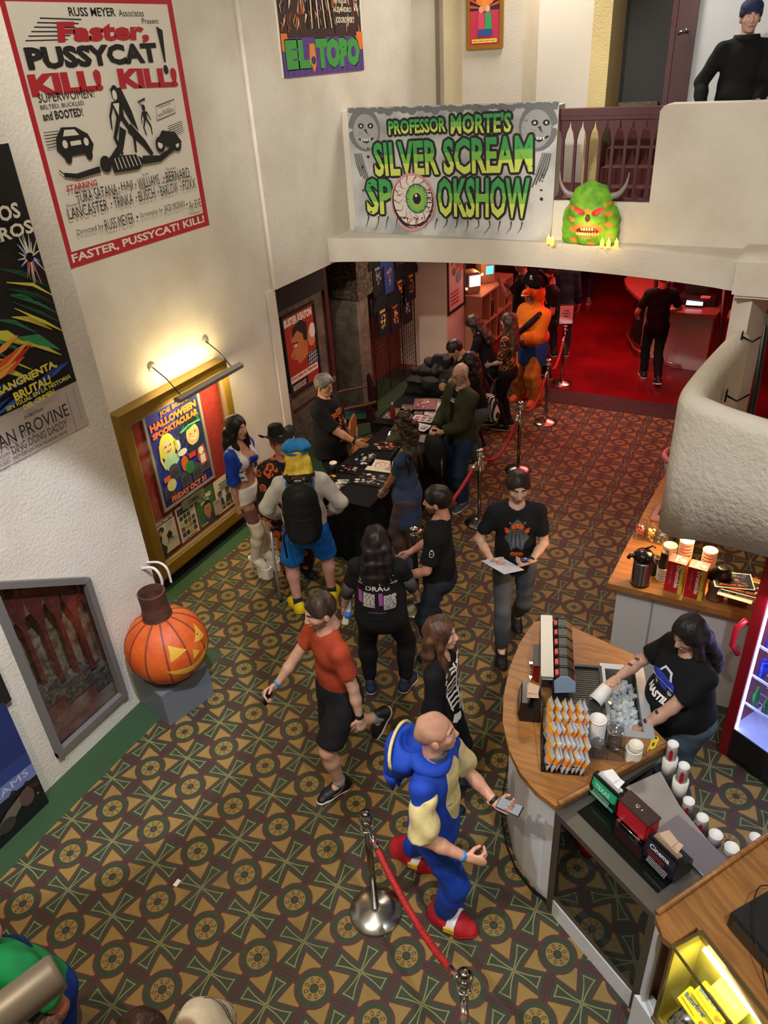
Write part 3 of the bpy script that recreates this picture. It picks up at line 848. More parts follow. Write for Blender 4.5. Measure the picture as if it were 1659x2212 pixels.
    def arm(s, g, n_, inf=0, t=2.0, cuff=True, inf2=None):
        """t in upper-arm (0-1) and forearm (1-2) units"""
        J, k = s.J, s.k; q = 1 + (s.girth - 1) * .55; a, b, c = J['sh' + n_], J['el' + n_], J['wr' + n_]; fm = .9 if s.fem else 1
        inf2 = inf if inf2 is None else inf2
        f = g.rc(a, b, .049 * k * q * fm + inf, .039 * k * q * fm + inf2)
        if t > 1: f = smin(f, union([g.rc(b, b * .6 + c * .4, .038 * k * q * fm + inf2, .038 * k * q * fm + inf2), g.rc(b * .6 + c * .4, c, .038 * k * q * fm + inf2, .025 * k * q * fm + inf2)], .02), .015)
        if cuff and t < 2.0:
            p, d = (a + (b - a) * t, b - a) if t <= 1 else (b + (c - b) * (t - 1), c - b)
            f = np.maximum(f, g.hp(p, d))
        return f
    def leg(s, g, n_, inf=0, t=2.0, inf2=None):
        J, k = s.J, s.k; q = 1 + (s.girth - 1) * .6; a, b, c = J['hip' + n_], J['kn' + n_], J['an' + n_]; th = .088 if s.fem else .083
        inf2 = inf if inf2 is None else inf2
        L = [g.rc(a, b, th * k * q + inf, .054 * k * q + inf2)]
        if t > 1:
            m = b * .68 + c * .32; back = (b - a) / np.linalg.norm(b - a) + (b - c) / np.linalg.norm(c - b); 
            L += [g.rc(b, m, .052 * k * q + inf2, .056 * k * q + inf2), g.rc(m, c, .056 * k * q + inf2, (.036 + .004 * (q > 1.1)) * k + max(inf2, inf2 * 1.6))]
        f = union(L, .03)
        if t < 2.0:
            p, d = (a + (b - a) * t, b - a) if t <= 1 else (b + (c - b) * (t - 1), c - b)
            f = np.maximum(f, g.hp(p, d))
        return f
    def bounds(s, names, pad=.2):
        P = np.array([s.J[n] for n in names]); return P.min(0) - pad, P.max(0) + pad
    def body(s):
        J, k = s.J, s.k; h = s.h + .001
        lo, hi = s.bounds(['pel', 'chest', 'shL', 'shR', 'elL', 'elR', 'wrL', 'wrR', 'knL', 'knR', 'anL', 'anR', 'neck'], .20)
        hi[2] = J['headc'][2]
        g = G(lo, hi, h)
        L = [s.torso(g, -.004)]
        for n_ in 'LR': L += [s.arm(g, n_, 0, 2.0)]; L += [s.leg(g, n_)]
        f = union(L, .03)
        f = smin(f, g.rc(J['neck'] + A3(0, 0, -.05), J['headc'] + s.headR @ np.array([0, -.03, -.07]) * k, .060 * k * (.88 if s.fem else 1.05), .050 * k * (.9 if s.fem else 1.05)), .03)
        for n_ in 'LR':
            p, Rf = J['ft' + n_]; f = smin(f, g.rc(J['an' + n_], p + Rf @ np.array([0, .10, .03]) * k, .035 * k, .03 * k), .02)
        V, F = surf(g, f); V = smooth_mesh(V, F, 1); VV = [V]; FF = [F]; MM = [np.zeros(len(F), int)]; off = len(V)
        V, F, MI = head_geo(s.fem, .0048 if s.fine else .0075, s.beard); V = (V * k * 1.0) @ s.headR.T + J['headc']
        VV.append(V); FF.append(F + off); MM.append(MI); off += len(V)
        for i, n_ in enumerate('LR'):
            sd = (-1, 1)[i]; d = J['wr' + n_] - J['el' + n_]; d = d / np.linalg.norm(d)
            nr = np.array([-sd, 0, 0.]) 
            if s.handrot and s.handrot[i] is not None:
                q = s.handrot[i]
                if len(q) == 6: d = np.array(q[3:6], float); d /= np.linalg.norm(d)
                nr = np.array(q[:3], float)
            nr = nr - d * (nr @ d); nr /= np.linalg.norm(nr) + 1e-9
            V, F = hand_geo(s.curl[i], .0042 if s.fine else .0065, sd)
            xa = np.cross(d, nr)          # +x for the canonical hand (right): thumb side
            Rm = np.stack([xa, d, nr], 1)
            V = (V * k * (.93 if s.fem else 1.0)) @ Rm.T + J['wr' + n_]
            s.fr[n_] = (Rm, J['wr' + n_])
            VV.append(V); FF.append(F + off); MM.append(np.zeros(len(F), int)); off += len(V)
        npobj('body', np.concatenate(VV), np.concatenate(FF), s.facem, np.concatenate(MM), s.e)
    def palm(s, n_, d=(0, .07, .03)):
        Rm, w = s.fr[n_]; p = w + Rm @ np.array(d) * s.k; return s.world(p)
    def world(s, p):
        c, q = math.cos(s.rz), math.sin(s.rz); b = s.e.location
        return Vector((b[0] + c * p[0] - q * p[1], b[1] + q * p[0] + c * p[1], b[2] + p[2]))
    # --- clothes
    def shirt(s, m, sleeve=.62, hem=-.06, inf=.016, name='shirt', loose=0., neck=1.0, openf=0, wob=.004, sinf=None, flare=0., m2=None, fn=None, only=None, label=None, vneck=0):
        J, k = s.J, s.k
        lo, hi = s.bounds(['pel', 'chest', 'shL', 'shR', 'neck'] + (['elL', 'elR'] if sleeve > 0 else []) + (['wrL', 'wrR'] if sleeve > 1 else []), .17 + loose + (s.girth - 1) * .2)
        lo[2] = min(lo[2], J['pel'][2] + hem - .05) if sleeve > 1 else J['pel'][2] + min(hem, 0) - .08
        g = G(lo, hi, s.h)
        f = s.torso(g, inf)
        up = J['waist'] - J['pel']; up = up / np.linalg.norm(up)
        hp_ = J['pel'] + up * hem; hx = J['pel'] + up * (hem - .16)
        L = [f, g.rc(J['waist'], hx, (.118 if s.fem else .13) * k * s.girth + inf + loose * .5, (.145 if s.fem else .138) * k * (1 + (s.girth - 1) * .8) + inf + loose + flare, s.Rp[:, 1], .82)]
        f = union(L, .05)
        if sleeve > 0:
            for n_ in 'LR': f = smin(f, s.arm(g, n_, inf * (1.0 if sinf is None else 1), sleeve, True, inf * 1.2 if sinf is None else sinf), .03)
        f = np.maximum(f, -g.hp(hp_, up))
        f = f + g.wob(wob, 38, int(J['chest'][2] * 1000) % 97)
        nk = J['neck']; nd = s.Rt @ np.array([0, .30, 1]); 
        f = smax(f, -g.rc(nk + s.Rt @ np.array([0, .015, .01]) * k, nk + np.array([0, .03, .2]), .066 * k * neck, .085 * k * neck), .012)
        if vneck: f = smax(f, -g.rc(nk + s.Rt @ np.array([0, .10, 0]), nk + s.Rt @ np.array([0, .14, -vneck]), .06, .012), .01)
        if openf:
            c = s.Rt[:, 0]; x = (g.X - J['chest'][0]) * c[0] + (g.Y - J['chest'][1]) * c[1] + (g.Z - J['chest'][2]) * c[2]
            fr = (g.Y - J['chest'][1]); f = np.maximum(f, -np.maximum(np.abs(x) - openf, -fr + .02))
        V, F = surf(g, f); V = smooth_mesh(V, F, 1)
        MI = None; ms = [m]
        if fn is not None: ms = [m] + list(m2); MI = fn(V[F].mean(1), s)
        o = npobj(name, V, F, ms, MI, s.e); s.last = (V, F)
        if label: o['label'] = label
        return o
    def trousers(s, m, t=1.93, inf=.012, inf2=None, waist=.10, name='trousers', wob=.004, skirt=0, label=None):
        J, k = s.J, s.k
        lo, hi = s.bounds(['pel', 'hipL', 'hipR', 'knL', 'knR'] + (['anL', 'anR'] if t > 1 else []), .15 + (s.girth - 1) * .2); hi[2] = J['pel'][2] + waist + .04
        g = G(lo, hi, s.h)
        f = np.maximum(union([g.rc(J['waist'], J['pel'] + A3(0, 0, -.01), (.128 if not s.fem else .110) * k * s.girth + inf, (.142 if not s.fem else .155) * k * (1 + (s.girth - 1) * .8) + inf, s.Rp[:, 1], .78),
                              g.el(J['pel'] + A3(0, -.035, -.05) * k, (.135 * k * s.girth + inf, .10 * k * s.girth + inf, .11 * k + inf))], .05), g.Z - (J['pel'][2] + waist))
        L = [s.leg(g, n_, inf, t, inf2) for n_ in 'LR']
        lg = np.minimum(*L) if not skirt else smin(L[0], L[1], .12)
        f = smin(f, lg, .03) + g.wob(wob, 42, 5)
        f = np.maximum(f, g.Z - (J['pel'][2] + waist))
        V, F = surf(g, f); V = smooth_mesh(V, F, 1)
        o = npobj(name, V, F, [m], None, s.e)
        if label: o['label'] = label
        return o
    def skirt(s, m, z1, r1, name='skirt', waist=.12, inf=.02):
        J, k = s.J, s.k; g = G((-.4, -.35, z1 - .03), (.4, .35, J['pel'][2] + waist + .03), s.h)
        a = J['pel'] + A3(0, 0, waist); f = g.rc(a, J['pel'], .115 * k * s.girth + inf, .15 * k * s.girth + inf, (0, 1, 0), .8)
        f = smin(f, g.rc(J['pel'], (J['pel'][0], J['pel'][1], z1 - .02), .15 * k * s.girth + inf, r1, (0, 1, 0), .8), .04) + g.wob(.006, 30, 3)
        f = np.maximum(np.maximum(f, g.Z - a[2]), z1 - g.Z); V, F = surf(g, f); V = smooth_mesh(V, F)
        return npobj(name, V, F, [m], None, s.e)
    def shoes(s, m, ms=None, kind='shoe', sock=None):
        (uV, uF), (sV, sF) = shoe_geo(kind)
        for n_ in 'LR':
            p, Rf = s.J['ft' + n_]; k = s.k
            o = npobj('shoe', (uV * k) @ Rf.T + p, uF, [m], None, s.e)
            npobj('sole', (sV * k) @ Rf.T + p, sF, [ms or m], None, o)
            if sock:
                mb = MB(); a = s.J['an' + n_]; u = s.J['kn' + n_] - a; u /= np.linalg.norm(u)
                mb.tube([a - u * .03, a + u * .06], [.045 * k, .047 * k], sock, 14); mb.build('sock', s.e)
    def hair(s, style='short', m=None, length=.3, vol=1.0, h=None, name='hair', up=0, part=None):
        m = m or s.hairm; k = s.k; h = h or (.007 if s.fine else .010)
        drop = .17 + length if style in ('long', 'bob') else .13
        g = G((-.19, -.24, -drop - .02), (.19, .19, .21 + up), h)
        e = .013 * vol
        f = g.el((0, -.016, .036), (.079 + e, .100 + e, .093 + e * 1.2))
        f = f + g.wob(.004, 60, 11)
        if style == 'short':
            f = smax(f, -g.el((0, .115, -.030), (.075, .085, .112)), .010)          # forehead
            f = smax(f, -g.hp((0, -.03, -.028), (0, -.62, 1.0)), .012) if part != 'mid' else smax(f, -g.hp((0, -.02, -.075), (0, -.5, 1.0)), .012)
            f = smax(f, -g.el((0, .050, -.055), (.11, .075, .085)), .008)
            for sd in (-1, 1): f = smax(f, -g.el((sd * .088, -.006, -.008), (.026, .026, .036)), .006)
        elif style == 'balding':
            f = np.maximum(f + .007, -g.hp((0, .01, .02), (0, -1, -.25))); f = smax(f, -g.hp((0, -.03, -.04), (0, -.62, 1.0)), .01)
            for sd in (-1, 1): f = smax(f, -g.el((sd * .088, -.006, -.008), (.026, .026, .036)), .006)
        else:
            bk = []
            rs = np.random.RandomState(3); w0 = .085 * vol
            for x0 in (-.062, -.03, 0, .03, .062):
                p = np.array([x0, -.055, .0]); q = p
                for j in range(1, 7):
                    t = j / 6; n = np.array([x0 * (1 + .35 * t) + .010 * math.sin(5 * t + x0 * 90), -.062 - .045 * min(1, t * 1.6), .02 - (length + .12) * t])
                    bk.append(g.rc(q, n, .042 * vol * (1 - .10 * (j - 1) / 6), .042 * vol * (1 - .4 * t * t))); q = n
            for sd in (-1, 1):
                q = np.array([sd * .070, .0, .03])
                for j in range(1, 5):
                    t = j / 4; n = np.array([sd * (.080 + .02 * t), -.005 + .035 * t * (style == 'long'), .03 - (min(length, .22) + .10) * t])
                    bk.append(g.rc(q, n, .026 * vol, .024 * vol)); q = n
            f = smin(f, union(bk, .012) + g.wob(.006, 50, 4), .02)
            f = smax(f, -g.el((0, .095, -.035), (.062, .075, .105)), .010)       # open face
            if style == 'bob': f = np.maximum(f, -(g.Z + .10 + length * .3))
        V, F = surf(g, f); V = smooth_mesh(V, F, 1)
        s.hairV = (V * k) @ s.headR.T + s.J['headc']
        return npobj(name, s.hairV, F, [m], None, s.e)
    def hm(s):   # matrix from head space
        M = Matrix.Identity(4)
        for i in range(3):
            for j in range(3): M[i][j] = float(s.headR[i][j]) * s.k
            M[i][3] = float(s.J['headc'][i])
        return M
    def glasses(s, m):
        mb = MB(); M = s.hm()
        for sd in (-1, 1):
            mb.tube([(sd * .033 + .022 * math.cos(a * PI / 6), .100, .012 + .017 * math.sin(a * PI / 6)) for a in range(13)], .0028, m, 6, M)
            mb.tube([(sd * .055, .097, .016), (sd * .078, .05, .016), (sd * .084, -.02, .012)], .0024, m, 6, M)
        mb.tube([(-.011, .102, .016), (0, .105, .019), (.011, .102, .016)], .0024, m, 6, M)
        return mb.build('eyeglasses', s.e)
    def print(s, art, z, w, h, back=False, x=0, name='shirt_print', side=None):
        V, F = s.last; bv = BVHTree.FromPolygons([tuple(map(float, v)) for v in V], [tuple(map(int, f)) for f in F])
        c = s.J['chest'] + s.Rt @ np.array([x, 0, z]) * s.k; sd = -1 if back else 1
        U = Vector(s.Rt @ np.array([-sd if not back else 1, 0, 0]) * 1.0)
        U = Vector(tuple(s.Rt[:, 0])) * (-1 if not back else 1)      # seen from outside: reading direction
        if side is not None:
            U = Vector(tuple(s.Rt[:, 1])) * side
        Up = Vector(tuple(s.Rt[:, 2])); N = U.cross(Up)
        O = Vector(c) + N * .35 - U * w / 2 - Up * h / 2
        return art.project(name, O, U * w, Up * h, bv, s.e, maxe=.02, reach=.0, N=N, off=.003) if False else art.project(name, Vector(c) - U * w / 2 - Up * h / 2, U * w, Up * h, bv, s.e, maxe=.025, reach=.45, N=N, off=.003)
    def band(s, n_, m, name='wristband', r=.031, wd=.02, at=.93):
        a, b = s.J['el' + n_], s.J['wr' + n_]; p = a + (b - a) * at; d = (b - a) / np.linalg.norm(b - a)
        MB().tube([p - d * wd / 2, p + d * wd / 2], r * s.k, m, 14).build(name, s.e)
BLACK = cloth('121214'); DENIM = cloth('2e3f58'); GREY = cloth('4a4c50')
WHT = mat('e8e4da', .5); BLK_ = mat('101012', .6); SOLE = mat('d8d4ca', .6)
def inkrows(A, x, y, w, h, m, n, seed=1, gap=.45):
    r = random.Random(seed)
    for i in range(n):
        yy = y + h - (i + 1) * h / n; xx = x
        while xx < x + w - 1:
            l = min(r.uniform(2, 9), x + w - xx); A.rect(xx, yy, l, h / n * (1 - gap), m); xx += l + r.uniform(.8, 1.6)
# ================================================================== counters and concession
STEEL = mat('8e8a84', .28, 1.0, bump=(3, .002)); STEEL2 = mat('a8a49c', .38, .9); CHROME = mat('d8d8d8', .08, 1.0); WALLW = stucco('dfe0e2', 60, .003)
GLASS = glassmat('f2f6f4', .07); ACR = glassmat('f0f2f6', .10)
def holed(mb, outer, hole, z, m):
    tr = tessellate_polygon([[Vector((*p, 0)) for p in outer], [Vector((*p, 0)) for p in hole]]); P = outer + hole
    mb.add([(p[0], p[1], z) for p in P], [tuple(t) for t in tr], m)
def skirt_(mb, P, z0, z1, m, closed=True):
    n = len(P)
    for i in range(n if closed else n - 1):
        a, b = P[i], P[(i + 1) % n]; mb.quad([(*a, z0), (*b, z0), (*b, z1), (*a, z1)], m)
def F2(o, th):      # local frame helper
    return Matrix.Translation(o) @ Matrix.Rotation(th, 4, 'Z')
CT = [(2.72, .66), (2.59, .71), (2.46, .80), (2.34, .94), (2.23, 1.13), (2.155, 1.35), (2.10, 1.62), (2.08, 1.90), (2.10, 2.16), (2.20, 2.25), (2.50, 2.19), (2.85, 2.10), (3.00, 1.78), (3.07, 1.50), (3.22, 1.38)]
FC = F2((2.47, 1.371, 1.0), math.radians(17.8))    # x across, y along the fountain
def w2(p, M=FC): v = M @ Vector((p[0], p[1], 0)); return (v.x, v.y)
BIN = [w2(p) for p in ((.36, -.16), (.58, -.16), (.58, .42), (.36, .42))]
cn_ = thing('concession_counter', 'curved concession counter with honey oak top and white stucco front', 'counter', (2.6, 1.4, 0)); off = Vector((-2.6, -1.4, 0))
mb = MB(); T0 = Matrix.Translation(off)
holed(mb, CT, BIN, 1.0, OAK); skirt_(mb, CT, .96, 1.0, OAK); mb.V = [tuple(Vector(v) + off) for v in mb.V]
mb.build('countertop', cn_)
base = [(2.74, .70)] + [(2.60 + .03, .745), (2.50, .83), (2.385, .965), (2.28, 1.15), (2.205, 1.365), (2.15, 1.63), (2.13, 1.90), (2.16, 2.14)]
mb = MB(); skirt_(mb, base, .0, .96, WALLW, False); skirt_(mb, [(2.16, 2.14), (2.22, 2.19), (2.85, 2.05), (2.99, 1.76), (3.05, 1.48), (3.15, 1.38)], 0, .96, mat('8a8680', .7), False)
mb.V = [tuple(Vector(v) + off) for v in mb.V]; mb.build('counter_base', cn_)
mb = MB(); bo = [(p[0] - .03 * (1 if i > 0 else .3), p[1] - .02) for i, p in enumerate(base)]; skirt_(mb, bo, 0, .05, DARK, False); mb.V = [tuple(Vector(v) + off) for v in mb.V]; mb.build('kick_strip', cn_)
mb = MB(); mb.tube([(2.73, .68, 1.012), (3.22, 1.39, 1.012)], .018, OAK, 6); mb.V = [tuple(Vector(v) + off) for v in mb.V]; mb.build('edge_lip', cn_)
# soda fountain
sf = thing('soda_fountain', 'brushed steel soda fountain tower with a row of six black dispensing valves', 'soda fountain', (2.47, 1.371, 1.0), math.radians(17.8))
MB().bx((-.075, 0, 0), (.005, .62, .275), STEEL2, bev=.004).bx((-.07, -.004, .02), (.0, .0, .255), mat('dcdcdc', .12, 1)).build('tower', sf)
VB = mat('1c1c1a', .35); v0 = None; reds = mat('c8382e', .4)
for i in range(6):
    if v0 is None:
        mb = MB(); mb.prism([(.0, .02), (.0, .245), (.035, .275), (.085, .275), (.13, .235), (.13, .14), (.08, .12), (.07, .02)], -.040, .040, VB, M=Matrix.Rotation(PI / 2, 4, 'X'))
        mb.prism([(.005, .25), (.035, .280), (.085, .280), (.132, .238), (.12, .225), (.01, .23)], -.046, -.038, mat('0a0a0a', .3), M=Matrix.Rotation(PI / 2, 4, 'X'))
        v0 = mb.build('valve', sf); o = v0
        q_ = MB().bx((.131, -.028, .165), (.134, .028, .225), reds).build('front_label', v0); q2_ = MB().bx((.008, -.026, .256), (.028, .02, .272), reds).build('top_label', v0)
        l_ = MB().bx((.07, -.012, -.0), (.078, .012, .10), mat('0c0c0c', .4)).build('lever', v0)
        subs = [q_, q2_, l_]
    else:
        o = v0.copy(); COL.objects.link(o); o.parent = sf
        for c_ in subs: d_ = c_.copy(); COL.objects.link(d_); d_.parent = o
    o.location = (.008, .06 + .098 * i, 0)
MB().prism([(.0, .23), (.04, .276), (.09, .276), (.135, .235), (.14, .15), (.01, .13)], -.006, .0, mat('8fa4ba', .5), M=Matrix.Translation((.008, .01, 0)) @ Matrix.Rotation(PI / 2, 4, 'X')).build('end_plate', sf)
mb = MB().bx((.01, -.18, .002), (.345, .40, .012), mat('3c3a34', .45)).bx((.01, -.18, .0), (.03, .40, .035), VB).bx((.325, -.18, 0), (.345, .40, .035), VB).bx((.01, .38, 0), (.345, .40, .035), VB).bx((.01, -.18, 0), (.345, -.16, .035), VB)
for i in range(26): mb.bx((.035, -.15 + i * .02, .012), (.32, -.142 + i * .02, .016), mat('55524a', .4, .5))
mb.build('drip_tray', sf)
ib = thing('ice_bin', 'steel ice bin sunk into the oak counter beside the soda fountain', 'ice bin', FC @ Vector((.47, .13, 0)), math.radians(17.8))
mb = MB()
for a, b in (((-.13, -.32, 0), (.15, -.27, .008)), ((-.13, .28, 0), (.15, .33, .008)), ((-.13, -.32, 0), (-.10, .33, .008)), ((.10, -.32, 0), (.16, .33, .008))): mb.bx(a, b, mat('b4b8bc', .35, .6))
mb.build('rim', ib)
mb = MB(); X0, X1, Y0, Y1 = -.11, .11, -.29, .29
for q in ([(X0, Y0), (X1, Y0)], [(X1, Y0), (X1, Y1)], [(X1, Y1), (X0, Y1)], [(X0, Y1), (X0, Y0)]): mb.quad([(*q[0], 0), (*q[1], 0), (*q[1], -.26), (*q[0], -.26)], STEEL2)
mb.quad([(X0, Y0, -.26), (X1, Y0, -.26), (X1, Y1, -.26), (X0, Y1, -.26)], STEEL2); mb.build('basin', ib)
mb = MB(); rr = random.Random(5); ICE = mat('cfd4d4', .15, alpha=.85)
for i in range(420):
    a = Matrix.Translation((rr.uniform(-.095, .095), rr.uniform(-.27, .27), rr.uniform(-.15, -.09))) @ Matrix.Rotation(rr.uniform(0, 3), 4, (rr.random(), rr.random(), rr.random() + .1)); mb.box((0, 0, 0), (.028, .028, .022), ICE, M=a)
ic = mb.build('ice'); ic.matrix_world = F2(ib.location, ib.rotation_euler[2]); tag(ic, 'heap of clear ice cubes lying in the steel ice bin', 'ice', kind='stuff')
# napkin holders
def napkin_box(loc, rz, col, lab, kind=0):
    t = thing('napkin_dispenser', lab, 'napkin dispenser', loc, rz)
    if kind == 0:
        MB().bx((-.05, -.11, .012), (.05, .11, .155), mat(col, .35), bev=.012).build('body', t); MB().bx((-.052, -.112, .150), (.052, .112, .160), mat('3a2622', .4), bev=.004).lathe([(.014, 0), (.014, .003), (.006, .004)], CHROME, (0, .01, .160), 16).box((0, -.02, .161), (.012, .004, .001), WHT).build('lid', t)
        MB().tube([(-.062, -.10, .015), (-.062, .10, .015)], .004, CHROME, 6).box((-.06, -.07, .01), (.02, .02, .02), CHROME).box((-.06, .07, .01), (.02, .02, .02), CHROME).build('base_rail', t)
    else:
        MB().prism([(-.07, 0), (-.085, .06), (-.06, .165), (-.025, .165), (-.02, .12), (.06, .10), (.065, 0)], -.10, .10, mat('0e0e10', .25), M=Matrix.Rotation(PI / 2, 4, 'X')).build('body', t)
        A = Art()
        if kind == 1: A.rect(0, 0, 100, 100, mat('1f8f5c', .3)).rect(6, 8, 88, 84, mat('2aa870', .3)).text('TEXAS', 14, 52, 60, 26, mat('bfe8d0', .4), .02); inkrows(A, 12, 16, 70, 26, mat('bfe8d0', .4), 4, 3)
        else: A.rect(0, 0, 100, 100, mat('1a1a30', .3)).text('Cinema', 10, 60, 70, 26, WHT, .02); inkrows(A, 10, 34, 60, 16, mat('c03038', .4), 3, 5); inkrows(A, 20, 8, 70, 22, WHT, 4, 7)
        A.build('label_panel', (-.087, .09, .035), (0, -.18, 0), (.022, 0, .12), t)
        mb = MB(); nm = mat('f2f0ec' if kind == 1 else 'c8a888', .8)
        for i in range(5): mb.quad([(-.05 + i * .006, -.085, .10), (-.05 + i * .006, .085, .10), (-.045 + i * .008, .08, .172 + .004 * (i % 2)), (-.045 + i * .008, -.08, .172)], nm)
        mb.quad([(-.03, -.06, .172), (-.03, .06, .176), (.035, .075, .150), (.045, -.04, .158)], nm).quad([(-.03, -.02, .178), (-.02, .07, .182), (.05, .06, .165), (.04, -.01, .160)], nm); mb.build('napkins', t)
    return t
napkin_box((2.305, 1.66, 1.0), math.radians(17.8), '8c1a1e', 'dark red napkin dispenser on the counter behind the soda fountain')
napkin_box((2.36, 1.30, 1.0), math.radians(17.8) , '', 'black napkin dispenser with tan napkins beside the bagged snacks', 2)
CF = math.radians(-31)
napkin_box((2.985, .875, .96), CF + PI / 2 , '', 'black napkin dispenser with green panel and crumpled white napkin on the glass case', 1)
napkin_box((3.15, .755, .96), CF + PI / 2, 'c8202a', 'bright red napkin dispenser in the middle of the glass case top')
napkin_box((3.345, .605, .96), CF + PI / 2, '', 'black napkin dispenser with tan napkins at the right end of the glass case', 2)
# snack rack
sr = thing('snack_rack', 'dark wire rack packed with rows of orange printed snack bags', 'rack', FC @ Vector((.06, -.36, 0)), math.radians(17.8))
mb = MB(); WD = mat('2a1c16', .4, .5)
for x in (-.12, .12):
    mb.tube([(x, -.16, .01), (x, .16, .01), (x, .16, .22), (x, -.16, .07), (x, -.16, .01)], .004, WD, 6)
for y, z in ((-.16, .01), (-.16, .07), (.16, .22), (.16, .01), (0, .01)): mb.tube([(-.12, y, z), (.12, y, z)], .004, WD, 6)
mb.bx((-.12, -.16, .0), (.12, .16, .006), WD); mb.build('wire_frame', sr)
bm_ = MB(); FOIL = mat('dfe3e8', .25, .55); ORF = mat('e07a1c', .4); YEF = mat('f0c030', .4)
prof = [(-.045, 0), (-.05, .004)]
V = []
for j, (w, d, z) in enumerate(((.042, .002, 0), (.046, .004, .008), (.046, .014, .03), (.046, .017, .065), (.046, .013, .10), (.046, .004, .125), (.042, .002, .132))):
    for k in range(10): a = 2 * PI * k / 10; V.append((w * math.cos(a) ** 1 if abs(math.cos(a)) > .99 else w * math.cos(a) * 1.0, d * math.sin(a), z))
F = [(j * 10 + k, j * 10 + (k + 1) % 10, (j + 1) * 10 + (k + 1) % 10, (j + 1) * 10 + k) for j in range(6) for k in range(10)]
MI = [1 if j in (3,) else 0 for j in range(6) for k in range(10)]
me_ = meshobj('snack_bag', V, F, [FOIL, ORF], MI, True); 
A = Art(100, 100)
for r_ in range(3):
    for q in range(7): A.rect(4 + q * 13.6, 55 + r_ * 13, 6.8, 8, YEF)
A.text('CHIPS', 14, 16, 70, 18, mat('8a5a3a', .5), .02)
bag0 = me_; pr = None
cnt = 0
def place_bag(x, y, z, tilt, rz, lab):
    global cnt
    o = bag0 if cnt == 0 else bag0.copy()
    if cnt: COL.objects.link(o)
    o.matrix_world = F2(sr.location, sr.rotation_euler[2]) @ Matrix.Translation((x, y, z)) @ Matrix.Rotation(rz, 4, 'Z') @ Matrix.Rotation(tilt, 4, 'X')
    tag(o, lab, 'snack bag', 'bagged snacks in the wire rack')
    if cnt == 0:
        for ch in PRS: ch.parent = o
    else:
        for ch in PRS: c = ch.copy(); COL.objects.link(c); c.parent = o
    cnt += 1
PRS = []
for sg in (1, -1):
    p_ = A.project('bag_print', (-.040 * 1, -sg * .0 - sg * .02, .004) if sg > 0 else (.040, .02, .004), (.08 * sg, 0, 0), (0, 0, .122), BVHTree.FromPolygons(V, F), None, maxe=.02, off=.0012, dz=.0003, reach=.03); PRS.append(p_)
lb = 'silver and orange snack bag standing with the others in the wire rack'
for row, (y, z, n) in enumerate(((-.13, .012, 8), (-.055, .045, 8), (.02, .08, 7), (.09, .12, 6), (.14, .15, 6))):
    for i in range(n):
        x = -.098 + i * .196 / (n - 1); r = random.Random(row * 10 + i)
        place_bag(x, y + r.uniform(-.006, .006), z + r.uniform(0, .012), .35 + r.uniform(-.08, .08), PI / 2 + .25 + r.uniform(-.12, .12), lb)
# cups and lids in the acrylic box
ab = thing('lid_organizer', 'clear acrylic organizer holding cups and lids on the oak counter', 'organizer', FC @ Vector((.27, -.30, 0)), math.radians(17.8))
mb = MB()
for a, b in (((-.15, -.085, 0), (.16, -.082, .13)), ((-.15, .082, 0), (.16, .085, .16)), ((-.15, -.085, 0), (-.147, .085, .14)), ((.157, -.085, 0), (.16, .085, .14)), ((-.15, -.085, 0), (.16, .085, .004)), ((-.045, -.085, 0), (-.042, .085, .12)), ((.06, -.085, 0), (.063, .085, .12))): mb.bx(a, b, ACR)
mb.build('box', ab)
def stack(name, label, loc, r, h, m, n=9, cat='cups', group=None, ribs=True):
    mb = MB(); pr = [(r * .82, 0)]
    if ribs:
        for i in range(n): z = h * i / n; pr += [(r, z + h * .02), (r, z + h / n * .6), (r * .93, z + h / n * .75), (r * .93, z + h / n * .95)]
    pr += [(r, h * .96), (r * 1.02, h), (r * .80, h), (r * .78, h - .008), (.001, h - .008)]
    mb.lathe(pr, m, n=24); o = mb.build(name, loc=loc); return tag(o, label, cat, group)
stack('lid_stack', 'shorter stack of white lids at the left end of the acrylic organizer', FC @ Vector((.17, -.29, .004)), .044, .185, WHT, 14, 'lids')
stack('lid_stack', 'tallest stack of white lids in the middle of the acrylic organizer', FC @ Vector((.27, -.25, .004)), .052, .20, WHT, 16, 'lids')
CLR = glassmat('e6eaee', .22)
stack('lid_stack', 'stack of clear domed plastic lids at the front of the acrylic organizer', FC @ Vector((.275, -.345, .004)), .043, .10, CLR, 6, 'lids')
stack('lid_stack', 'stack of clear plastic lids at the right end of the acrylic organizer', FC @ Vector((.37, -.28, .004)), .048, .15, CLR, 9, 'lids')
stack('lid_stack', 'loose stack of cream paper lids on the oak counter by the bottle opener', (3.035, 1.185, 1.0), .050, .085, mat('e8dcc4', .6), 12, 'lids')
stack('lid_stack', 'small stack of cream cups topping the loose paper lids', (3.042, 1.195, 1.087), .042, .03, mat('ece2cc', .6), 3, 'lids')
mb = MB().prism([(-.022, -.06), (-.012, -.075), (.012, -.075), (.022, -.06), (.017, .0), (.022, .06), (.012, .078), (-.012, .078), (-.022, .06), (-.017, 0)], 0, .004, mat('d8b81e', .35)).bx((-.014, -.068, .004), (.014, -.045, .006), STEEL).lathe([(.009, .004), (.009, .006)], BLK_, (0, .062, 0), 12).bx((-.006, -.01, .004), (.006, .02, .005), mat('4a3a10', .4))
ro = mb.build('bottle_opener', loc=(3.125, 1.335, 1.001)); ro.rotation_euler = (0, 0, -.05); tag(ro, 'yellow bar blade bottle opener lying on the oak counter', 'bottle opener')
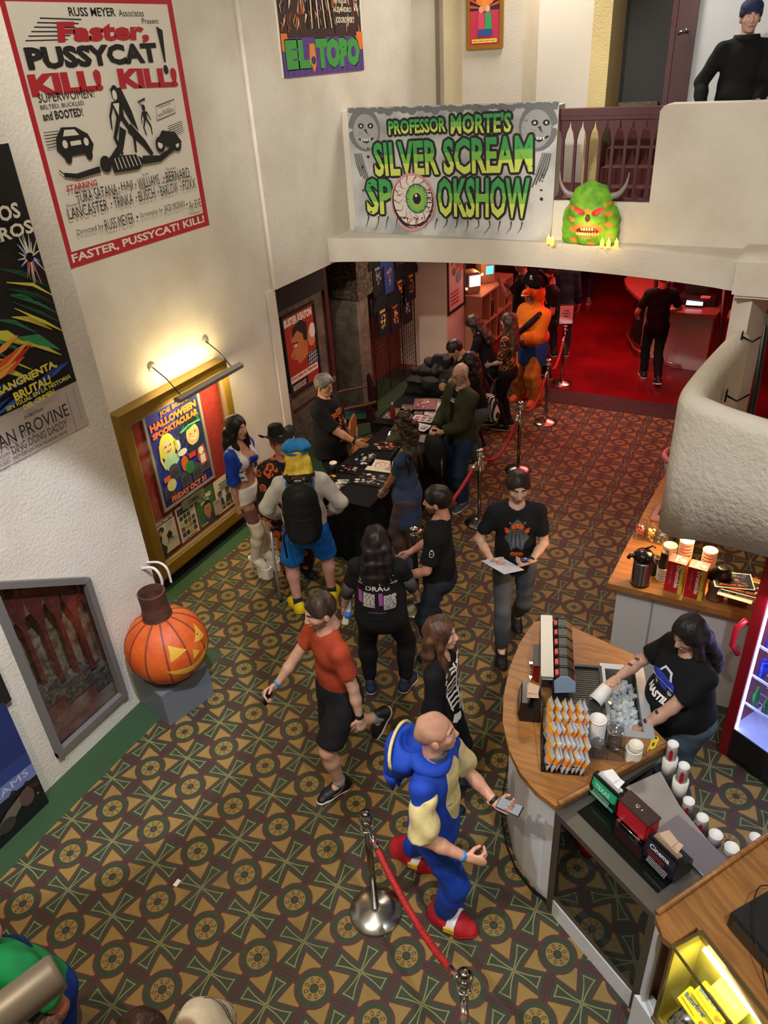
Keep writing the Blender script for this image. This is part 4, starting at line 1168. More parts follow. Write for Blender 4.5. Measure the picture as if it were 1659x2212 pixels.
# glass display case
dc = thing('display_case', 'steel framed glass display case with dark glass front and stainless top', 'display case', (2.72, .66, 0), CF)
W_, D_ = .745, .84
mb = MB(); FRM = mat('7a756c', .42, .8)
mb.bx((0, 0, .91), (W_, .10, .955), FRM).bx((0, 0, .915), (.07, D_, .955), FRM).bx((W_ - .09, 0, .915), (W_, .62, .955), FRM)
mb.bx((0, .0, .0), (.05, .05, .95), FRM).bx((W_ - .05, 0, .0), (W_, .05, .95), FRM).bx((.0, .005, .16), (W_, .04, .20), FRM); mb.build('frame', dc)
MB().quad([(.05, .005, .2), (W_ - .05, .005, .2), (W_ - .05, .005, .91), (.05, .005, .91)], glassmat('6a6c6a', .22)).build('front_glass', dc)
MB().bx((.05, .11, .16), (W_ - .05, .5, .165), GLASS).bx((.05, .2, .46), (W_ - .05, .5, .47), glassmat('9aa09c', .2)).bx((.05, .2, .68), (W_ - .05, .5, .69), glassmat('9aa09c', .2)).build('glass_shelf', dc)
MB().bx((.0, .0, .0), (W_, D_, .15), WALLW).bx((.04, .50, .15), (W_ - .04, .52, .91), mat('1a1614', .6)).build('case_base', dc)
MB().bx((.07, .10, .94), (W_ - .09, .40, .958), mat('0c0f0d', .08)).build('black_top_glass', dc)
mb = MB(); mb.prism([(.10, .40), (W_ - .06, .40), (W_ + .05, .54), (.60, .555), (.36, .605), (.14, .70)], .93, .965, mat('bcb8b2', .42, .9)); mb.build('steel_top', dc)
MB().bx((.40, .36, .966), (.76, .545, .975), mat('a8a4b0', .36, .95), bev=.003).build('raised_steel_plate', dc)
FDC = F2((2.72, .66, 0), CF)
# paper cups in dispensers behind the case
def cups(p, z0, z1, red, lab, sheath='1a1a1c', r=.038):
    t = thing('cup_stack', lab, 'cups', (p[0], p[1], z0), group=None)
    MB().lathe([(r + .006, 0), (r + .008, (z1 - z0) * .55), (r + .002, (z1 - z0) * .55)], mat(sheath, .3), n=20).build('holder', t)
    h = z1 - z0; mb = MB().lathe([(r * .9, h * .5), (r * .80, h - .012), (r * .86, h - .004), (r * .84, h), (r * .74, h - .004), (r * .72, h - .010), (.001, h - .010)], WHT, n=24)
    mb.build('cup', t)
    if red:
        mb = MB()
        for a0 in (2.6, 4.4, .6):
            for i in range(4):
                a = a0 + i * .16; a1 = a + .16; w0 = abs(i - 1.5) * .012
                q = lambda a, z: ((r * (.9 - .1 * (z - h * .5) / (h * .5)) + .0008) * math.cos(a), (r * (.9 - .1 * (z - h * .5) / (h * .5)) + .0008) * math.sin(a), z)
                mb.quad([q(a, h * .52 + w0), q(a1, h * .52 + w0), q(a1, h * .93 - w0), q(a, h * .93 - w0)], mat('b01824', .4))
        mb.build('red_print', t)
    return t
cups((3.235, 1.33), .80, 1.075, True, 'white and red paper cup stack nearest the oak counter, standing tall', 'e2dccb')
cups((3.32, 1.205), .78, 1.06, True, 'second white and red paper cup stack from the oak counter, standing tall', 'e2dccb')
cups((3.385, 1.035), .70, .98, True, 'red and white cup stack behind the steel plate, third from the oak counter')
cups((3.47, .955), .70, .98, True, 'red and white cup stack behind the steel plate, fourth from the oak counter')
cups((3.55, .875), .70, .98, False, 'wide white cup stack behind the steel plate, fifth from the oak counter', r=.043)
cups((3.635, .82), .70, .99, True, 'wide red and white cup stack at the far right corner of the steel plate', r=.045)
cups((3.74, .93), .66, 1.0, False, 'white cup stack in black holder beside the register end of the counter')
# register counter with candy case
C3 = math.radians(-40); F3 = F2((3.36, .24, 0), C3)
rc_ = thing('register_counter', 'oak topped register counter to the right of the glass case', 'counter', (3.36, .24, 0), C3)
CSE = Matrix.Rotation(-C3, 4, 'Z') @ Matrix.Translation((-3.36, -.24, 0))
def W3(p): v = CSE @ Vector((p[0], p[1], 0)); return (v.x, v.y)
top = [W3(p) for p in ((3.345, .255), (3.40, .165), (3.44, .15), (3.535, .285), (3.68, .155), (4.4, -.55), (4.9, .1), (4.05, 1.35))]
MB().prism(top, .955, 1.0, OAK).build('countertop', rc_)
mb = MB(); a = Vector((*W3((3.35, .27)), 1.008)); b = Vector((*W3((4.05, 1.36)), 1.008)); mb.tube([a, b], .016, OAK, 6); mb.build('edge_lip', rc_)
MB().prism([W3(p) for p in ((3.40, .30), (3.55, .32), (4.5, -.45), (4.8, .1), (4.0, 1.25))], 0, .95, mat('7a5030', .6)).build('counter_base', rc_)
MB().prism([W3(p) for p in ((3.33, .22), (3.41, .155), (4.4, -.70), (4.45, -.62), (3.42, .26))], 0, .30, WALLW).prism([W3(p) for p in ((3.355, .245), (3.375, .20), (3.40, .22), (3.39, .28))], .3, .95, WALLW).build('white_footing', rc_)
CB = F2((3.45, .14, 0), C3)
cc = thing('candy_case', 'glass candy case lit bright yellow inside and filled with sweet boxes', 'display case', (3.45, .14, 0), C3)
mb = MB(); BRS = mat('8a7a50', .3, .8)
L3 = 1.3
for a, b in (((0, 0), (0, .98)), ((.0, .17), (.0, .17))): pass
mb.bx((-.008, -.008, .30), (.008, .008, 1.0), BRS).bx((-.008, -.006, .993), (L3, .004, 1.003), BRS).bx((-.008, 0, .993), (.006, .18, 1.003), BRS).bx((-.012, -.012, .30), (L3, .012, .325), BRS).bx((0, .16, .985), (L3, .18, 1.003), BRS); mb.build('frame', cc)
MB().quad([(0, 0, .32), (L3, 0, .32), (L3, 0, .99), (0, 0, .99)], GLASS).quad([(0, 0, .998), (L3, 0, .998), (L3, .17, .998), (0, .17, .998)], GLASS).build('glass', cc)
MB().bx((0, .0, .28), (L3, .20, .30), mat('c8b040', .6)).bx((0, .19, .3), (L3, .21, .98), mat('c4b858', .6)).bx((-.01, .02, .3), (.0, .19, .98), mat('c0ae4c', .6)).build('lining', cc)
MB().bx((.03, .02, .62), (L3, .185, .626), GLASS).build('shelf', cc)
MB().tube([(.05, .15, .955), (L3, .15, .955)], .014, mat('fff6b0', .3, emit=6), 10).build('light_tube', cc)
lg_ = lamp('candy_case_light', 'AREA', CB @ Vector((.5, .13, .94)), 2.4, (1, .93, .45), CB @ Vector((.5, .05, .3)), .9, .06)
def candy(x, y, z, w, h, d, col, txt, tcol, lab, rz=0, tilt=.35, extra=None):
    t = MB().box((0, 0, 0), (w, d, h), mat(col, .4), bev=.002); 
    A = Art(100, 50); A.text(txt, 8, 17, 72, 18, mat(tcol, .4), .03, 4)
    if extra: extra(A)
    o = t.build('candy_box'); A.build('lettering', (-w / 2, -d / 2, -h / 2), (w, 0, 0), (0, 0, h), o)
    o.matrix_world = CB @ Matrix.Translation((x, y, z)) @ Matrix.Rotation(rz, 4, 'Z') @ Matrix.Rotation(-tilt, 4, 'X'); return tag(o, lab, 'candy box')
def blobs(c): 
    def f(A): A.ell(84, 14, 7, 7, mat(c, .4)).ell(92, 18, 5, 5, mat(c, .4)).line([(8, 14), (60, 10)], 2, mat('c89020', .5))
    return f
candy(.17, .05, .70, .17, .09, .03, 'f0d81c', 'Butterfinger', '3a50a0', 'yellow candy box with blue lettering at the front of the lit case', extra=blobs('c87820'), tilt=.9)
candy(.20, .10, .765, .17, .09, .03, 'f0d81c', 'Butterfinger', '3a50a0', 'yellow candy box with blue lettering leaning behind the front yellow one', extra=blobs('c87820'), tilt=.9)
candy(.24, .145, .835, .17, .09, .02, 'e8d848', 'Butterfinger', 'd8c870', 'yellow candy box right under the light tube, its glare painted in paler colours', extra=blobs('d8a040'), tilt=.9)  # glare of the tube put into paler box and lettering colours
candy(.37, .05, .70, .16, .08, .028, '3ac03a', 'Mike and Ike', 'f0f8e8', 'green candy box with white lettering at the front of the lit case', tilt=.9)
candy(.41, .10, .765, .16, .08, .028, '3ac83c', 'Mike and Ike', 'f0f8e8', 'green candy box with white lettering behind the front green one', tilt=.9)
candy(.58, .07, .73, .15, .08, .03, '5a3a90', 'Nerds', 'f0c0d0', 'purple candy box next to the green boxes in the lit case', tilt=.9)
candy(.58, .12, .80, .15, .08, .03, 'c83a30', 'Dots', 'f8f0e0', 'red candy box next to the green boxes in the lit case', tilt=.9)
rr = random.Random(9); dpl = ['silver snack pouch on the lower left of the candy case', 'grey pouch with red mark low in the candy case', 'blue and white pouch low in the candy case under the green boxes', 'dark pouch lying at the very front of the candy case']
for i, (x, c) in enumerate(((.10, 'a8a49a'), (.22, '8a7a6a'), (.34, '9ab0b8'), (.46, '6a6258'))):
    mb = MB(); V_ = []
    for j in range(7):
        t = j / 6; w = .05; d = .018 * math.sin(PI * t) + .003
        for k in range(8): a = 2 * PI * k / 8; V_.append((w * math.cos(a), d * math.sin(a), -.07 + .14 * t))
    mb.add(V_, [(j * 8 + k, j * 8 + (k + 1) % 8, (j + 1) * 8 + (k + 1) % 8, (j + 1) * 8 + k) for j in range(6) for k in range(8)], mat(c, .25, .4, noise=(40, rr.choice(['b03028', '304a70', 'e0e0e0', '202020']), .45, .6)), True)
    o = mb.build('candy_pouch'); o.matrix_world = CB @ Matrix.Translation((x, .08, .42)) @ Matrix.Rotation(-.9, 4, 'X'); tag(o, dpl[i], 'candy pouch')
cdr = thing('cash_box', 'large black cash box on the oak register counter', 'cash box', CB @ Vector((.02, .30, 1.0)), C3 + .04)
MB().bx((.0, .0, 0), (.70, .42, .11), mat('15140f', .45, bump=(300, .0008)), bev=.006).build('casing', cdr); MB().bx((.03, -.006, .02), (.67, 0, .09), mat('2c2a1c', .35)).build('front_panel', cdr)
sc_ = thing('card_terminal', 'grey card terminal with black rollers on top of the black cash drawer', 'card terminal', CB @ Vector((.16, .55, 1.115)), C3 + .1)
MB().bx((0, -.12, 0), (.34, .14, .035), mat('77736a', .35, .4), bev=.012).build('housing', sc_); MB().lathe([(.03, 0), (.03, .012), (.02, .014)], STEEL2, (.06, .06, .035), 20).build('knob', sc_)
mb = MB()
for i in range(3): mb.tube([(.10 + i * .09, -.06, .04), (.16 + i * .09, -.06, .04)], .018, BLK_, 10)
mb.build('rollers', sc_)
sg = thing('paper_sign', 'white paper sign with black handwritten capitals taped to the terminal', 'sign', CB @ Vector((.26, .63, 1.16)), C3 + .1)
MB().box((0, 0, .09), (.17, .003, .20), WHT).build('sheet', sg); sg.rotation_euler = (-.75, 0, C3 + .35)
A = Art(); A.text('TIPS', 8, 62, 84, 26, BLK_, .05).text('$', 10, 14, 26, 34, BLK_, .04); A.build('writing', (-.08, -.002, -.005), (.16, 0, 0), (0, 0, .19), sg)
sp_ = thing('tablet', 'dark edged tablet propped at the back of the register counter', 'tablet', CB @ Vector((.17, .90, 1.06)), C3 + .3)
MB().box((0, 0, 0), (.28, .19, .02), mat('16181c', .3), bev=.004).box((.0, 0, .0105), (.25, .16, .001), mat('b8bcd8', .2, emit=.35)).build('screen', sp_); sp_.rotation_euler = (.6, 0, C3 + .3)
pts = [CB @ Vector(p) for p in ((.04, .78, 1.04), (-.02, .66, 1.02), (-.01, .5, 1.13), (.10, .35, 1.125), (.22, .28, 1.11), (.34, .24, 1.01), (.50, .19, 1.012), (.72, .22, 1.01))]
def catm(P, n=8):
    P = [Vector(p) for p in P]; o = []
    for i in range(len(P) - 1):
        a, b, c, d = P[max(i - 1, 0)], P[i], P[i + 1], P[min(i + 2, len(P) - 1)]
        for k in range(n): t = k / n; o.append(.5 * (2 * b + (c - a) * t + (2 * a - 5 * b + 4 * c - d) * t * t + (3 * b - a - 3 * c + d) * t ** 3))
    return o + [P[-1]]
cb = MB().tube(catm(pts), .003, BLK_, 6).build('cable'); tag(cb, 'thin black cable looping over the cash drawer and oak top', 'cable')
# ---- back counter under the stair
bc = thing('back_counter', 'long oak topped back counter with white panelled front under the curved stair', 'counter', (2.5, 2.85, 0))
MB().prism([(-.02, 0), (1.12, 0), (1.12, .5), (.30, .62), (.22, 2.6), (.10, 2.6), (.02, 1.2)], .95, 1.0, OAK).build('countertop', bc)
mb = MB().bx((.05, .07, 0), (1.08, .12, .95), mat('bdbab4', .6)).prism([(.05, .1), (.30, .5), (.20, 2.55), (.13, 2.55), (.07, 1.2)], 0, .95, mat('8a8078', .7))
mb.bx((.33, .062, .02), (.34, .072, .93), mat('8a8680', .6)).bx((.66, .062, .02), (.67, .072, .93), mat('8a8680', .6)).build('front_panels', bc)
lamp('under_stair_light', 'AREA', (3.05, 3.25, 1.62), 14, (1, .58, .22), (3.0, 3.2, 1.0), .35)
ap = thing('airpot', 'stainless steel airpot with black pump lid on the back counter', 'airpot', (2.71, 2.95, 1.0))
MB().lathe([(.070, 0), (.074, .01), (.074, .02), (.070, .025), (.070, .21), (.060, .225)], mat('9c9894', .25, 1.0), n=28).build('body', ap)
MB().lathe([(.074, 0), (.074, .02)], BLK_, n=28).lathe([(.066, .222), (.078, .24), (.076, .28), (.055, .305), (.01, .312)], mat('101010', .2), n=28).build('lid', ap)
MB().tube([(-.05, -.03, .27), (-.095, -.05, .275), (-.105, -.055, .25)], .016, mat('101010', .2), 8).tube([(.07, .0, .25), (.10, .0, .20), (.09, 0, .12)], .009, BLK_, 8).tube([(0, .03, .31), (.05, .06, .335), (.07, .06, .32)], .008, BLK_, 6).build('spout_and_handle', ap)
cb_ = thing('cup_stack', 'tall stack of black paper coffee cups beside the airpot', 'cups', (2.85, 3.07, 1.0))
MB().lathe([(.036, .12), (.030, .25), (.031, .262), (.026, .262), (.025, .255), (.001, .255)], mat('101012', .5), n=22).build('top_cup', cb_)
mb = MB()
for i in range(7): mb.lathe([(.035, .006 + i * .017), (.043, .008 + i * .017), (.043, .013 + i * .017), (.037, .014 + i * .017)], WHT, n=22).lathe([(.037, .013 + i * .017), (.037, .023 + i * .017)], BLK_, n=22)
mb.build('cup_rims', cb_)
stack('cup_stack', 'shorter dark cup stack between the airpot and the tall black cups', (2.78, 3.12, 1.0), .036, .16, mat('2a2622', .5), 7)
def stick_box(loc, lab):
    t = thing('ice_cream_box', lab, 'box', loc, -.10)
    MB().box((0, 0, .14), (.135, .115, .28), mat('b0151e', .45), bev=.002).build('carton', t)
    A = Art(100, 200); A.rect(76, 0, 24, 200, mat('c8b830', .5)); A.text('Drumsticks', 52, 186, 150, 24, mat('e8d8d4', .5), .04, -90); A.text('sundae cones', 24, 176, 120, 10, mat('d87888', .5), .01, -90); A.text('12 COUNT', 92, 150, 90, 9, mat('3a3410', .5), .02, -90)
    A.build('front_print', (-.0675, -.0578, .0), (.135, 0, 0), (0, 0, .28), t)
    A = Art(); A.text('Drum', 34, 88, 74, 16, WHT, .03, -90).ell(76, 44, 14, 18, mat('e8dcc8', .5)).line([(44, 14), (58, 50), (52, 88)], 4, mat('e89098', .5)); A.build('lid_print', (-.0675, -.0575, .281), (.135, 0, 0), (0, .115, 0), t)
    return t
stick_box((2.965, 2.985, 1.0), 'left of two tall red ice cream cone boxes on the back counter'); stick_box((3.115, 2.965, 1.0), 'right of two tall red ice cream cone boxes, beside the brown bag')
def lump(name, lab, cat, loc, r, m, seed=1, h=.014, amp=.015, fr=40, sq=None, top=None):
    g = G((-r[0] * 1.3, -r[1] * 1.3, -.01), (r[0] * 1.3, r[1] * 1.3, r[2] * 1.25), h)
    f = g.rc((0, 0, r[2] * .2), (0, 0, r[2] * .75), r[0], r[0] * .85, (0, 1, 0), min(r[1] / r[0], .99)) + g.wob(amp, fr, seed); f = np.maximum(f, -g.Z)
    V, F = surf(g, f); o = npobj(name, smooth_mesh(V, F), F, [m]); o.location = loc; return tag(o, lab, cat)
lump('paper_bag', 'brown paper bag with black liner on the back counter beside the red boxes', 'bag', (3.27, 2.98, 1.0), (.075, .06, .16), mat('6e5440', .8), 3, .01)
lump('black_liner_bag', 'crumpled black plastic bag stuffed on top of the brown paper bag', 'bag', (3.27, 3.02, 1.15), (.085, .06, .10), mat('0e0e0e', .25), 4, .01)
lump('paper_bag', 'second brown paper bag standing by the red fridge on the back counter', 'bag', (3.42, 3.0, 1.0), (.06, .055, .13), mat('5e4a3a', .8), 5, .01)
for i, (x, y, h, lab) in enumerate(((2.86, 3.28, .20, 'round clear plastic cup tub behind the black coffee cups'), (2.98, 3.24, .30, 'tall clear plastic sleeve of cups behind the left red box'), (3.16, 3.22, .27, 'clear plastic bag of cups behind the right red box'))):
    stack('cup_sleeve', lab, (x, y, 1.0), .055, h, mat('d8c4b8', .3, alpha=.75), 10)
cbn = thing('candy_bins', 'clear acrylic bins of wrapped candies on the back counter edge', 'bins', (2.66, 3.62, 1.0), -.05)
for i, c in enumerate(('c04848', 'd8a028', '5a7888')):
    x = -.09 + i * .09; mb = MB()
    for a, b in (((x - .04, -.07, 0), (x + .04, -.067, .10)), ((x - .04, .067, 0), (x + .04, .07, .14)), ((x - .04, -.07, 0), (x - .037, .07, .11)), ((x + .037, -.07, 0), (x + .04, .07, .11))): mb.bx(a, b, ACR)
    mb.build('bin', cbn); mb = MB(); r = random.Random(i)
    for q in range(40): mb.sphere((x + r.uniform(-.028, .028), r.uniform(-.055, .055), r.uniform(.015, .085)), r.uniform(.009, .014), mat(r.choice([c, 'e8e0d8', c]), .3), 6, 4)
    o = mb.build('candies', cbn); o['kind'] = 'stuff'
pr_ = thing('card_reader', 'pinkish tablet style card reader lying near the candy bins', 'card reader', (2.68, 4.03, 1.0), -.05)
MB().box((0, 0, .02), (.16, .26, .03), mat('9a6a6e', .4), bev=.008).box((.02, .02, .037), (.10, .15, .004), mat('3a3436', .2)).build('body', pr_)
nb = thing('condiment_box', 'black box with chrome bottles further along the back counter', 'box', (2.70, 4.75, 1.0))
MB().bx((-.10, -.12, 0), (.10, .12, .13), mat('14120f', .4)).build('box', nb)
mb = MB()
for x in (-.05, .02, .07): mb.lathe([(.022, .1), (.022, .2), (.012, .22), (.008, .25)], mat('c8beb4', .2, .6), (x, .03, 0), 12)
mb.build('bottles', nb)
tb = thing('trash_bin', 'round steel trash bin with rolled pink rim at the end of the back counter', 'bin', (2.66, 5.62, 0))
MB().lathe([(.20, 0), (.21, .80), (.19, .80), (.18, .3)], STEEL2, n=28).build('drum', tb); MB().tube([(.22 * math.cos(a), .22 * math.sin(a), .82) for a in np.linspace(0, 2 * PI, 25)], .035, mat('c87078', .4), 10).build('rim', tb)
lump('cardboard_cups', 'crumpled cardboard cups filling the steel trash bin', 'rubbish', (2.66, 5.62, .66), (.16, .15, .16), mat('8a7458', .8), 6, .016, .03)
# poster cards stacked by the fridge
for i, (x, y, z, rz, lab) in enumerate(((3.36, 3.02, 1.17, .25, 'halloween event poster card fanned on top of the brown bags'), (3.44, 2.98, 1.16, -.05, 'second halloween event poster card with FRIDAY OCT lettering'))):
    t = thing('poster_card', lab, 'poster', (x, y, z), rz); MB().box((0, 0, 0), (.28, .20, .003), WHT).build('card', t)
    A = Art(100, 72); A.rect(3, 3, 94, 66, mat('1c2440', .4)); r = random.Random(i)
    for q in range(16): A.ell(r.uniform(10, 90), r.uniform(20, 62), r.uniform(3, 8), r.uniform(3, 7), mat(r.choice(['2a6a4a', 'c85a2c', '3a3a7a', 'b8b0a0', '4a4a50', '1a1c28']), .5), 8)
    A.text('FRIDAY OCT', 14, 6, 70, 9, mat('d8562c', .5), .03); A.build('print', (-.14, -.10, .002), (.28, 0, 0), (0, .20, 0), t)
t = thing('flyer', 'white flyer with heavy black lettering sticking out under the poster cards', 'flyer', (3.40, 2.89, 1.14), -.12); MB().box((0, 0, 0), (.24, .12, .002), WHT).build('sheet', t); A = Art(); A.text('BATTLE', 6, 40, 44, 46, BLK_, .05); A.build('lettering', (-.12, -.06, .0015), (.24, 0, 0), (0, .12, 0), t)
# fridge
FR = math.radians(-30); fg = thing('drinks_fridge', 'tall red drinks fridge with glowing glass door full of cans', 'fridge', (3.52, 2.44, 0), FR); RF = mat('8c0f1a', .3)
mb = MB().bx((0, 0, .0), (.70, .66, .28), mat('1c1512', .6)).bx((0, 0, .28), (.055, .66, 1.86), RF, bev=.01).bx((.645, 0, .28), (.70, .66, 1.86), RF, bev=.01).bx((0, 0, 1.80), (.70, .66, 1.95), RF, bev=.02).bx((.05, .60, .28), (.65, .66, 1.85), mat('dfe6ff', .5)).bx((.05, .0, .28), (.65, .6, .30), mat('cfd8ff', .4)); mb.build('cabinet', fg)
MB().bx((.0, -.012, .0), (.08, .0, 1.88), RF, bev=.006).bx((.62, -.012, 0), (.70, 0, 1.88), RF, bev=.006).bx((.08, -.012, 1.62), (.62, 0, 1.80), mat('2a0d10', .3)).bx((.08, -.01, .05), (.62, 0, .30), mat('14100e', .7)).build('door_frame', fg)
MB().bx((.08, -.006, .30), (.62, -.002, 1.62), glassmat('eef2ff', .06)).build('door_glass', fg)
MB().box((.088, .01, .96), (.012, .012, 1.30), mat('c8d4ff', .3, emit=10)).box((.612, .01, .96), (.012, .012, 1.30), mat('c8d4ff', .3, emit=10)).build('light_strips', fg)
MB().tube([(-.02, -.02, 1.28), (-.055, -.06, 1.20), (-.055, -.06, 1.05), (-.02, -.02, .97)], .02, mat('c01830', .3), 10).build('door_handle', fg)
lamp('fridge_light', 'AREA', F2(fg.location, FR) @ Vector((.35, .10, 1.55)), 7, (.72, .80, 1), F2(fg.location, FR) @ Vector((.35, .2, .6)), .5)
MB().lathe([(.05, 0), (.05, .006)], mat('d02038', .3), n=20, M=Matrix.Translation((.30, -.012, 1.71)) @ Matrix.Rotation(PI / 2, 4, 'X')).build('door_badge', fg)
for zi in range(4):
    z = .52 + zi * .27; mb = MB()
    for y in np.linspace(.06, .50, 6): mb.tube([(.07, y, z), (.63, y, z)], .004, mat('e0e6ff', .3), 6)
    mb.tube([(.07, .045, z + .03), (.63, .045, z + .03)], .006, mat('e8eeff', .3), 6); mb.build('shelf', fg)
    for xi in range(6):
        kind = 'can' if zi in (1, 2) else 'bottle'
        c = ('2038b8', '2a48c8', '1c30a0', '2a48c8', '3a5ad0', '2038b8')[xi] if zi != 0 else '2f7a3a'
        if zi == 3: c = ('d8b020', 'e0e0e0', '2a7a4a', 'd8b020', '3050c0', 'e8e8e8')[xi]
        if zi == 0 and xi > 3: c = '88b8b0'
        hgt_ = .155 if kind == 'can' else .17
        mb = MB()
        if kind == 'can': mb.lathe([(.024, 0), (.029, .01), (.029, hgt_ - .012), (.024, hgt_), (.022, hgt_ - .004), (.001, hgt_ - .004)], mat(c, .3, .3), n=16).lathe([(.0295, .05), (.0295, .11)], mat('c8ccd8' if xi % 2 else c, .3), n=16)
        else: mb.lathe([(.026, 0), (.027, .10), (.012, .14), (.012, .18), (.001, .18)], mat(c, .15), n=14)
        o = mb.build('drink_' + kind, loc=F2(fg.location, FR) @ Vector((.12 + xi * .09, .10, z + .005)))
        tag(o, {1: 'blue energy drink can on the second shelf of the red fridge', 2: 'blue energy drink can on the third shelf of the red fridge', 0: 'green glass bottle on the bottom shelf of the red fridge', 3: 'mixed coloured bottle on the top visible shelf of the red fridge'}[zi], 'drink', {1: 'cans on the second fridge shelf', 2: 'cans on the third fridge shelf', 0: 'bottles on the bottom fridge shelf', 3: 'bottles on the top fridge shelf'}[zi])
# ================================================================== stanchions and ropes
def stanchion(p, lab, ball=False, dark=False, h=.93):
    t = thing('stanchion', lab, 'stanchion', (p[0], p[1], 0)); M_ = mat('9a968e', .16, 1.0)
    MB().lathe([(.170, 0), (.172, .008), (.165, .018), (.10, .038), (.045, .052), (.03, .055)], mat('a8a49a', .24, 1.0), n=36).build('base', t)
    MB().tube([(0, 0, .05), (0, 0, h)], .021 if not dark else .026, M_ if not dark else mat('2c2a28', .3, .7), 16).build('pole', t)
    if ball: 
        MB().sphere((0, 0, h + .045), .045, glassmat('dcdcd8', .35, .02)).sphere((0, 0, h + .045), .018, M_, 10, 6).lathe([(.030, 0), (.034, .012), (.024, .03)], M_, (0, 0, h - .012)).lathe([(.03, 0), (.012, .008)], M_, (0, 0, h + .082), 20).build('crystal_finial', t)
    else: MB().lathe([(.022, -.05), (.036, -.045), (.036, -.03), (.024, -.02), (.024, 0), (.042, .008), (.044, .018), (.018, .026), (.004, .03)], CHROME, (0, 0, h), 24).build('crown_top', t)
    MB().tube([(.036 * math.cos(a), .036 * math.sin(a), h - .05) for a in np.linspace(0, 2 * PI, 13)], .004, CHROME, 6).build('ring', t)
    return t
STN = {'a': (1.749, .167), 'b': (2.60, -.40), 'c': (.635, 4.769), 'd': (.631, 6.135), 'e': (.518, 7.647), 'f': (.314, 9.144), 'g': (.66, 3.06)}
stanchion(STN['a'], 'steel stanchion with crystal ball in the foreground beside the man in blue', True, h=.90)
stanchion(STN['b'], 'steel stanchion with crystal ball cut by the bottom edge of the frame', True, h=.90)
stanchion(STN['c'], 'chrome stanchion beside the blue jeans of the bald man, bright red rope hooked on')
stanchion(STN['d'], 'dark chrome stanchion halfway along the queue, second from the bald man')
stanchion(STN['e'], 'thin chrome stanchion in front of the orange bird costume')
st_f = stanchion(STN['f'], 'stanchion carrying the framed LINE STARTS HERE sign on the red floor')
stanchion(STN['g'], 'dark belt stanchion beside the dark haired man in profile', dark=True)
RV = mat('b01a18', .65, bump=(200, .002), noise=(60, '7a0e10', .4, .7))
def rope(a, b, sag, lab, z=.87):
    t = thing('velvet_rope', lab, 'rope', (a[0], a[1], 0)); A_, B_ = Vector((0, 0, z)), Vector((b[0] - a[0], b[1] - a[1], z)); P = []
    for i in range(25):
        u = i / 24; p = A_.lerp(B_, u); p.z -= sag * 4 * u * (1 - u); P.append(p)
    MB().tube(P[2:-2], .020, RV, 12).build('rope', t)
    MB().tube([P[0] + Vector((0, 0, -.01)), P[1]], .005, CHROME, 6).tube([P[1], P[3]], [.014, .023], CHROME, 12).build('hook_end', t)
    MB().tube([P[-1] + Vector((0, 0, -.01)), P[-2]], .005, CHROME, 6).tube([P[-2], P[-4]], [.014, .023], CHROME, 12).build('hook_end', t)
rope(STN['a'], STN['b'], .16, 'bright red velvet rope sweeping across the foreground between the crystal ball posts')
rope(STN['g'], STN['c'], .14, 'bright red rope running down past the bald man\'s shoes')
rope(STN['c'], STN['d'], .30, 'dark red rope sagging behind the man in the pumpkin ghost shirt')
rope(STN['d'], STN['e'], .28, 'red rope sagging in front of the tiger shirt and bird costume')
rope(STN['e'], STN['f'], .28, 'red rope hooked to the stanchion with the framed sign')
rope(STN['b'], (3.0, -1.5), .2, 'short end of red rope at the bottom edge hanging from the crystal post')
sg2 = thing('sign', 'framed white sign reading LINE STARTS HERE standing on the farthest stanchion', 'sign', (STN['f'][0], STN['f'][1], .96), .38)
MB().box((0, 0, .16), (.235, .018, .31), mat('4a3c3a', .3, .7)).build('frame', sg2); A = Art(); A.rect(0, 0, 100, 100, mat('d8ccd0', .5))
for i, s_ in enumerate(('LINE', 'STARTS', 'HERE')): A.text(s_, (30, 20, 30)[i], 68 - i * 15, (40, 60, 40)[i], 8, BLK_, .05)
A.build('sheet', (-.10, -.010, .02), (.20, 0, 0), (0, 0, .28), sg2)
# ================================================================== pumpkin
pb = thing('grey_plinth', 'grey painted box plinth under the big pumpkin by the left wall', 'box', (-.72, 1.09, 0), -.23)
MB().box((0, 0, .175), (.44, .47, .35), mat('6a7078', .6, bump=(8, .003)), bev=.004).build('box', pb)
pk = thing('jack_o_lantern', 'large papier mache orange pumpkin with carved yellow face and brown stem on the grey plinth', 'pumpkin', (-.655, 1.08, .35))
g = G((-.42, -.42, -.02), (.42, .42, .72), .012); rx = np.sqrt(g.X ** 2 + g.Y ** 2); th = np.arctan2(g.Y, g.X)
f = np.sqrt((rx / .335) ** 2 + ((g.Z - .31) / .315) ** 2) - 1; f = f * .30 + .004 * np.abs(np.cos(th * 6)) - .002; f = np.maximum(f, .012 - g.Z)
V, F = surf(g, f); V = smooth_mesh(V, F, 2); pm = mat('c8501c', .55, noise=(7, 'd8651f', .35, .7), bump=(9, .01))
po = npobj('shell', V, F, [pm], None, pk)
bv = BVHTree.FromPolygons([tuple(map(float, v)) for v in V], [tuple(map(int, q)) for q in F])
mb = MB(); GR = mat('7a3a22', .6)
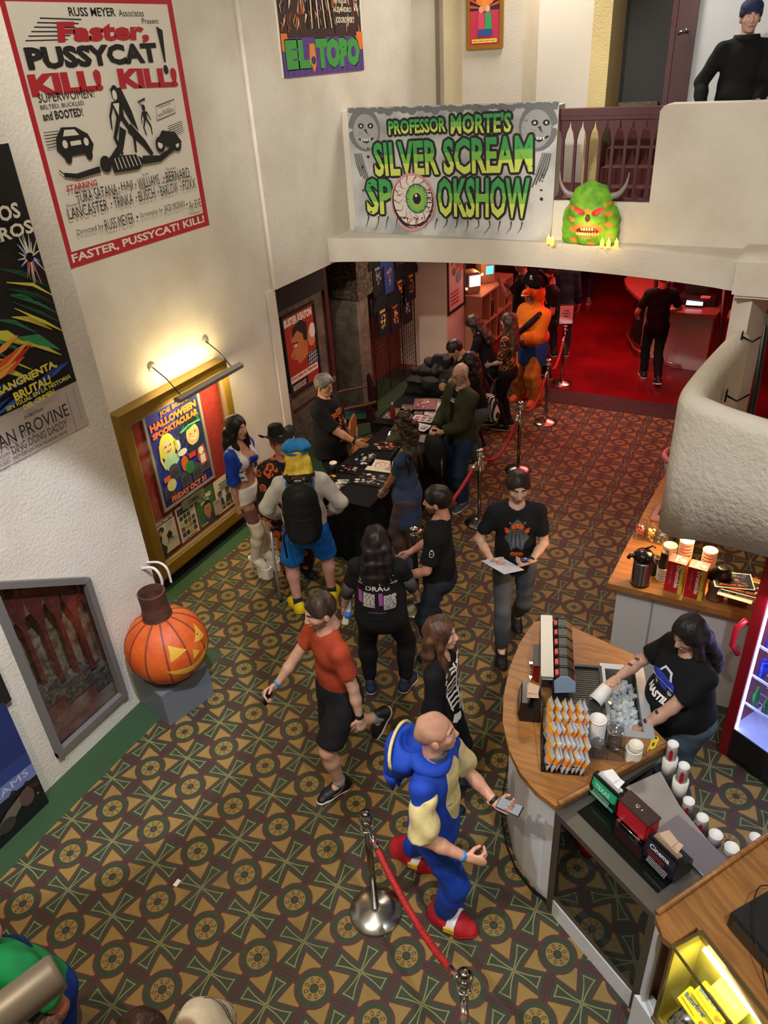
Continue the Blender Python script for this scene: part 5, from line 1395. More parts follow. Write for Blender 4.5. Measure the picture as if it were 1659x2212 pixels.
for k in range(12):
    a = (k + .5) * PI / 6; pts = []
    for j in range(15):
        t = .18 + 2.6 * j / 14; p = Vector((.5 * math.sin(t) * math.cos(a), .5 * math.sin(t) * math.sin(a), .31 + .5 * math.cos(t))); h_ = bv.ray_cast(p, Vector((0, 0, .31)) - p)
        if h_[0]: pts.append(h_[0])
    if len(pts) > 3:
        q = Vector((-math.sin(a), math.cos(a), 0)) * .008
        for i in range(len(pts) - 1):
            n0 = (pts[i] - Vector((0, 0, .31))).normalized() * .003; n1 = (pts[i + 1] - Vector((0, 0, .31))).normalized() * .003
            mb.quad([pts[i] - q + n0, pts[i + 1] - q + n1, pts[i + 1] + q + n1, pts[i] + q + n0], GR)
mb.build('painted_ribs', pk)
YP = mat('d8a83c', .5)
fa = Vector((.985, -.17, 0)).normalized(); ua = Vector((.17, .985, 0)).normalized()
for nm_, pp in (('carved_eye', [(18, 52), (26, 78), (46, 62)]), ('carved_eye', [(62, 62), (80, 80), (86, 54)]), ('carved_nose', [(50, 38), (54, 56), (66, 44)]), ('carved_mouth', [(10, 38), (22, 34), (40, 30), (56, 30), (74, 36), (94, 48), (84, 32), (68, 20), (50, 15), (32, 18), (18, 27)])):
    Art().poly(pp, YP).project(nm_, Vector((0, 0, .13)) - ua * .27, ua * .54, Vector((0, 0, .48)), bv, pk, maxe=.03, off=.004, reach=.6, N=fa)
mb = MB(); STM = mat('5a3426', .75, bump=(10, .02), noise=(6, '42241c', .3, .7)); pr = []
mb.lathe([(.135, .55), (.118, .62), (.105, .72), (.108, .80), (.110, .845), (.098, .85), (.092, .80), (.085, .66), (.001, .64)], STM, (-.02, .0, 0), 20, smooth=False); mb.build('stem', pk)
wp = thing('wall_hook', 'white curved metal wall hook bracket above the pumpkin stem', 'hook', (-1.0, 1.22, 1.17))
MB().tube(catm([(0, .10, .0), (.10, .12, .02), (.16, .12, -.02), (.17, .12, -.12), (.12, .12, -.20)]), .012, mat('d8d0d4', .4), 8).tube(catm([(0, .16, .02), (.12, .18, .04), (.20, .18, .0), (.21, .18, -.14)]), .010, mat('d8d0d4', .4), 8).build('bracket', wp)
# ================================================================== wall lamp close to the camera
wl_ = thing('spotlight', 'grey cylindrical spotlight on an arm close to the camera at the lower left', 'lamp', (1.855, -1.73, 2.565)); wl_.scale = (.8, .8, .8)
M = Vector((-.363, -1.034, -.024)).to_track_quat('Z', 'Y').to_matrix().to_4x4()
MB().lathe([(.055, -.12), (.064, -.115), (.068, -.10), (.068, .09), (.066, .10), (.063, .098), (.062, .088), (.001, .086)], mat('7a7166', .45, .3), n=32, M=M).build('housing', wl_)
MB().sphere((0, 0, .088), .014, mat('d8b070', .3, emit=.5), M=M).build('bulb', wl_)
MB().tube([(.03, -.03, -.09), (.0, -.05, -.16), (-.08, -.10, -.26), (-.2, -.2, -.34)], .010, CHROME, 8).box((.03, -.02, -.075), (.05, .04, .03), mat('5a544c', .4, .5)).build('arm', wl_)
# ================================================================== the cast
def sm(c, r=.55): return mat(c, r)
def pumpkin_cloth():
    m = bpy.data.materials.new('pumpkin_print_fabric'); m.use_nodes = True; nt = m.node_tree; X.nt = nt; b = nt.nodes['Principled BSDF']; b.inputs['Roughness'].default_value = .8
    tc = nt.nodes.new('ShaderNodeTexCoord'); v = nt.nodes.new('ShaderNodeTexVoronoi'); v.inputs['Scale'].default_value = 11
    nt.links.new(tc.outputs['Object'], v.inputs['Vector'])
    n = nt.nodes.new('ShaderNodeTexNoise'); n.inputs['Scale'].default_value = 34; nt.links.new(tc.outputs['Object'], n.inputs['Vector'])
    d = X(v.outputs['Distance']); col = xmix((d < .47) * ((d - .27).abs() > .035) * ((X(n.outputs[0]) > .60)._b('SUBTRACT', 1.0)).abs(), rgb('14100e'), rgb('e0672a'))
    nt.links.new(col, b.inputs['Base Color']); return m
def tiger_cloth():
    m = bpy.data.materials.new('tiger_print_fabric'); m.use_nodes = True; nt = m.node_tree; X.nt = nt; b = nt.nodes['Principled BSDF']; b.inputs['Roughness'].default_value = .8
    tc = nt.nodes.new('ShaderNodeTexCoord'); n = nt.nodes.new('ShaderNodeTexNoise'); n.inputs['Scale'].default_value = 16; n.inputs['Distortion'].default_value = 2.2
    nt.links.new(tc.outputs['Object'], n.inputs['Vector']); col = xmix(X(n.outputs[0]) > .54, rgb('1a120c'), rgb('a8682a')); nt.links.new(col, b.inputs['Base Color']); return m
def stripe_mat(c1, c2, sc, ax=0):
    m = bpy.data.materials.new('striped_fabric'); m.use_nodes = True; nt = m.node_tree; X.nt = nt; b = nt.nodes['Principled BSDF']; b.inputs['Roughness'].default_value = .8
    tc = nt.nodes.new('ShaderNodeTexCoord'); sp = nt.nodes.new('ShaderNodeSeparateXYZ'); nt.links.new(tc.outputs['Object'], sp.inputs[0])
    u = X(sp.outputs[ax]) * sc; col = xmix((u - u.floor()) < .5, rgb(c1), rgb(c2)); nt.links.new(col, b.inputs['Base Color']); return m

def held(name, label, cat, mb, P, n_, d=(0, .07, .035), M=None):
    """something held in a hand: placed at the palm of person P"""
    Rm, w = P.fr[n_]; T = Matrix.Identity(4)
    for i in range(3):
        for j in range(3): T[i][j] = float(Rm[i][j])
    p = w + Rm @ np.array(d) * P.k
    for i in range(3): T[i][3] = float(p[i])
    W = Matrix.Translation(P.e.location) @ Matrix.Rotation(P.rz, 4, 'Z') @ T
    if M is not None: W = W @ M
    o = mb.build(name); o.matrix_world = W
    return tag(o, label, cat)
def phone_mb(c='15151a', scr=None):
    mb = MB().box((0, 0, 0), (.072, .148, .009), mat(c, .3), bev=.004)
    if scr: mb.box((0, 0, .0052), (.064, .136, .001), mat(scr, .2, emit=.8))
    mb.box((-.02, .05, -.006), (.026, .026, .004), mat('26262a', .2)); return mb

# --- woman in skeleton top
P = Person('woman with long wavy brown hair in a black top printed with white skeleton bones', (1.78, 1.18), (1, -.35), 1.66, fem=True, skin='dba98c', hairc='3a241a', girth=1.08,
           hands=[(-.24, .02, .82), (.24, .04, .82)], head=(0, 6, 0), eye='3a2a20')
P.shirt(BLACK, sleeve=1.9, hem=-.03, inf=.014, neck=1.0, vneck=.12)
A = Art(100, 140)
A.rect(47, 20, 6, 110, WHT)
for i in range(7):
    for sd in (-1, 1):
        y0 = 118 - i * 12; A.line([(50, y0), (50 + sd * 16, y0 + 5), (50 + sd * (34 - i), y0 - 1), (50 + sd * (38 - 2 * i), y0 - 10)], [3, 5.5, 5.5, 2], WHT)
for sd in (-1, 1):
    A.line([(50 + sd * 4, 128), (50 + sd * 22, 134), (50 + sd * 40, 128)], [3, 5, 6], WHT)
    A.poly([(50 + sd * 4, 18), (50 + sd * 26, 28), (50 + sd * 32, 12), (50 + sd * 18, 0), (50 + sd * 6, 6)], WHT)
for i in range(5): A.ell(50, 26 + i * 7, 7, 2.4, WHT)
P.print(A, -.14, .36, .50)
P.trousers(BLACK, inf=.008); P.shoes(BLK_, BLK_)
A = Art(40, 100)
for sd in (0, 1):
    x = 9 + 22 * sd; A.line([(x, 98), (x + 1, 60), (x, 8)], [9, 4.5, 8], WHT); A.ell(x - 4, 97, 4, 3, WHT); A.ell(x + 4, 97, 4, 3, WHT)
_, tq = None, None
P.hair('long', hairmat('3d271b', '6b4a34'), length=.30, vol=1.12)

# --- man in the blue hooded costume
P = Person('man with shaved head in blue hooded costume with pale yellow sleeves and big red shoes', (2.11, .35), (1, -.45), 1.76, skin='d9a184', hairc='6a4c3c', girth=1.1,
           feet=[(-.24, -.34, .08, 4, -26), (.04, .05, 0, -6)], lean=(1, 0), hands=[(-.15, .31, 1.02), (.21, .25, .98)], curl=(.75, .95),
           head=(24, 8, 0), handrot=[(.2, 0, 1, .2, 1, .1), (-1, .2, 0, -.1, 1, 0)])
BLU = cloth('1c45b4', .7); YEL = cloth('e2cf92', .8)
P.trousers(BLU, t=1.93, inf=.016, inf2=.022, wob=.003)
P.shirt(BLU, sleeve=.35, hem=-.12, inf=.014, wob=.004, name='costume_top', sinf=.02)
A = Art(100, 100); A.poly([(50 + 44 * math.cos(t * PI / 14) * (1 if abs(math.cos(t * PI / 14)) < .99 else 1), 50 + 49 * math.sin(t * PI / 14)) for t in range(28)], YEL); P.print(A, -.06, .24, .46, name='belly_patch')
J = P.J
lo, hi = P.bounds(['shL', 'elL', 'shR', 'elR'], .14); g = G(lo, hi, .012)
for n_ in 'LR':
    f = smin(g.rc(J['sh' + n_] * .9 + J['el' + n_] * .1, J['el' + n_] * .95 + J['sh' + n_] * .05, .066, .080), g.el(J['sh' + n_] * .35 + J['el' + n_] * .65, (.088, .088, .085)), .03)
    d = J['el' + n_] - J['sh' + n_]; f = np.maximum(f + g.wob(.012, 42, 8), g.hp(J['sh' + n_] + d * .98, d)); f = np.maximum(f, -g.hp(J['sh' + n_] + d * .12, d))
    V, F = surf(g, f); npobj('sleeve', smooth_mesh(V, F), F, [YEL], None, P.e)['label'] = 'puffed pale yellow sleeve'
g = G((-.30, -.40, 1.15), (.30, .22, 1.70), .011); nk = J['neck']
f = g.el(nk + A3(0, -.15, -.03), (.15, .10, .13)); f = smin(f, g.el(nk + A3(.02, -.20, -.09), (.11, .08, .10)), .05)
f = smin(f, np.sqrt((np.sqrt((g.X - nk[0]) ** 2 * .8 + (g.Y - nk[1] - .0) ** 2 * 1.2) - .10) ** 2 + (g.Z - nk[2] - .005 + .35 * (g.Y - nk[1])) ** 2) - .032, .03)
f = smax(f, -g.el(nk + A3(0, -.10, .07), (.075, .085, .06)), .02) + g.wob(.012, 34, 2)
V, F = surf(g, f); ho = npobj('hood', smooth_mesh(V, F), F, [BLU], None, P.e)
MB().tube([nk_ for nk_ in [(nk[0] + .15 * math.cos(a), nk[1] - .19 - .02 * math.sin(a), nk[2] - .02 + .12 * math.sin(a)) for a in np.linspace(-.2, PI + .2, 14)]], .010, YEL, 8).build('hood_trim', ho)
mb = MB()
for i, (x_, z_) in enumerate(((-.08, -.2), (.0, -.26), (.08, -.2))): mb.lathe([(.05, 0), (.035, -.07), (.004, -.16)], BLU, (nk[0] + x_, nk[1] - .22, nk[2] + z_ + .05), 10)
mb.build('quill', ho)
npobj('undershirt_collar', *[(lambda g, f: surf(g, f))(*(lambda g: (g, np.maximum(np.maximum(g.rc(nk + A3(0, .0, -.05), nk + A3(0, .02, .06), .072, .066), g.Z - nk[2] - .045), nk[2] - .06 - g.Z)))(G(nk - .13, nk + .13, .01)))][0], [cloth('5a5c60')], None, P.e)
P.hair('short', mat('a87a60', .7, noise=(9, 'b88a70', .4, .6)), vol=.10)
P.shoes(cloth('c0252e', .6), cloth('a81c26', .6), kind='big')
for n_ in 'LR':
    p, Rf = J['ft' + n_]; mb = MB()
    pts = [p + Rf @ np.array([.085 * math.cos(a), .075, .045 + .062 * math.sin(a)]) for a in np.linspace(-.1, PI + .1, 10)]
    for i in range(9):
        a, b = Vector(pts[i]), Vector(pts[i + 1]); w = Vector(Rf @ np.array([0, .028, 0])); mb.quad([a - w, b - w, b + w, a + w], mat('e6e2ea', .6))
    mb.build('shoe_strap', P.e)
    MB().box(Vector(p + Rf @ np.array([.088, .075, .06])), (.012, .07, .04), mat('e0b83a', .4)).build('shoe_buckle', P.e)
P.band('R', mat('2f7fd0', .5)); P.band('L', mat('181818', .5), name='watch')
held('phone', 'phone with a lit grey screen held out by the man in the blue costume', 'phone', phone_mb('202024', '62666a'), P, 'L', (0, .09, .022))

# --- walker in the orange shirt
P = Person('man walking in orange t-shirt, black shorts and black trainers', (1.05, 1.0), (-.85, -.6), 1.79, skin='d8a98e', hairc='2c211b', beard='8a6a5a',
           feet=[(-.07, .10, 0, 0), (.09, -.45, .26, 0, -55)], pel=(0, -.02, .915), lean=(5, 0), twist=-8, hands=[(-.27, -.02, .76), (.26, .34, .92)], curl=(.4, .75), head=(-6, -6, 0),
           handrot=[None, (-1, 0, -.2, .1, .9, -.3)])
P.trousers(cloth('1f2024'), t=.86, inf=.030, inf2=.050, name='shorts'); P.shirt(cloth('b4492e'), sleeve=.68, hem=-.05, inf=.016)
P.shoes(mat('141418', .5), mat('e8e4dc', .5), sock=mat('8a8a8c', .8)); P.hair('short', hairmat('2c211b'), vol=.75); P.band('R', mat('2f86d8', .5)); P.band('L', mat('151515', .4), name='watch', wd=.03)
for n_ in 'LR':     # swoosh on the outer side
    p, Rf = P.J['ft' + n_]; sd = -1 if n_ == 'L' else 1; mb = MB()
    q = [Vector(p + Rf @ np.array([sd * (.049), y, z])) for y, z in ((.11, .058), (.07, .044), (.035, .050), (.0, .075), (.04, .060), (.07, .055))]
    mb.add(q, [(0, 1, 5), (1, 2, 5), (5, 2, 4), (2, 3, 4)], WHT); mb.build('shoe_mark', P.e)
held('phone', 'black phone held by the man walking in the orange shirt', 'phone', phone_mb('15151a'), P, 'R', (0, .08, .026), Matrix.Rotation(.6, 4, 'X'))

# --- woman with long black hair seen from behind
P = Person('woman seen from behind with long black hair, black tour t-shirt and leggings', (.90, 1.95), (.12, 1), 1.66, fem=True, skin='c79e8c', hairc='141013', girth=1.45,
           feet=[(-.15, 0, 0, 14), (.17, .02, 0, -24)], hands=[(-.36, .12, .80), (.30, .24, .88)], curl=(.8, .5), head=(0, -6, 0))
P.trousers(cloth('131315'), t=1.88, inf=.010, name='leggings'); P.shirt(cloth('17171a'), sleeve=.72, hem=.0, inf=.014)
A = Art(100, 100); PUR = mat('9a4a9a', .7); CR = mat('d8d4d0', .7)
A.text('NIGHT', 12, 82, 74, 13, CR, .02).text('OF THE LIVING', 8, 73, 84, 6, CR, .02).text('DRAG', 24, 59, 52, 12, CR, .02)
A.rect(6, 26, 9, 28, PUR).rect(52, 24, 9, 30, PUR); inkrows(A, 18, 25, 26, 28, CR, 12, 3, .25); inkrows(A, 64, 25, 26, 29, CR, 12, 5, .25); inkrows(A, 30, 18, 38, 3, PUR, 1, 4)
P.print(A, -.10, .36, .36, back=True)
P.hair('long', hairmat('120e10', '2e2428'), length=.22, vol=1.30)
P.shoes(mat('1e2f4a', .7), SOLE, sock=BLK_)
for n_ in 'LR': 
    a, b = P.J['el' + n_], P.J['sh' + n_]; MB().tube([a + (b - a) * t for t in (-.25, .1, .45)], [.050, .056, .060], mat('4c4a50', .9), 14).build('elbow_sleeve', P.e)
mb = MB().box((0, 0, 0), (.045, .30, .05), WHT, bev=.003).box((.0, -.06, .0255), (.03, .14, .001), mat('8a94b0', .6)).box((.0, .06, .0255), (.03, .08, .001), mat('30303a', .6))
held('box', 'narrow white printed box tucked in the hand of the woman in black', 'box', mb, P, 'L', (-.02, .06, .04), Matrix.Rotation(-.3, 4, 'Z'))
held('bottle', 'small blue item held below the narrow white box', 'bottle', MB().lathe([(.004, 0), (.024, .004), (.026, .03), (.02, .06), (.012, .07)], mat('1f6fd0', .3)), P, 'L', (.02, .09, .02))

# --- man in profile beside the post
P = Person('dark haired man in profile wearing black t-shirt with a small white sleeve emblem', (1.14, 2.56), (-1, .25), 1.74, skin='c98f74', hairc='191310', beard='6a4a3a', girth=1.06,
           hands=[(-.20, .26, .98), (.12, .30, 1.00)], curl=(.7, .7), head=(0, -4, 0))
P.shirt(cloth('141416'), sleeve=.80, hem=-.12, inf=.024, loose=.015); P.trousers(cloth('2c333c'), inf=.016); P.shoes(BLK_, BLK_); P.hair('short', hairmat('17120f', '30261f'), vol=1.25)
A = Art(100, 100)
A.line([(50 + 26 * math.cos(t), 46 + 34 * math.sin(t)) for t in np.linspace(0, 2 * PI, 13)], 6, WHT); A.rect(40, 78, 22, 12, WHT); A.rect(38, 46, 8, 6, WHT); A.rect(54, 46, 8, 6, WHT)
P.print(A, .0, .07, .08, side=-1, name='sleeve_emblem'); P.band('L', mat('e8e8f0', .4), wd=.03)

# --- man walking towards us with paper
P = Person('man walking toward the counter in black t-shirt with orange pumpkin ghost print and grey jeans', (1.66, 2.98), (-.10, -1), 1.80, skin='dcae94', hairc='1e1611', beard='a88270',
           feet=[(-.06, -.28, .05, 6, -25), (.10, .20, 0, 0)], pel=(0, 0, .92), lean=(3, 0), hands=[(-.10, .27, 1.06), (.20, .24, 1.05)], curl=(.7, .75), head=(4, -10, 0),
           handrot=[(0.6, -.2, .8, .9, .5, 0), (-.3, 0, 1, -.7, .9, .1)])
P.trousers(mat('55585c', .8, noise=(3, '3a3d42', .4, .6), bump=(90, .0015)), inf=.015); P.shirt(cloth('1a1b1d'), sleeve=.72, hem=-.10, inf=.018, loose=.01); P.shoes(BLK_, BLK_); P.hair('short', hairmat('211812', '3a2c22'), vol=1.15); P.band('L', mat('101010', .4), name='watch')
A = Art(100, 150); OR = mat('e0641c', .6); GY = mat('50545a', .8); BK = mat('0c0c0e', .8)
A.poly([(50, 150), (30, 132), (22, 100), (10, 70), (24, 52), (30, 25), (50, 40), (70, 25), (76, 52), (92, 70), (78, 100), (70, 132)], GY)
for i in range(6): A.line([(34 + i * 6, 90), (30 + i * 8, 40)], 1.5, mat('888c92', .8) if i % 2 else BK)
A.ell(50, 122, 19, 13, OR); A.poly([(40, 124), (46, 124), (43, 129)], BK).poly([(54, 124), (60, 124), (57, 129)], BK).poly([(36, 119), (43, 116), (50, 118), (57, 116), (64, 119), (56, 112), (44, 112)], BK)
for sd in (-1, 1):
    x = 50 + sd * 32; A.ell(x, 104, 8, 10, OR)
    for k in range(3): A.line([(x, 104), (x + sd * 4 + (k - 1) * 6, 120 - abs(k - 1) * 3)], 3.2, OR)
    A.ell(50 + sd * 24, 138, 2.5, 4, OR)
for i in range(7): A.ell(32 + i * 6, 14 + 5 * (i % 2), 3.2, 5, OR, rot=20 * (i % 3)); A.line([(30 + i * 6, 4), (34 + i * 6, 24)], 2, OR)
P.print(A, -.09, .25, .36)
held('paper', 'white sheet of paper held by the man in the pumpkin ghost shirt', 'paper', MB().box((0, 0, 0), (.216, .28, .002), mat('d8dcea', .6)), P, 'R', (.0, .12, .012))
held('phone', 'phone in a bright blue case held by the man with the pumpkin ghost shirt', 'phone', phone_mb('3f72c8'), P, 'L', (0, .07, .04), Matrix.Rotation(PI / 2, 4, 'Z'))

# --- blue cap costume seen from behind
P = Person('person seen from behind in blue cap, yellow bob wig, white shirt and bright blue shorts', (-.30, 2.70), (-.05, 1), 1.76, skin='c9968a', hairc='e8c832', girth=1.18,
           feet=[(-.17, -.05, 0, 28), (.17, .08, 0, -8)], hands=[(-.27, .22, .96), (.27, .22, .96)], elbows=[(-1, -.5, -.6), (1, -.5, -.6)], head=(0, -14, 0), curl=(.5, .5), lean=(5, 0))
BB = cloth('1677d8', .7)
P.shirt(cloth('dedcd6'), sleeve=1.9, hem=-.02, inf=.024, wob=.006, sinf=.034, loose=.01); P.trousers(BB, t=.88, inf=.03, inf2=.055, name='shorts', waist=.16)
P.shoes(cloth('f0d21c', .5, .95), mat('e8cc18', .5), kind='clog', sock=mat('141a2c', .9)); P.hair('bob', hairmat('d8b420', 'ffe860'), length=.10, vol=1.12)
hc = P.J['headc']; g = G(hc - A3(.2, .2, .05), hc + A3(.2, .2, .24), .008)
f = g.el(hc + P.headR @ A3(0, -.02, .105), (.135, .135, .060)); f = smax(f, g.Z * 0 - g.hp(hc + P.headR @ A3(0, 0, .075), P.headR @ A3(0, 0, 1)), .02)
x, y = g.X - hc[0], g.Y - hc[1] + .02; f = f - .003 * np.cos(6 * np.arctan2(y, x)) * np.clip(np.sqrt(x * x + y * y) / .1, 0, 1)
V, F = surf(g, f); o = npobj('cap', smooth_mesh(V, F), F, [cloth('2486cc', .6)], None, P.e)
MB().lathe([(.105, 0), (.112, .012), (.108, .028)], cloth('2486cc', .6), tuple(hc + P.headR @ A3(0, -.02, .060)), 24).sphere(tuple(hc + P.headR @ A3(0, -.02, .166)), .010, cloth('2486cc', .6)).build('cap_band', P.e)
mb = MB()
for sd in (-1, 1):
    pts = [P.J['pel'] + A3(sd * .09, -.17, .12), P.J['chest'] + A3(sd * .10, -.165, .0), P.J['chest'] + A3(sd * .115, -.10, .145), P.J['chest'] + A3(sd * .11, .10, .10)]
    mb.tube(pts, .016, mat('2468b0', .7), 8)
mb.build('suspenders', P.e)
Jp = {k_: P.world(v_) for k_, v_ in P.J.items() if k_[:2] != 'ft'}
bp = thing('backpack', 'large black backpack worn by the person in blue cap and shorts', 'backpack', P.world(P.J['chest'] + A3(0, -.30, -.02)), P.rz)
BKP = cloth('1c1d20', .6)
g = G((-.21, -.14, -.34), (.21, .19, .28), .010)
f = smin(g.rc((0, 0, .12), (0, 0, -.22), .155, .165, (0, 1, 0), .62), g.el((0, .0, -.05), (.17, .10, .26)), .03) ; V, F = surf(g, f + g.wob(.004, 40, 3)); npobj('main_compartment', smooth_mesh(V, F), F, [BKP], None, bp)
f = np.maximum(g.rc((0, -.09, -.06), (0, -.09, -.20), .105, .12, (0, 1, 0), .45), -1); V, F = surf(g, f); npobj('front_pocket', smooth_mesh(V, F), F, [cloth('232428', .6)], None, bp)
f = g.rc((0, -.07, .12), (0, -.08, .02), .10, .11, (0, 1, 0), .5); V, F = surf(g, f); npobj('top_pocket', smooth_mesh(V, F), F, [cloth('202125', .6)], None, bp)
MB().tube([(-.05, .02, .26), (-.03, .0, .31), (.03, .0, .31), (.05, .02, .26)], .009, BKP).build('carry_loop', bp)
for sd in (-1, 1): MB().tube([(sd * .07, .10, .22), (sd * .10, .17, .25), (sd * .12, .25, .22), (sd * .125, .34, .12)], [.024, .028, .026, .02], BKP, 8).build('shoulder_strap', bp)
MB().tube([(-.16, 0, -.2), (-.20, .03, -.32), (-.19, .02, -.52)], .009, BKP).build('hanging_strap', bp)
MB().tube([(-.09, -.135, .10), (-.04, -.145, .15), (.04, -.145, .15), (.09, -.135, .10)], .003, mat('050506', .4), 6).build('zip', bp); MB().tube([(-.10, -.155, -.06), (-.05, -.165, -.02), (.05, -.165, -.02), (.10, -.155, -.06)], .003, mat('050506', .4), 6).build('zip', bp)
cp = P.world((-.36, .12, 0)); cn = MB().tube([(0, 0, .0), (.0, 0, .55), (.01, .01, .84)], .013, mat('c8ccd0', .35, .5), 10).tube([(0, 0, 0), (0, 0, .03)], .018, BLK_, 10).tube([(.01, .01, .84), (.03, .05, .87), (.06, .07, .86)], .014, BLK_, 8).build('cane'); cn.location = cp
tag(cn, 'silver walking cane standing beside the person in the blue cap', 'cane')

# --- cheerleader
P = Person('woman in blue and white star cheerleader outfit with thigh high white platform boots', (-1.17, 2.96), (1, -.45), 1.70, z=.115, fem=True, skin='c79478', hairc='0e0b0c', bust=.050,
           hands=[(-.22, -.02, .86), (.20, .0, .84)], feet=[(-.07, .02, 0, 6), (.07, .0, 0, -6)], lip='8a2430', head=(-4, 2, 0))
RB = cloth('1d46b8', .5); WV = cloth('eeeae2', .5)
J = P.J
P.trousers(WV, t=.20, inf=.012, inf2=.02, waist=.07, name='shorts')
def cm(C, s_):
    d = np.abs(C[:, 0] - s_.J['chest'][0]); return np.where(d > .135, 1, 0)
P.shirt(WV, sleeve=1.85, hem=.15, inf=.020, openf=.07, m2=[RB], fn=cm, name='cropped_jacket', sinf=.03, neck=1.1)
g = G(J['chest'] - .2, J['chest'] + .2, .008); f = union([g.el(J['chest'] + P.Rt @ np.array([sd * .065, .085, .0]), (.060, .060, .058)) for sd in (-1, 1)], .02)
f = smin(f, np.maximum(P.torso(g, .008), np.abs(g.Z - J['chest'][2] + .045) - .025), .01); f = np.maximum(f, (g.Z - J['chest'][2] - .018)); V, F = surf(g, f); npobj('bra_top', smooth_mesh(V, F), F, [RB], None, P.e)
A = Art(100, 100); SB = mat('18285c', .6)
for x, y in ((12, 60), (24, 44), (10, 32), (88, 58), (78, 44), (90, 32)): A.star(x, y, 8, SB)
P.print(A, -.12, .30, .22, name='jacket_stars'); A = Art(100, 100)
for x, y in ((30, 55), (50, 30), (70, 55)): A.star(x, y, 12, SB)
P.print(A, -.10, .16, .16, side=1, name='vest_stars')
for n_ in 'LR':
    a, b, c = J['hip' + n_], J['kn' + n_], J['an' + n_]
    g = G(np.minimum(b, c) - .14, np.maximum(a, b) + .14, .010)
    f = P.leg(g, n_, .010, 2.0, .010); f = np.maximum(f, g.Z - (b[2] + .12)); p, Rf = J['ft' + n_]
    f = smin(f, g.rc(c, p + Rf @ np.array([0, .03, .05]), .042, .04), .02)
    V, F = surf(g, f); bo = npobj('boot', smooth_mesh(V, F), F, [cloth('e6ded0', .35, .97)], None, P.e)
    mb = MB(); L_ = [p + Rf @ np.array(q) for q in ((0, -.035, .10), (0, .03, .07), (.0, .10, .02), (0, .15, -.02))]
    mb.tube(L_, [.050, .054, .052, .042], WV, 12)
    mb.prism([(-.05 + 0, .05), (.05, .05), (.056, .13), (.035, .19), (-.035, .19), (-.056, .13)], -.112, .012, WV, M=Matrix.Translation(Vector(p)) @ Matrix.Rotation(math.atan2(Rf[1][0], Rf[0][0]), 4, 'Z'))
    mb.tube([p + Rf @ np.array([0, -.055, .10]), p + Rf @ np.array([0, -.06, -.02]), p + Rf @ np.array([0, -.05, -.11])], [.03, .016, .010], WV, 8)
    mb.build('platform_sole', bo)
    g = G(np.minimum(a, b) - .13, np.maximum(a, b) + .13, .010); f = P.leg(g, n_, .003, 1.0); f = np.maximum(np.maximum(f, (b[2] + .13) - g.Z), g.Z - a[2] + .12)
    V, F = surf(g, f); npobj('fishnet_tights', V, F, [mat('9a6a66', .6, noise=(160, '5a3a3c', .45, .55))], None, P.e)
P.hair('long', hairmat('0d0b0c', '262022'), length=.28, vol=1.30)

# --- cowboy hat
P = Person('smiling person in black cowboy hat and orange pumpkin print suit', (-.74, 3.05), (.55, -1), 1.68, skin='d08e78', hairc='8a4a30', girth=1.2, lip='c0605a',
           hands=[(-.12, .22, 1.02), (.28, .05, .84)], head=(6, 12, 0))
PC = pumpkin_cloth()
P.trousers(PC, inf=.02, inf2=.03); P.shirt(cloth('1a1c3a'), sleeve=.3, hem=.0, inf=.010, name='dark_blue_shirt'); P.shirt(PC, sleeve=1.92, hem=-.30, inf=.030, name='suit_jacket', openf=.05, loose=.03, neck=1.1, flare=.02); P.shoes(BLK_, BLK_)
A = Art(100, 100); A.ell(50, 40, 22, 30, mat('1c1c20', .6)); A.ell(42, 48, 6, 8, WHT).ell(58, 48, 6, 8, WHT)
for k_ in (-1, 0, 1): A.line([(50 + k_ * 8, 66), (50 + k_ * 16, 95)], 6, mat('7ac8b0', .6))
P.print(A, -.02, .12, .16, name='tie_print')
P.hair('short', hairmat('7a4030'), vol=1.1)
hc = P.J['headc']; mb = MB(); BH = cloth('100f10', .7); M = P.hm() @ Matrix.Translation((0, -.025, .098))
g = G((-.21, -.24, -.09), (.21, .24, .17), .008)
x2, y2 = g.X, g.Y; br = np.sqrt((x2 / .175) ** 2 + (y2 / .205) ** 2) - 1
f = np.maximum(br * .17, np.abs(g.Z - (.55 * np.abs(x2) ** 1.0 * np.clip(np.abs(x2) - .08, 0, 1) * 6 - .9 * y2 ** 2)) - .006)
cr = g.rc((0, 0, 0), (0, 0, .085), .098, .075, (0, 1, 0), 1.18 if False else .999); cr = smax(cr, g.Z - .125 + .25 * np.abs(x2) - .0 * y2, .01); cr = np.maximum(smax(cr, -g.rc((0, -.08, .15), (0, .08, .135), .028, .030), .02), -g.Z)
f = smin(f, cr, .012); V, F = surf(g, f); V = smooth_mesh(V, F); Vh = np.array([tuple(M @ Vector(v)) for v in V]); npobj('cowboy_hat', Vh, F, [BH], None, P.e)
held('beard_prop', 'orange pumpkin bag carried between the cowboy hat person and the cheerleader', 'bag', MB().sphere((0, .05, .02), (.06, .08, .05), mat('c8561c', .6)), P, 'L') if False else None

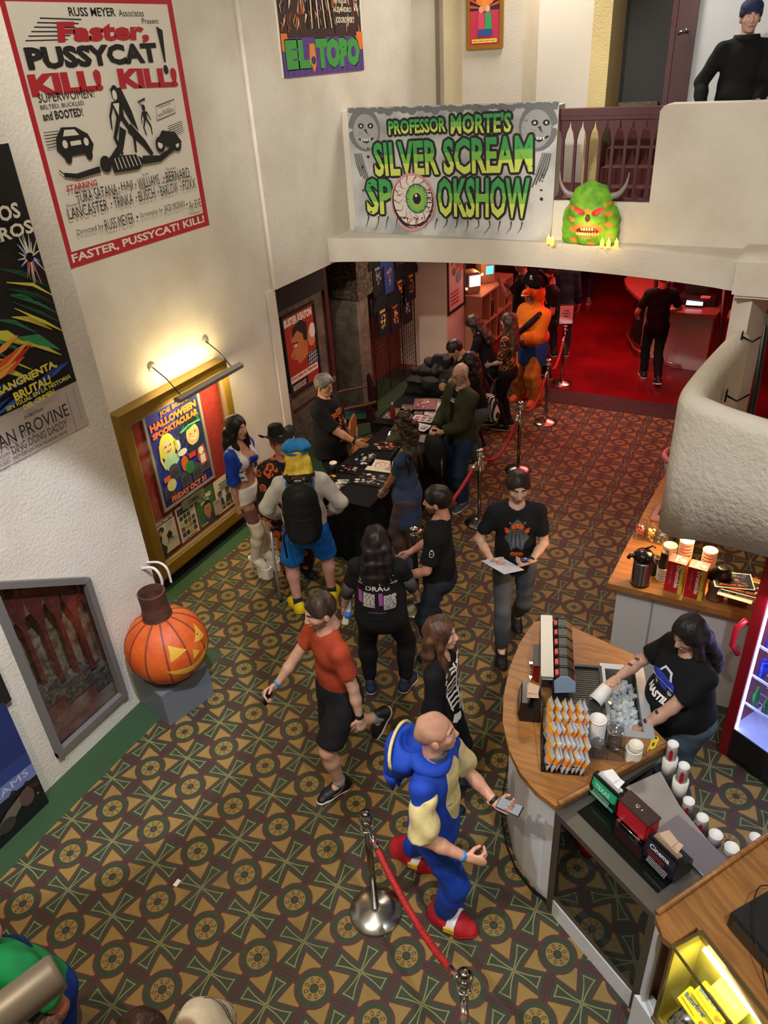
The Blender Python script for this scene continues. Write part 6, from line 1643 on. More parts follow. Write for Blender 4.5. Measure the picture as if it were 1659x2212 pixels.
# --- vendor
P = Person('grey haired vendor in black horror collage t-shirt standing behind the merchandise table', (-1.07, 4.40), (1, -.45), 1.71, skin='cf9a7c', hairc='77716a', girth=1.3,
           hands=[(-.26, .10, .86), (.12, .40, 1.04)], curl=(.3, .3), head=(-16, -6, 0))
P.shirt(cloth('131315'), sleeve=.92, hem=-.14, inf=.03, loose=.03, flare=.02); P.trousers(cloth('17181a'), inf=.02, inf2=.035); P.shoes(BLK_, BLK_); P.hair('short', hairmat('6a655e', 'a8a198'), vol=1.7); P.glasses(mat('3a3a3c', .3, .6)); P.band('R', BLK_, name='watch', wd=.03)
A = Art(100, 130); OR2 = mat('d8601e', .6); BR = mat('a0521e', .7); TN = mat('c89858', .7)
A.text('the last', 34, 120, 30, 7, WHT, .02); A.outlined('DRIVE-IN', 6, 98, 88, 20, mat('e8822a', .5), mat('8c1c12', .6), 1.5, .03)
rr = random.Random(4)
for i in range(60):
    x, y = rr.uniform(14, 86), rr.uniform(12, 92); A.ell(x, y, rr.uniform(2, 7), rr.uniform(3, 8), rr.choice([OR2, BR, TN, mat('5a3a1c', .7), mat('2a1c14', .7)]), 9, rot=rr.uniform(0, 90))
inkrows(A, 30, 3, 40, 4, WHT, 1, 8); P.print(A, -.12, .32, .40)

# --- blue dress with beast mask
P = Person('person in slate blue dress wearing a dark hairy beast mask over the head', (.27, 3.70), (-1, .45), 1.66, fem=True, skin='b07a52', hairc='2c2113', girth=1.12,
           hands=[(-.04, .30, .86), (.06, .30, .84)], curl=(.6, .6), head=(0, -12, 0), feet=[(-.09, 0, 0, 6), (.10, .04, 0, -6)])
DR = cloth('3c4c6c'); P.shirt(DR, sleeve=.55, hem=-.02, inf=.010); P.skirt(DR, .52, .165, 'dress_skirt'); P.shoes(mat('26405c', .7), SOLE)
P.trousers(mat('4a3c40', .7), t=1.97, inf=.009, name='dark_tights')
M = P.hm(); g = G((-.17, -.19, -.24), (.17, .22, .30), .007)
f = g.el((0, .0, .01), (.098, .125, .125)); f = smin(f, g.rc((0, .07, -.02), (0, .165, -.045), .062, .040), .03); f = smin(f, g.rc((0, .05, -.08), (0, .13, -.095), .045, .030), .02)
f = smax(f, -g.el((0, .17, -.075), (.035, .05, .010)), .006); f = smin(f, g.rc((-.05, .10, .045), (.05, .10, .045), .018, .018), .02)
for sd in (-1, 1): f = smin(f, g.rc((sd * .10, -.02, .0), (sd * .125, -.04, .05), .022, .008), .01); f = smax(f, -g.el((sd * .045, .135, .02), (.020, .02, .013)), .01)
f = smin(f, g.rc((0, -.03, -.08), (0, -.05, -.18), .075, .09), .03); f = f + g.wob(.004, 70, 1); V, F = surf(g, f)
mk = npobj('mask', (smooth_mesh(V, F) * P.k) @ P.headR.T + P.J['headc'], F, [mat('3a382e', .7, noise=(14, '6a6448', .4, .7))], None, P.e)
f = g.rc((0, -.02, .07), (0, -.05, .20), .088, .052) ; f = smin(f, g.el((0, -.09, .02), (.10, .07, .16)), .04) + g.wob(.022, 75, 6) + g.wob(.01, 150, 2); V, F = surf(g, f)
npobj('mask_hair', (V * P.k) @ P.headR.T + P.J['headc'], F, [hairmat('2e2412', '5a4824')], None, mk)
mb = MB()
for i in range(9):
    a = -2.6 + i * .55; p0 = P.J['neck'] + A3(.11 * math.cos(a), .10 * math.sin(a), -.01); mb.tube([p0, p0 + A3(.05 * math.cos(a), .05 * math.sin(a), -.09), p0 + A3(.055 * math.cos(a), .06 * math.sin(a), -.20)], [.02, .015, .004], hairmat('17130e'), 6)
mb.build('mask_fur_tufts', mk); P.band('L', mat('3f9ae8', .5)); P.band('R', BLK_)

# --- bald man with backpack
P = Person('bald man with glasses in olive green jacket and blue jeans by the table', (.26, 5.14), (-1, -.62), 1.75, skin='d6a48c', hairc='8a7466', beard='a8a098', girth=1.12,
           hands=[(-.04, .30, 1.03), (.10, .31, 1.03)], curl=(.7, .7), head=(6, -10, 0), feet=[(-.13, .08, 0, 20), (.15, 0, 0, -14)])
P.shirt(cloth('121214'), sleeve=.3, hem=-.06, inf=.012, name='black_t_shirt')
A = Art(); A.text('TEXAS', 10, 60, 80, 20, WHT, .02).text('CHAINSAW', 6, 24, 88, 30, WHT, .03); P.print(A, .05, .13, .08)
P.shirt(cloth('3a3c28'), sleeve=1.92, hem=-.12, inf=.030, name='jacket', openf=.035, loose=.02, wob=.008, neck=1.0); P.trousers(cloth('263c5a'), inf=.022, inf2=.03)
P.shoes(mat('3a4a5e', .7), SOLE); P.hair('balding', hairmat('9a8c80'), vol=.2); P.glasses(mat('0c0c0c', .4))
bk = thing('backpack', 'black backpack held open in front by the bald man in the green jacket', 'backpack', P.world((.02, .36, .76)), P.rz)
g = G((-.23, -.16, -.30), (.23, .16, .30), .011); V, F = surf(g, g.rc((0, 0, .10), (0, 0, -.12), .16, .17, (0, 1, 0), .55) + g.wob(.006, 30, 1)); npobj('pack_body', smooth_mesh(V, F), F, [BKP], None, bk)
MB().tube([(-.04, 0, .24), (-.03, 0, .28), (.03, 0, .28), (.04, 0, .24)], .010, BKP).build('carry_loop', bk)
MB().tube([(-.17, .03, .0), (-.20, .05, -.06), (-.20, .05, -.2)], .012, mat('5a5e60', .4, .5)).build('side_buckle_strap', bk)

# --- concession worker
P = Person('concession worker with long dark curly hair and black car print t-shirt scooping ice', (3.24, 1.84), (-1, -.25), 1.67, fem=True, skin='c99a80', hairc='151011', girth=1.5,
           hands=[(-.12, .42, .98), (.20, .42, 1.16)], curl=(.3, .6), head=(10, -14, 0), lean=(6, 0), bust=.07, handrot=[(.2, 0, -1), (0, 0, -1)])
P.trousers(cloth('4a5a62', .85, .8), inf=.02, inf2=.045, wob=.006, waist=.04); P.shirt(cloth('131315'), sleeve=.72, hem=.02, inf=.022, loose=.02); P.shoes(BLK_, BLK_)
A = Art(100, 80); BL = mat('2d43c0', .5); 
A.poly([(8, 34), (14, 52), (34, 62), (60, 66), (84, 58), (96, 40), (92, 26), (60, 20), (24, 22)], BL); A.poly([(36, 62), (44, 76), (70, 76), (80, 60)], mat('d8dce8', .5)); A.poly([(40, 61), (47, 72), (66, 72), (74, 61)], BLK_)
for x in (28, 74): A.ell(x, 24, 11, 12, BLK_).ell(x, 24, 6, 7, mat('c0c4cc', .3))
A.ell(12, 44, 5, 5, WHT).line([(12, 38), (90, 46)], 2, mat('c8d0f0', .5)); A.text('NASTILE', 16, 0, 76, 12, WHT, .05); P.print(A, -.02, .30, .24)
P.hair('long', hairmat('151112', '2e2524'), length=.26, vol=1.45)
mb = MB().lathe([(.003, 0), (.044, .002), (.050, .13), (.047, .13), (.042, .008)], WHT, n=24)
sc = held('scoop_cup', 'white scoop cup full of ice in the worker\'s hand over the ice bin', 'cup', mb, P, 'R', (.0, .11, .02), Matrix.Rotation(-1.2, 4, 'X')); sc['label'] = "white cup held by the concession worker over the ice bin"
TT = mat('3a2c2c', .7)
for n_, ts in (('R', (.2, .5)), ('L', (.35, .75, .9))):
    mb = MB(); a, b = P.J['el' + n_], P.J['wr' + n_]
    for t in ts:
        p = a + (b - a) * t; d = Vector(b - a).normalized(); q = Vector((0, 0, 1)) - d * d.z; q.normalize(); r_ = d.cross(q); c = Vector(p) + q * (.047 - .012 * t)
        mb.box((0, 0, 0), (.03, .02, .003), TT, M=Matrix(((r_.x, d.x, q.x, c.x), (r_.y, d.y, q.y, c.y), (r_.z, d.z, q.z, c.z), (0, 0, 0, 1))))
    mb.build('tattoo', P.e)

# --- orange bird costume
P = Person('person in fluffy orange bird costume with beaked hood, pirate hat and blue skirt', (.06, 8.32), (-1, -.7), 1.72, skin='a8705a', hairc='241a14', girth=1.3, fine=0,
           hands=[(-.06, .30, 1.06), (.16, .26, 1.06)], curl=(.6, .5), feet=[(-.15, 0, 0, 6), (.15, .04, 0, -6)])
OC = mat('e0760c', .95, bump=(60, .012), name='plush'); YC = mat('b8701a', .95, bump=(60, .012), name='plush')
P.trousers(YC, inf=.035, inf2=.055); P.skirt(mat('14346e', .95, bump=(60, .01)), .62, .26, 'blue_skirt', waist=.08, inf=.055)
P.shirt(OC, sleeve=1.85, hem=.06, inf=.050, name='orange_jacket', sinf=.055, neck=.8); MB().lathe([(.235, 0), (.245, .06), (.235, .13)], mat('b82a1e', .7), tuple(P.J['pel'] + A3(0, .0, .02)), 24).build('red_belt', P.e)
nk = P.J['headc']; g = G(nk - A3(.22, .25, .30), nk + A3(.22, .30, .34), .011)
f = g.el(nk + A3(0, -.02, .03), (.135, .15, .17)); f = smin(f, g.rc(nk + A3(0, -.03, -.1), nk + A3(0, -.03, -.24), .12, .16), .05); f = smax(f, -g.el(nk + A3(0, .13, -.03), (.075, .12, .10)), .02) + g.wob(.006, 60, 3)
V, F = surf(g, f); hd = npobj('bird_hood', smooth_mesh(V, F), F, [OC], None, P.e)
MB().sphere(tuple(nk + A3(0, .14, .10)), (.055, .10, .045), mat('e87a2a', .6)).sphere(tuple(nk + A3(0, .17, .065)), (.05, .085, .022), mat('e8c8b0', .6)).build('beak', hd)
ht = MB(); BV = cloth('0e0c0d', .8)
ht.prism([(-.17, 0), (-.13, .10), (-.05, .20), (.05, .20), (.13, .10), (.17, 0), (.10, -.03), (-.10, -.03)], -.012, .012, BV, M=Matrix.Translation(Vector(nk + A3(0, .06, .20))) @ Matrix.Rotation(PI / 2, 4, 'X'))
ht.prism([(-.17, 0), (-.12, .10), (0, .16), (.12, .10), (.17, 0), (.10, -.03), (-.10, -.03)], -.012, .012, BV, M=Matrix.Translation(Vector(nk + A3(0, -.12, .18))) @ Matrix.Rotation(PI / 2, 4, 'X'))
ht.lathe([(.12, 0), (.125, .08), (.08, .15), (.01, .17)], BV, tuple(nk + A3(0, -.03, .14)), 20); hto = ht.build('pirate_hat', P.e)
for sd in (-1, 1):
    pts = [tuple(nk + A3(sd * (.14 + .03 * math.sin(t * PI)), -.03 + .055 * math.cos(t * 2 * PI), .17 - .26 * (.5 - .5 * math.cos(t * 2 * PI)))) for t in np.linspace(0, 1, 15)]
    MB().tube(pts, .007, mat('f0883c', .6), 6).add([Vector(p) for p in pts[:-1]], [tuple(range(14))], BV).build('hat_ear_flap', hto)
MB().sphere(tuple(nk + A3(-.0, .08, .30)), (.024, .006, .022), WHT).box(tuple(nk + A3(0, .078, .268)), (.06, .005, .010), WHT).build('hat_emblem', hto)
sh_ = MB()
for t in range(9):
    a = t / 9 * 2 * PI
pts = [(-.20, .10, 1.42), (-.10, .215, 1.28), (.04, .235, 1.14), (.18, .19, 1.02), (.27, .05, .98), (.24, -.12, 1.02), (.05, -.22, 1.14), (-.14, -.18, 1.34), (-.20, -.02, 1.46), (-.20, .10, 1.42)]
sh_.tube([Vector(p) * P.k for p in pts], .042, cloth('241014'), 8); sh_.build('black_sash', P.e); P.shoes(mat('d8561e', .7), mat('d8561e', .7), kind='big')

# --- queue and bar guests
def guest(label, pos, facing, H, **k):
    kw = dict(shirt='141416', tr='17181c', hair='short', hc='1a1412', hlen=.25, sleeve=.7, hv=1.2, sinf=None, shm=None, fine=0, shoes=None)
    for q in list(kw):
        if q in k: kw[q] = k.pop(q)
    k.setdefault('hairc', kw['hc'])
    P = Person(label, pos, facing, H, fine=kw['fine'], **k)
    P.trousers(cloth(kw['tr']), inf=.015); P.shirt(kw['shm'] or cloth(kw['shirt']), sleeve=kw['sleeve'], hem=-.08, inf=.020)
    P.shoes(kw['shoes'] or BLK_, SOLE); P.hair(kw['hair'], hairmat(kw['hc']), length=kw['hlen'], vol=kw['hv']); return P
P = guest('woman with long light brown hair in tiger striped shirt in the queue', (.05, 7.28), (-1, .55), 1.66, shm=tiger_cloth(), sleeve=.95, fem=True, hair='long', hc='3a2a22', hlen=.32, skin='c8a090', hands=[(-.1, .24, 1.0), (.12, .24, 1.0)])
P = guest('woman with long dark red hair bending over the t-shirt table', (-.22, 7.38), (-1, .35), 1.62, fem=True, hair='long', hc='2a1a18', hlen=.30, lean=(24, 0), skin='c8a090', hands=[(-.15, .48, .95), (.15, .48, .95)], head=(0, -18, 0))
P = guest('dark haired man in black bending over the piles of t-shirts', (-.10, 6.62), (-1, -.1), 1.60, lean=(30, 0), skin='b8846c', hands=[(-.15, .50, .88), (.15, .50, .88)], head=(0, -20, 0), hv=1.5)
P = guest('woman with dark brown hair and striped bag behind the bald man', (.14, 6.03), (-1, .35), 1.56, fem=True, hair='long', hc='1a100d', hlen=.22, sleeve=1.9, tr='5c6c80', skin='c09078', lean=(12, 0), shoes=mat('d0d0d4', .5), hands=[(-.15, .36, .98), (.15, .36, .98)])
bg = thing('tote_bag', 'black and white striped handbag hanging behind the bald man in green', 'bag', P.world((.20, -.08, .80)), P.rz + .9)
g = G((-.22, -.12, -.20), (.22, .12, .20), .010); V, F = surf(g, np.maximum(g.rc((0, 0, .02), (0, 0, -.08), .14, .17, (0, 1, 0), .55), g.Z - .13)); npobj('bag_body', smooth_mesh(V, F), F, [stripe_mat('d8d0c4', '121214', 22)], None, bg)
MB().tube([(-.12, 0, .10), (-.10, .02, .34), (0, .04, .42), (.10, .02, .34), (.12, 0, .10)], .010, BLK_).build('strap', bg)
P = guest('man in black cap and black band t-shirt standing behind the orange bird costume', (-.02, 9.30), (-1, -.25), 1.80, skin='c08470', hc='2a1e1a', beard='5a3a30', girth=1.15, hands=[(-.10, .26, 1.05), (.1, .26, 1.05)])
A = Art(); rd = mat('c03028', .6)
for i in range(6): A.rect(8 + i * 15, 66, 9, 26, rd)
A.ell(50, 30, 34, 26, mat('4a3a38', .7)).ell(35, 34, 6, 8, WHT).ell(66, 24, 8, 6, WHT); P.print(A, -.08, .26, .30)
MB().sphere(tuple(P.J['headc'] + A3(0, -.01, .07)), (.095, .11, .075), BV, 20, 10).box(tuple(P.J['headc'] + A3(0, .13, .06)), (.14, .10, .012), BV, bev=.005).build('cap', P.e)
P = guest('man with raised arm in black shirt beside the bookcase', (-.62, 9.75), (-1, .2), 1.80, skin='b07868', hands=[(-.05, .32, 1.35), (.16, .22, 1.25)])
P = guest('person in dark blue coat seen from behind near the bar', (-.08, 10.35), (.1, 1), 1.80, shirt='16202e', tr='16202e', sleeve=1.9, skin='a86a5c')
P = guest('person in dark jeans far behind in the red bar', (-.50, 13.45), (.2, 1), 1.80, tr='1a1e28', shirt='18181c', skin='a86a5c', shoes=mat('6a4a4c', .6))
P = guest('bartender in black t-shirt and slim black trousers walking away over the red floor', (1.58, 9.66), (.08, 1), 1.76, skin='b4806c', hc='2a201c', feet=[(-.05, .20, .0, 0), (.07, -.22, .04, 0, -20)], lean=(2, 0), tr='0e0e10', shirt='101114', sleeve=.8, hands=[(-.26, .22, 1.00), (.26, .28, 1.05)], fine=1)
# --- upstairs
P = guest('man in black hooded jacket standing at the balcony parapet upstairs', (2.42, 7.25), (-.25, -1), 1.92, z=3.0, skin='c8a090', hc='1a1a2a', shirt='121214', tr='121214', sleeve=1.93, girth=1.2, fine=1, hands=[(-.12, .30, .98), (.32, .10, .94)], curl=(.4, .7), sinf=.04, head=(0, 0, 0))
MB().sphere(tuple(P.J['headc'] + A3(0, -.01, .09)), (.105, .125, .08), mat('1a2450', .8), 20, 10).build('cap', P.e)
MB().lathe([(.10, 0), (.13, .03), (.12, .07)], cloth('141416'), tuple(P.J['neck'] + A3(0, -.01, -.02)), 20).build('hood', P.e)
# --- foreground, cut by the frame
c1 = Vector((.98, -1.43, 0))
P = Person('person in green t-shirt with tattooed arm at the lower left corner', (c1.x - .26, c1.y + .08), (-.35, -1), 1.68, skin='b87864', hairc='2a1c14', girth=1.2, hands=[(-.20, .30, .98), (.30, .10, .84)], lean=(14, 0), head=(0, -30, 0))
P.shirt(cloth('1f9a5c'), sleeve=.75, hem=-.06, inf=.02); P.trousers(cloth('1c3c9a'), inf=.02); P.shoes(BLK_, SOLE); P.hair('short')
MB().tube([P.J['chest'] + A3(.12, .13, -.2), P.J['chest'] + A3(.10, .10, .14), P.J['chest'] + A3(.08, -.02, .19), P.J['chest'] + A3(.0, -.14, .0), P.J['chest'] + A3(-.1, -.13, -.25)], .022, cloth('1c3c7a'), 8).build('blue_bag_strap', P.e)
for n_ in 'LR':
    mb = MB(); a, b = P.J['el' + n_], P.J['wr' + n_]; mb.tube([a + (b - a) * t for t in (.05, .35, .65, .9)], [.049, .046, .040, .033], mat('8a5a50', .6, noise=(26, '3c3838', .45, .55)), 14); mb.build('tattoo_sleeve', P.e)
P = Person('woman with dark hair in white embroidered dress bending at the bottom edge of the frame', (2.02, -1.17), (-1, .05), 1.64, fem=True, skin='cf9472', hairc='2a1812', head=(0, -10, 0), lean=(46, 0), hands=[(-.2, .45, .8), (.2, .45, .8)])
P.shirt(cloth('dcd4c0'), sleeve=.8, hem=-.05, inf=.040, neck=1.7, wob=.008); P.skirt(cloth('dcd4c0'), .45, .30); P.shoes(WHT, WHT); P.hair('short', hairmat('2a1812', '4a2c1c'), vol=1.5)
P.trousers(cloth('dcd4c0'), t=.3, inf=.005, name='underskirt')
A = Art(); 
for x in (20, 34, 60): A.line([(x, 0), (x + 3, 30), (x - 2, 60), (x, 100)], 2.2, BLK_)
for i in range(12): A.ell(27, 4 + i * 8, 3, 2.5, BLK_)
P.print(A, .0, .20, .24, side=1, name='embroidery')
# ================================================================== posters, banner, displays
PAP = mat('ded8ca', .7); REDP = mat('b01c2a', .65); BKI = mat('151312', .7); CRM = mat('e8e0cc', .7)
def figure(A, x, y, s, m, pose=0):
    """plain generic ink figure"""
    A.ell(x, y + 9 * s, 1.8 * s, 2.2 * s, m); A.poly([(x - 2.4 * s, y + 6.8 * s), (x + 2.4 * s, y + 6.8 * s), (x + 1.6 * s, y + 1.5 * s), (x - 1.6 * s, y + 1.5 * s)], m)
    A.line([(x - 1 * s, y + 2 * s), (x - 2.2 * s - pose, y - 3 * s), (x - 2.5 * s, y - 8 * s)], [1.8 * s, 1.5 * s, 1 * s], m).line([(x + 1 * s, y + 2 * s), (x + 2.5 * s + pose, y - 3 * s), (x + 4 * s, y - 8 * s)], [1.8 * s, 1.5 * s, 1 * s], m)
    A.line([(x - 2.2 * s, y + 6.5 * s), (x - 4.5 * s, y + 3 * s), (x - 5 * s, y - .5 * s)], [1.1 * s, .9 * s, .6 * s], m).line([(x + 2.2 * s, y + 6.5 * s), (x + 4.2 * s, y + 3.2 * s), (x + 5.5 * s, y + 1 * s)], [1.1 * s, .9 * s, .6 * s], m)
def pin_light(): pass
# --- big red bordered film poster on the alcove wall
po1 = thing('film_poster', 'huge white film poster with red border and black hand lettering on the alcove wall', 'poster', (-1.995, 2.22, 3.33))
MB().bx((-.004, 0, 0), (0, 1.81, 1.99), PAP).build('sheet', po1)
A = Art(100, 100)
A.rect(0, 0, 100, 6.2, REDP).rect(0, 92.5, 100, 7.5, REDP).rect(0, 0, 3.2, 100, REDP).rect(96.4, 0, 3.6, 100, REDP)
A.text('FASTER, PUSSYCAT! KILL!', 2.5, 1.4, 94, 4, PAP, .03).text('KILL! KILL! FASTER, PUSSYCAT!!', 3, 94, 94, 4.4, PAP, .03)
A.text('RUSS MEYER', 34, 88, 27, 3, BKI, .02).text('Associates', 63, 88, 16, 2.4, BKI).text('Present', 77, 85.4, 11, 2, BKI)
for i in range(6): A.line([(8 + i * 2, 80.5 + i * 1.4), (30 + i * 2, 80.5 + i * 1.3)], .35, BKI)
A.text('Faster,', 24, 78.3, 55, 8, REDP, .05, shear=2)
A.outlined('PUSSYCAT', 6, 71.3, 77, 7, BKI, mat('d8a8a0', .7), .25, .05); A.poly([(85.5, 84.5), (89.5, 83), (88, 71), (86.8, 71)], BKI).ell(87, 68.2, 1.7, 1.8, BKI)
A.text('KILL!', 4, 62.5, 40, 7.6, REDP, .06).text('KILL!', 54, 62.5, 40, 7.6, REDP, .06, -2)
A.text('SUPERWOMEN!', 6.5, 60.5, 31, 3, BKI).text('BELTED, BUCKLED', 6.5, 58, 24, 1.7, BKI).text('and BOOTED!', 6.5, 54.4, 22, 3, BKI, .02)
A.line([(74, 49), (88, 51), (89, 56.5), (75, 54.6), (74, 49)], .3, BKI).text('Title song', 77, 53.4, 9, .9, BKI, 0, 8).text('by the', 79, 52, 6, .8, BKI, 0, 8).text('BOSTWEEDS', 75.6, 50.3, 12, 1.1, BKI, 0, 8)
figure(A, 50, 49, 1.35, BKI, 3); A.poly([(47, 63), (54, 63), (58, 54), (60, 46), (56, 50), (52, 57)], BKI).ell(49.3, 60.5, 1.4, 1.9, PAP).poly([(47, 57.5), (51, 57.5), (49.2, 53)], PAP)
A.line([(50, 48), (46, 41), (37, 36)], [4.2, 3.4, 2.4], BKI).line([(54, 48), (62, 41), (66, 36)], [4, 3, 2], BKI)
figure(A, 66, 49, .62, BKI, 1); A.line([(66, 55), (63, 57), (68, 58)], .8, BKI)
# car and motorcycle
A.poly([(9, 44), (10, 48), (14, 51.5), (22, 51), (28, 48), (30, 44), (28, 41), (12, 41)], BKI).poly([(14, 48.3), (15.5, 50.5), (21, 50.2), (23, 48)], PAP).ell(14, 45.5, 1.4, 1.5, PAP).ell(26, 45.3, 1.4, 1.5, PAP).rect(17, 44.6, 6, 1.6, PAP).ell(14, 41, 2, 2.6, BKI).ell(26, 41, 2, 2.6, BKI)
for i in range(6): A.line([(4, 45 + i * 1.1), (12, 45.4 + i * 1.0)], .25, BKI); A.line([(80, 46 - i * .9), (91, 47.4 - i * .8)], .25, BKI)
A.ell(72, 39.5, 3.2, 3.2, BKI).ell(72, 39.5, 1.7, 1.7, PAP).ell(84, 38.6, 3.2, 3.2, BKI).ell(84, 38.6, 1.6, 1.6, PAP).poly([(70, 41), (75, 45), (84, 43.5), (88, 39), (78, 38)], BKI)
# lying figure
A.line([(9, 35), (16, 33.6), (30, 34.5)], [1.6, 2, 2.4], BKI).ell(34, 36, 3.4, 3.2, BKI).poly([(37, 38.5), (54, 37.5), (60, 34.4), (54, 31.5), (38, 32)], BKI).line([(58, 34.8), (70, 34), (83, 37.8)], [3.4, 2.6, 1.8], BKI)
for i in range(7): A.line([(40 + i * 2.4, 37.5), (41 + i * 2.5, 33)], .5, PAP)
for i in range(5): A.line([(9, 35), (6.6 + i * .7, 37 - i * .6)], .5, BKI)
A.text('STARRING', 8, 28.8, 18, 2.3, REDP, .02)
rows = [(25.3, [('TURA SATANA', 12, 25), ('HAJI', 40, 7.5), ('WILLIAMS', 51, 15), ('BERNARD', 71, 18)]), (20.2, [('LANCASTER', 5, 24), ('TRINKA', 33, 12.5), ('BUSCH', 49.5, 11.5), ('BARLOW', 65, 13), ('FOXX', 82, 10)])]
for y, L in rows:
    for i, (t, x, w) in enumerate(L):
        A.text(t, x, y - 1.5, w, 4.3, BKI)
        if i: A.ell(x - 1.7, y + .6, .5, .5, REDP)
for t, x, y, w in (('Lin', 55, 28.6, 4), ('Susan', 72, 28.6, 7), ('Stuart', 5, 23.3, 8), ('Paul', 34, 23.3, 4), ('Dennis', 51, 23.3, 6), ('Ray', 67, 23.3, 4), ('Mickey', 84, 23.3, 6), ('Production', 83, 7.3, 9)): A.text(t, x, y, w, 1.2, BKI)
A.text('Directed by', 7, 11.6, 16, 2.8, BKI).text('RUSS MEYER', 24, 11, 19, 4.4, BKI).ell(45.4, 13, .6, .6, BKI).text('Screenplay by', 47.5, 11.6, 16, 2.8, BKI).text('JACK MORAN', 64.5, 10.8, 16, 4, BKI).ell(82, 12.6, .5, .5, BKI).text('An EVE', 83.5, 10, 9.5, 3.6, BKI)
A.build('artwork', (0, 0, 0), (0, 1.81, 0), (0, 0, 1.99), po1)
# --- dark poster on the front block
po2 = thing('film_poster', 'dark spanish language film poster with green and yellow brushwork on the front wall block', 'poster', (-.994, -.62, 2.54))
MB().bx((-.005, 0, 0), (0, 1.82, 1.84), mat('b8aca4', .7)).build('sheet', po2)
A = Art(182, 184); A.rect(0, 33, 182, 151, mat('0c0b0e', .6)); r = random.Random(11)
cols = ['1f6e46', '2a8a52', '18482e', '2a6a44', 'd8d048', 'e0d860', '173a28', 'c8c050']
for i in range(34):
    x = r.uniform(60, 165); y = r.uniform(55, 110); l = r.uniform(16, 34); A.line([(x - l / 2, y + l * .28), (x, y + 2), (x + l / 2, y - l * .34)], [.4, r.uniform(1.5, 4.5) if i % 3 else 7, .5], mat(cols[i % 8], .6))
for i in range(14): x = r.uniform(95, 168); y = r.uniform(37, 50); A.line([(x - 14, y - 3), (x, y), (x + 12, y + 3)], [.5, 3.5, .5], mat(r.choice(['1c3c8c', '2a58b0', '18244c', '2a4a9c']), .6))
for i in range(10): x = r.uniform(95, 150); y = r.uniform(56, 74); A.line([(x - 12, y - 3), (x, y + 1), (x + 12, y + 5)], [.5, 4, .5], mat(r.choice(['b82a20', 'd8542a', 'e8a040']), .6))
for i in range(44):
    a = r.uniform(0, 2 * PI); l = r.uniform(6, 18); A.line([(172 + 3 * math.cos(a), 120 + 3 * math.sin(a)), (172 + l * .55 * math.cos(a), 120 + l * math.sin(a))], [1.2, .3], mat(r.choice(['e8e8f0', '8aa0d8', 'd8d8e8', 'c83a30', '3a5ab8', 'e8e0a0']), .6))
for i in range(5): A.line([(150, 110 - i * 4), (168, 104 - i * 6), (180, 94 - i * 6)], [.5, 2.2, .5], mat(cols[(i * 2 + 4) % 8], .6))
A.text('LOS FAMOSOS', 96, 141, 78, 9, CRM, .03, 2).text('PISTOLEROS', 106, 131, 74, 8, CRM, .03, 2)
YL = mat('e0d44c', .6)
A.text('SANGRIENTA,', 120, 46, 48, 6, YL, .04, 3).text('BRUTAL!', 130, 39, 30, 6, YL, .04, 3).text('SIN IGUAL EN LA HISTORIA', 122, 35.4, 54, 3, YL, .02, 3).text('DEL CRIMEN', 134, 31.5, 26, 3.4, YL, .03, 3)
A.text('DOROTHY', 132, 25.6, 16, 2.2, BKI, .02).text('ALYAN', 92, 14.5, 30, 9, BKI).text('PROVINE', 126, 14.5, 40, 9, BKI).text('Direccion', 96, 8.6, 18, 3, BKI).text('DING DONG DADDY', 116, 7.6, 46, 5.4, BKI).text('NACIONAL PICTURES - DISTRIBUIDA POR MUNDIAL FILMS', 84, 3.4, 76, 2.2, BKI)
A.text('DIBUJO: HECHO A MANO', 174, 31, 24, 1.2, mat('5a5450', .7), 0, -90); A.line([(168, 1), (168, 30)], .3, BKI)
A.build('artwork', (0, 0, 0), (0, 1.82, 0), (0, 0, 1.84), po2, dz=.0003)
# --- psychedelic poster on the upper left wall
po3 = thing('film_poster', 'colourful psychedelic poster with green EL TOPO lettering on the upper left wall', 'poster', (-1.955, 5.58, 4.53))
MB().bx((-.004, -.03, 0), (0, 1.78, 1.6), mat('ece8e0', .7)).build('sheet', po3)
A = Art(175, 160); A.rect(0, 0, 175, 160, mat('38201c', .7)); r = random.Random(21)
for i in range(230):
    x = r.uniform(2, 172); y = r.uniform(38, 158)
    c = r.choice(['b85a2c', '7a3a22', 'd89a5a', 'e0c090', '2a1a18', '8a2a22', 'c8b84a', '3a6a4a', '6a3a6a', 'e8d8b8', '2a4a6a', 'c85a30'])
    A.line([(x, y), (x + r.uniform(-5, 5), y + r.uniform(3, 9)), (x + r.uniform(-6, 6), y + r.uniform(8, 16))], [.6, r.uniform(1.6, 4.5), .6], mat(c, .7))
for i in range(9): A.line([(62 + i * 5, 98), (58 + i * 6, 70), (56 + i * 7, 44)], [1.6, 2.4, 1.6], mat('e8dcc0' if i % 2 else '1c1414', .7))
A.ell(76, 118, 10, 13, mat('c89a70', .7)).poly([(60, 110), (92, 110), (84, 150), (68, 150)], mat('4a2a1c', .7)).ell(76, 112, 6, 7, mat('d8b088', .7))
A.rect(0, 0, 175, 36, mat('5a3a8c', .7)).rect(0, 24, 12, 16, mat('e07a2c', .7)).rect(160, 22, 15, 18, mat('e07a2c', .7)); GT = mat('3f9a44', .7)
for i in range(15): A.line([(6 + i * 11.5, 1), (14 + i * 11.5, 30)], .9, mat('2a1a44', .7))
A.outlined('EL', 6, 7, 48, 27, GT, BKI, 1, .08).outlined('TOPO', 66, 5, 100, 30, GT, BKI, 1, .08)
A.poly([(54, 30), (64, 30), (66, 12), (60, 2), (52, 14)], mat('e0862c', .7)).ell(60, 14, 5, 4, mat('283a6a', .7))
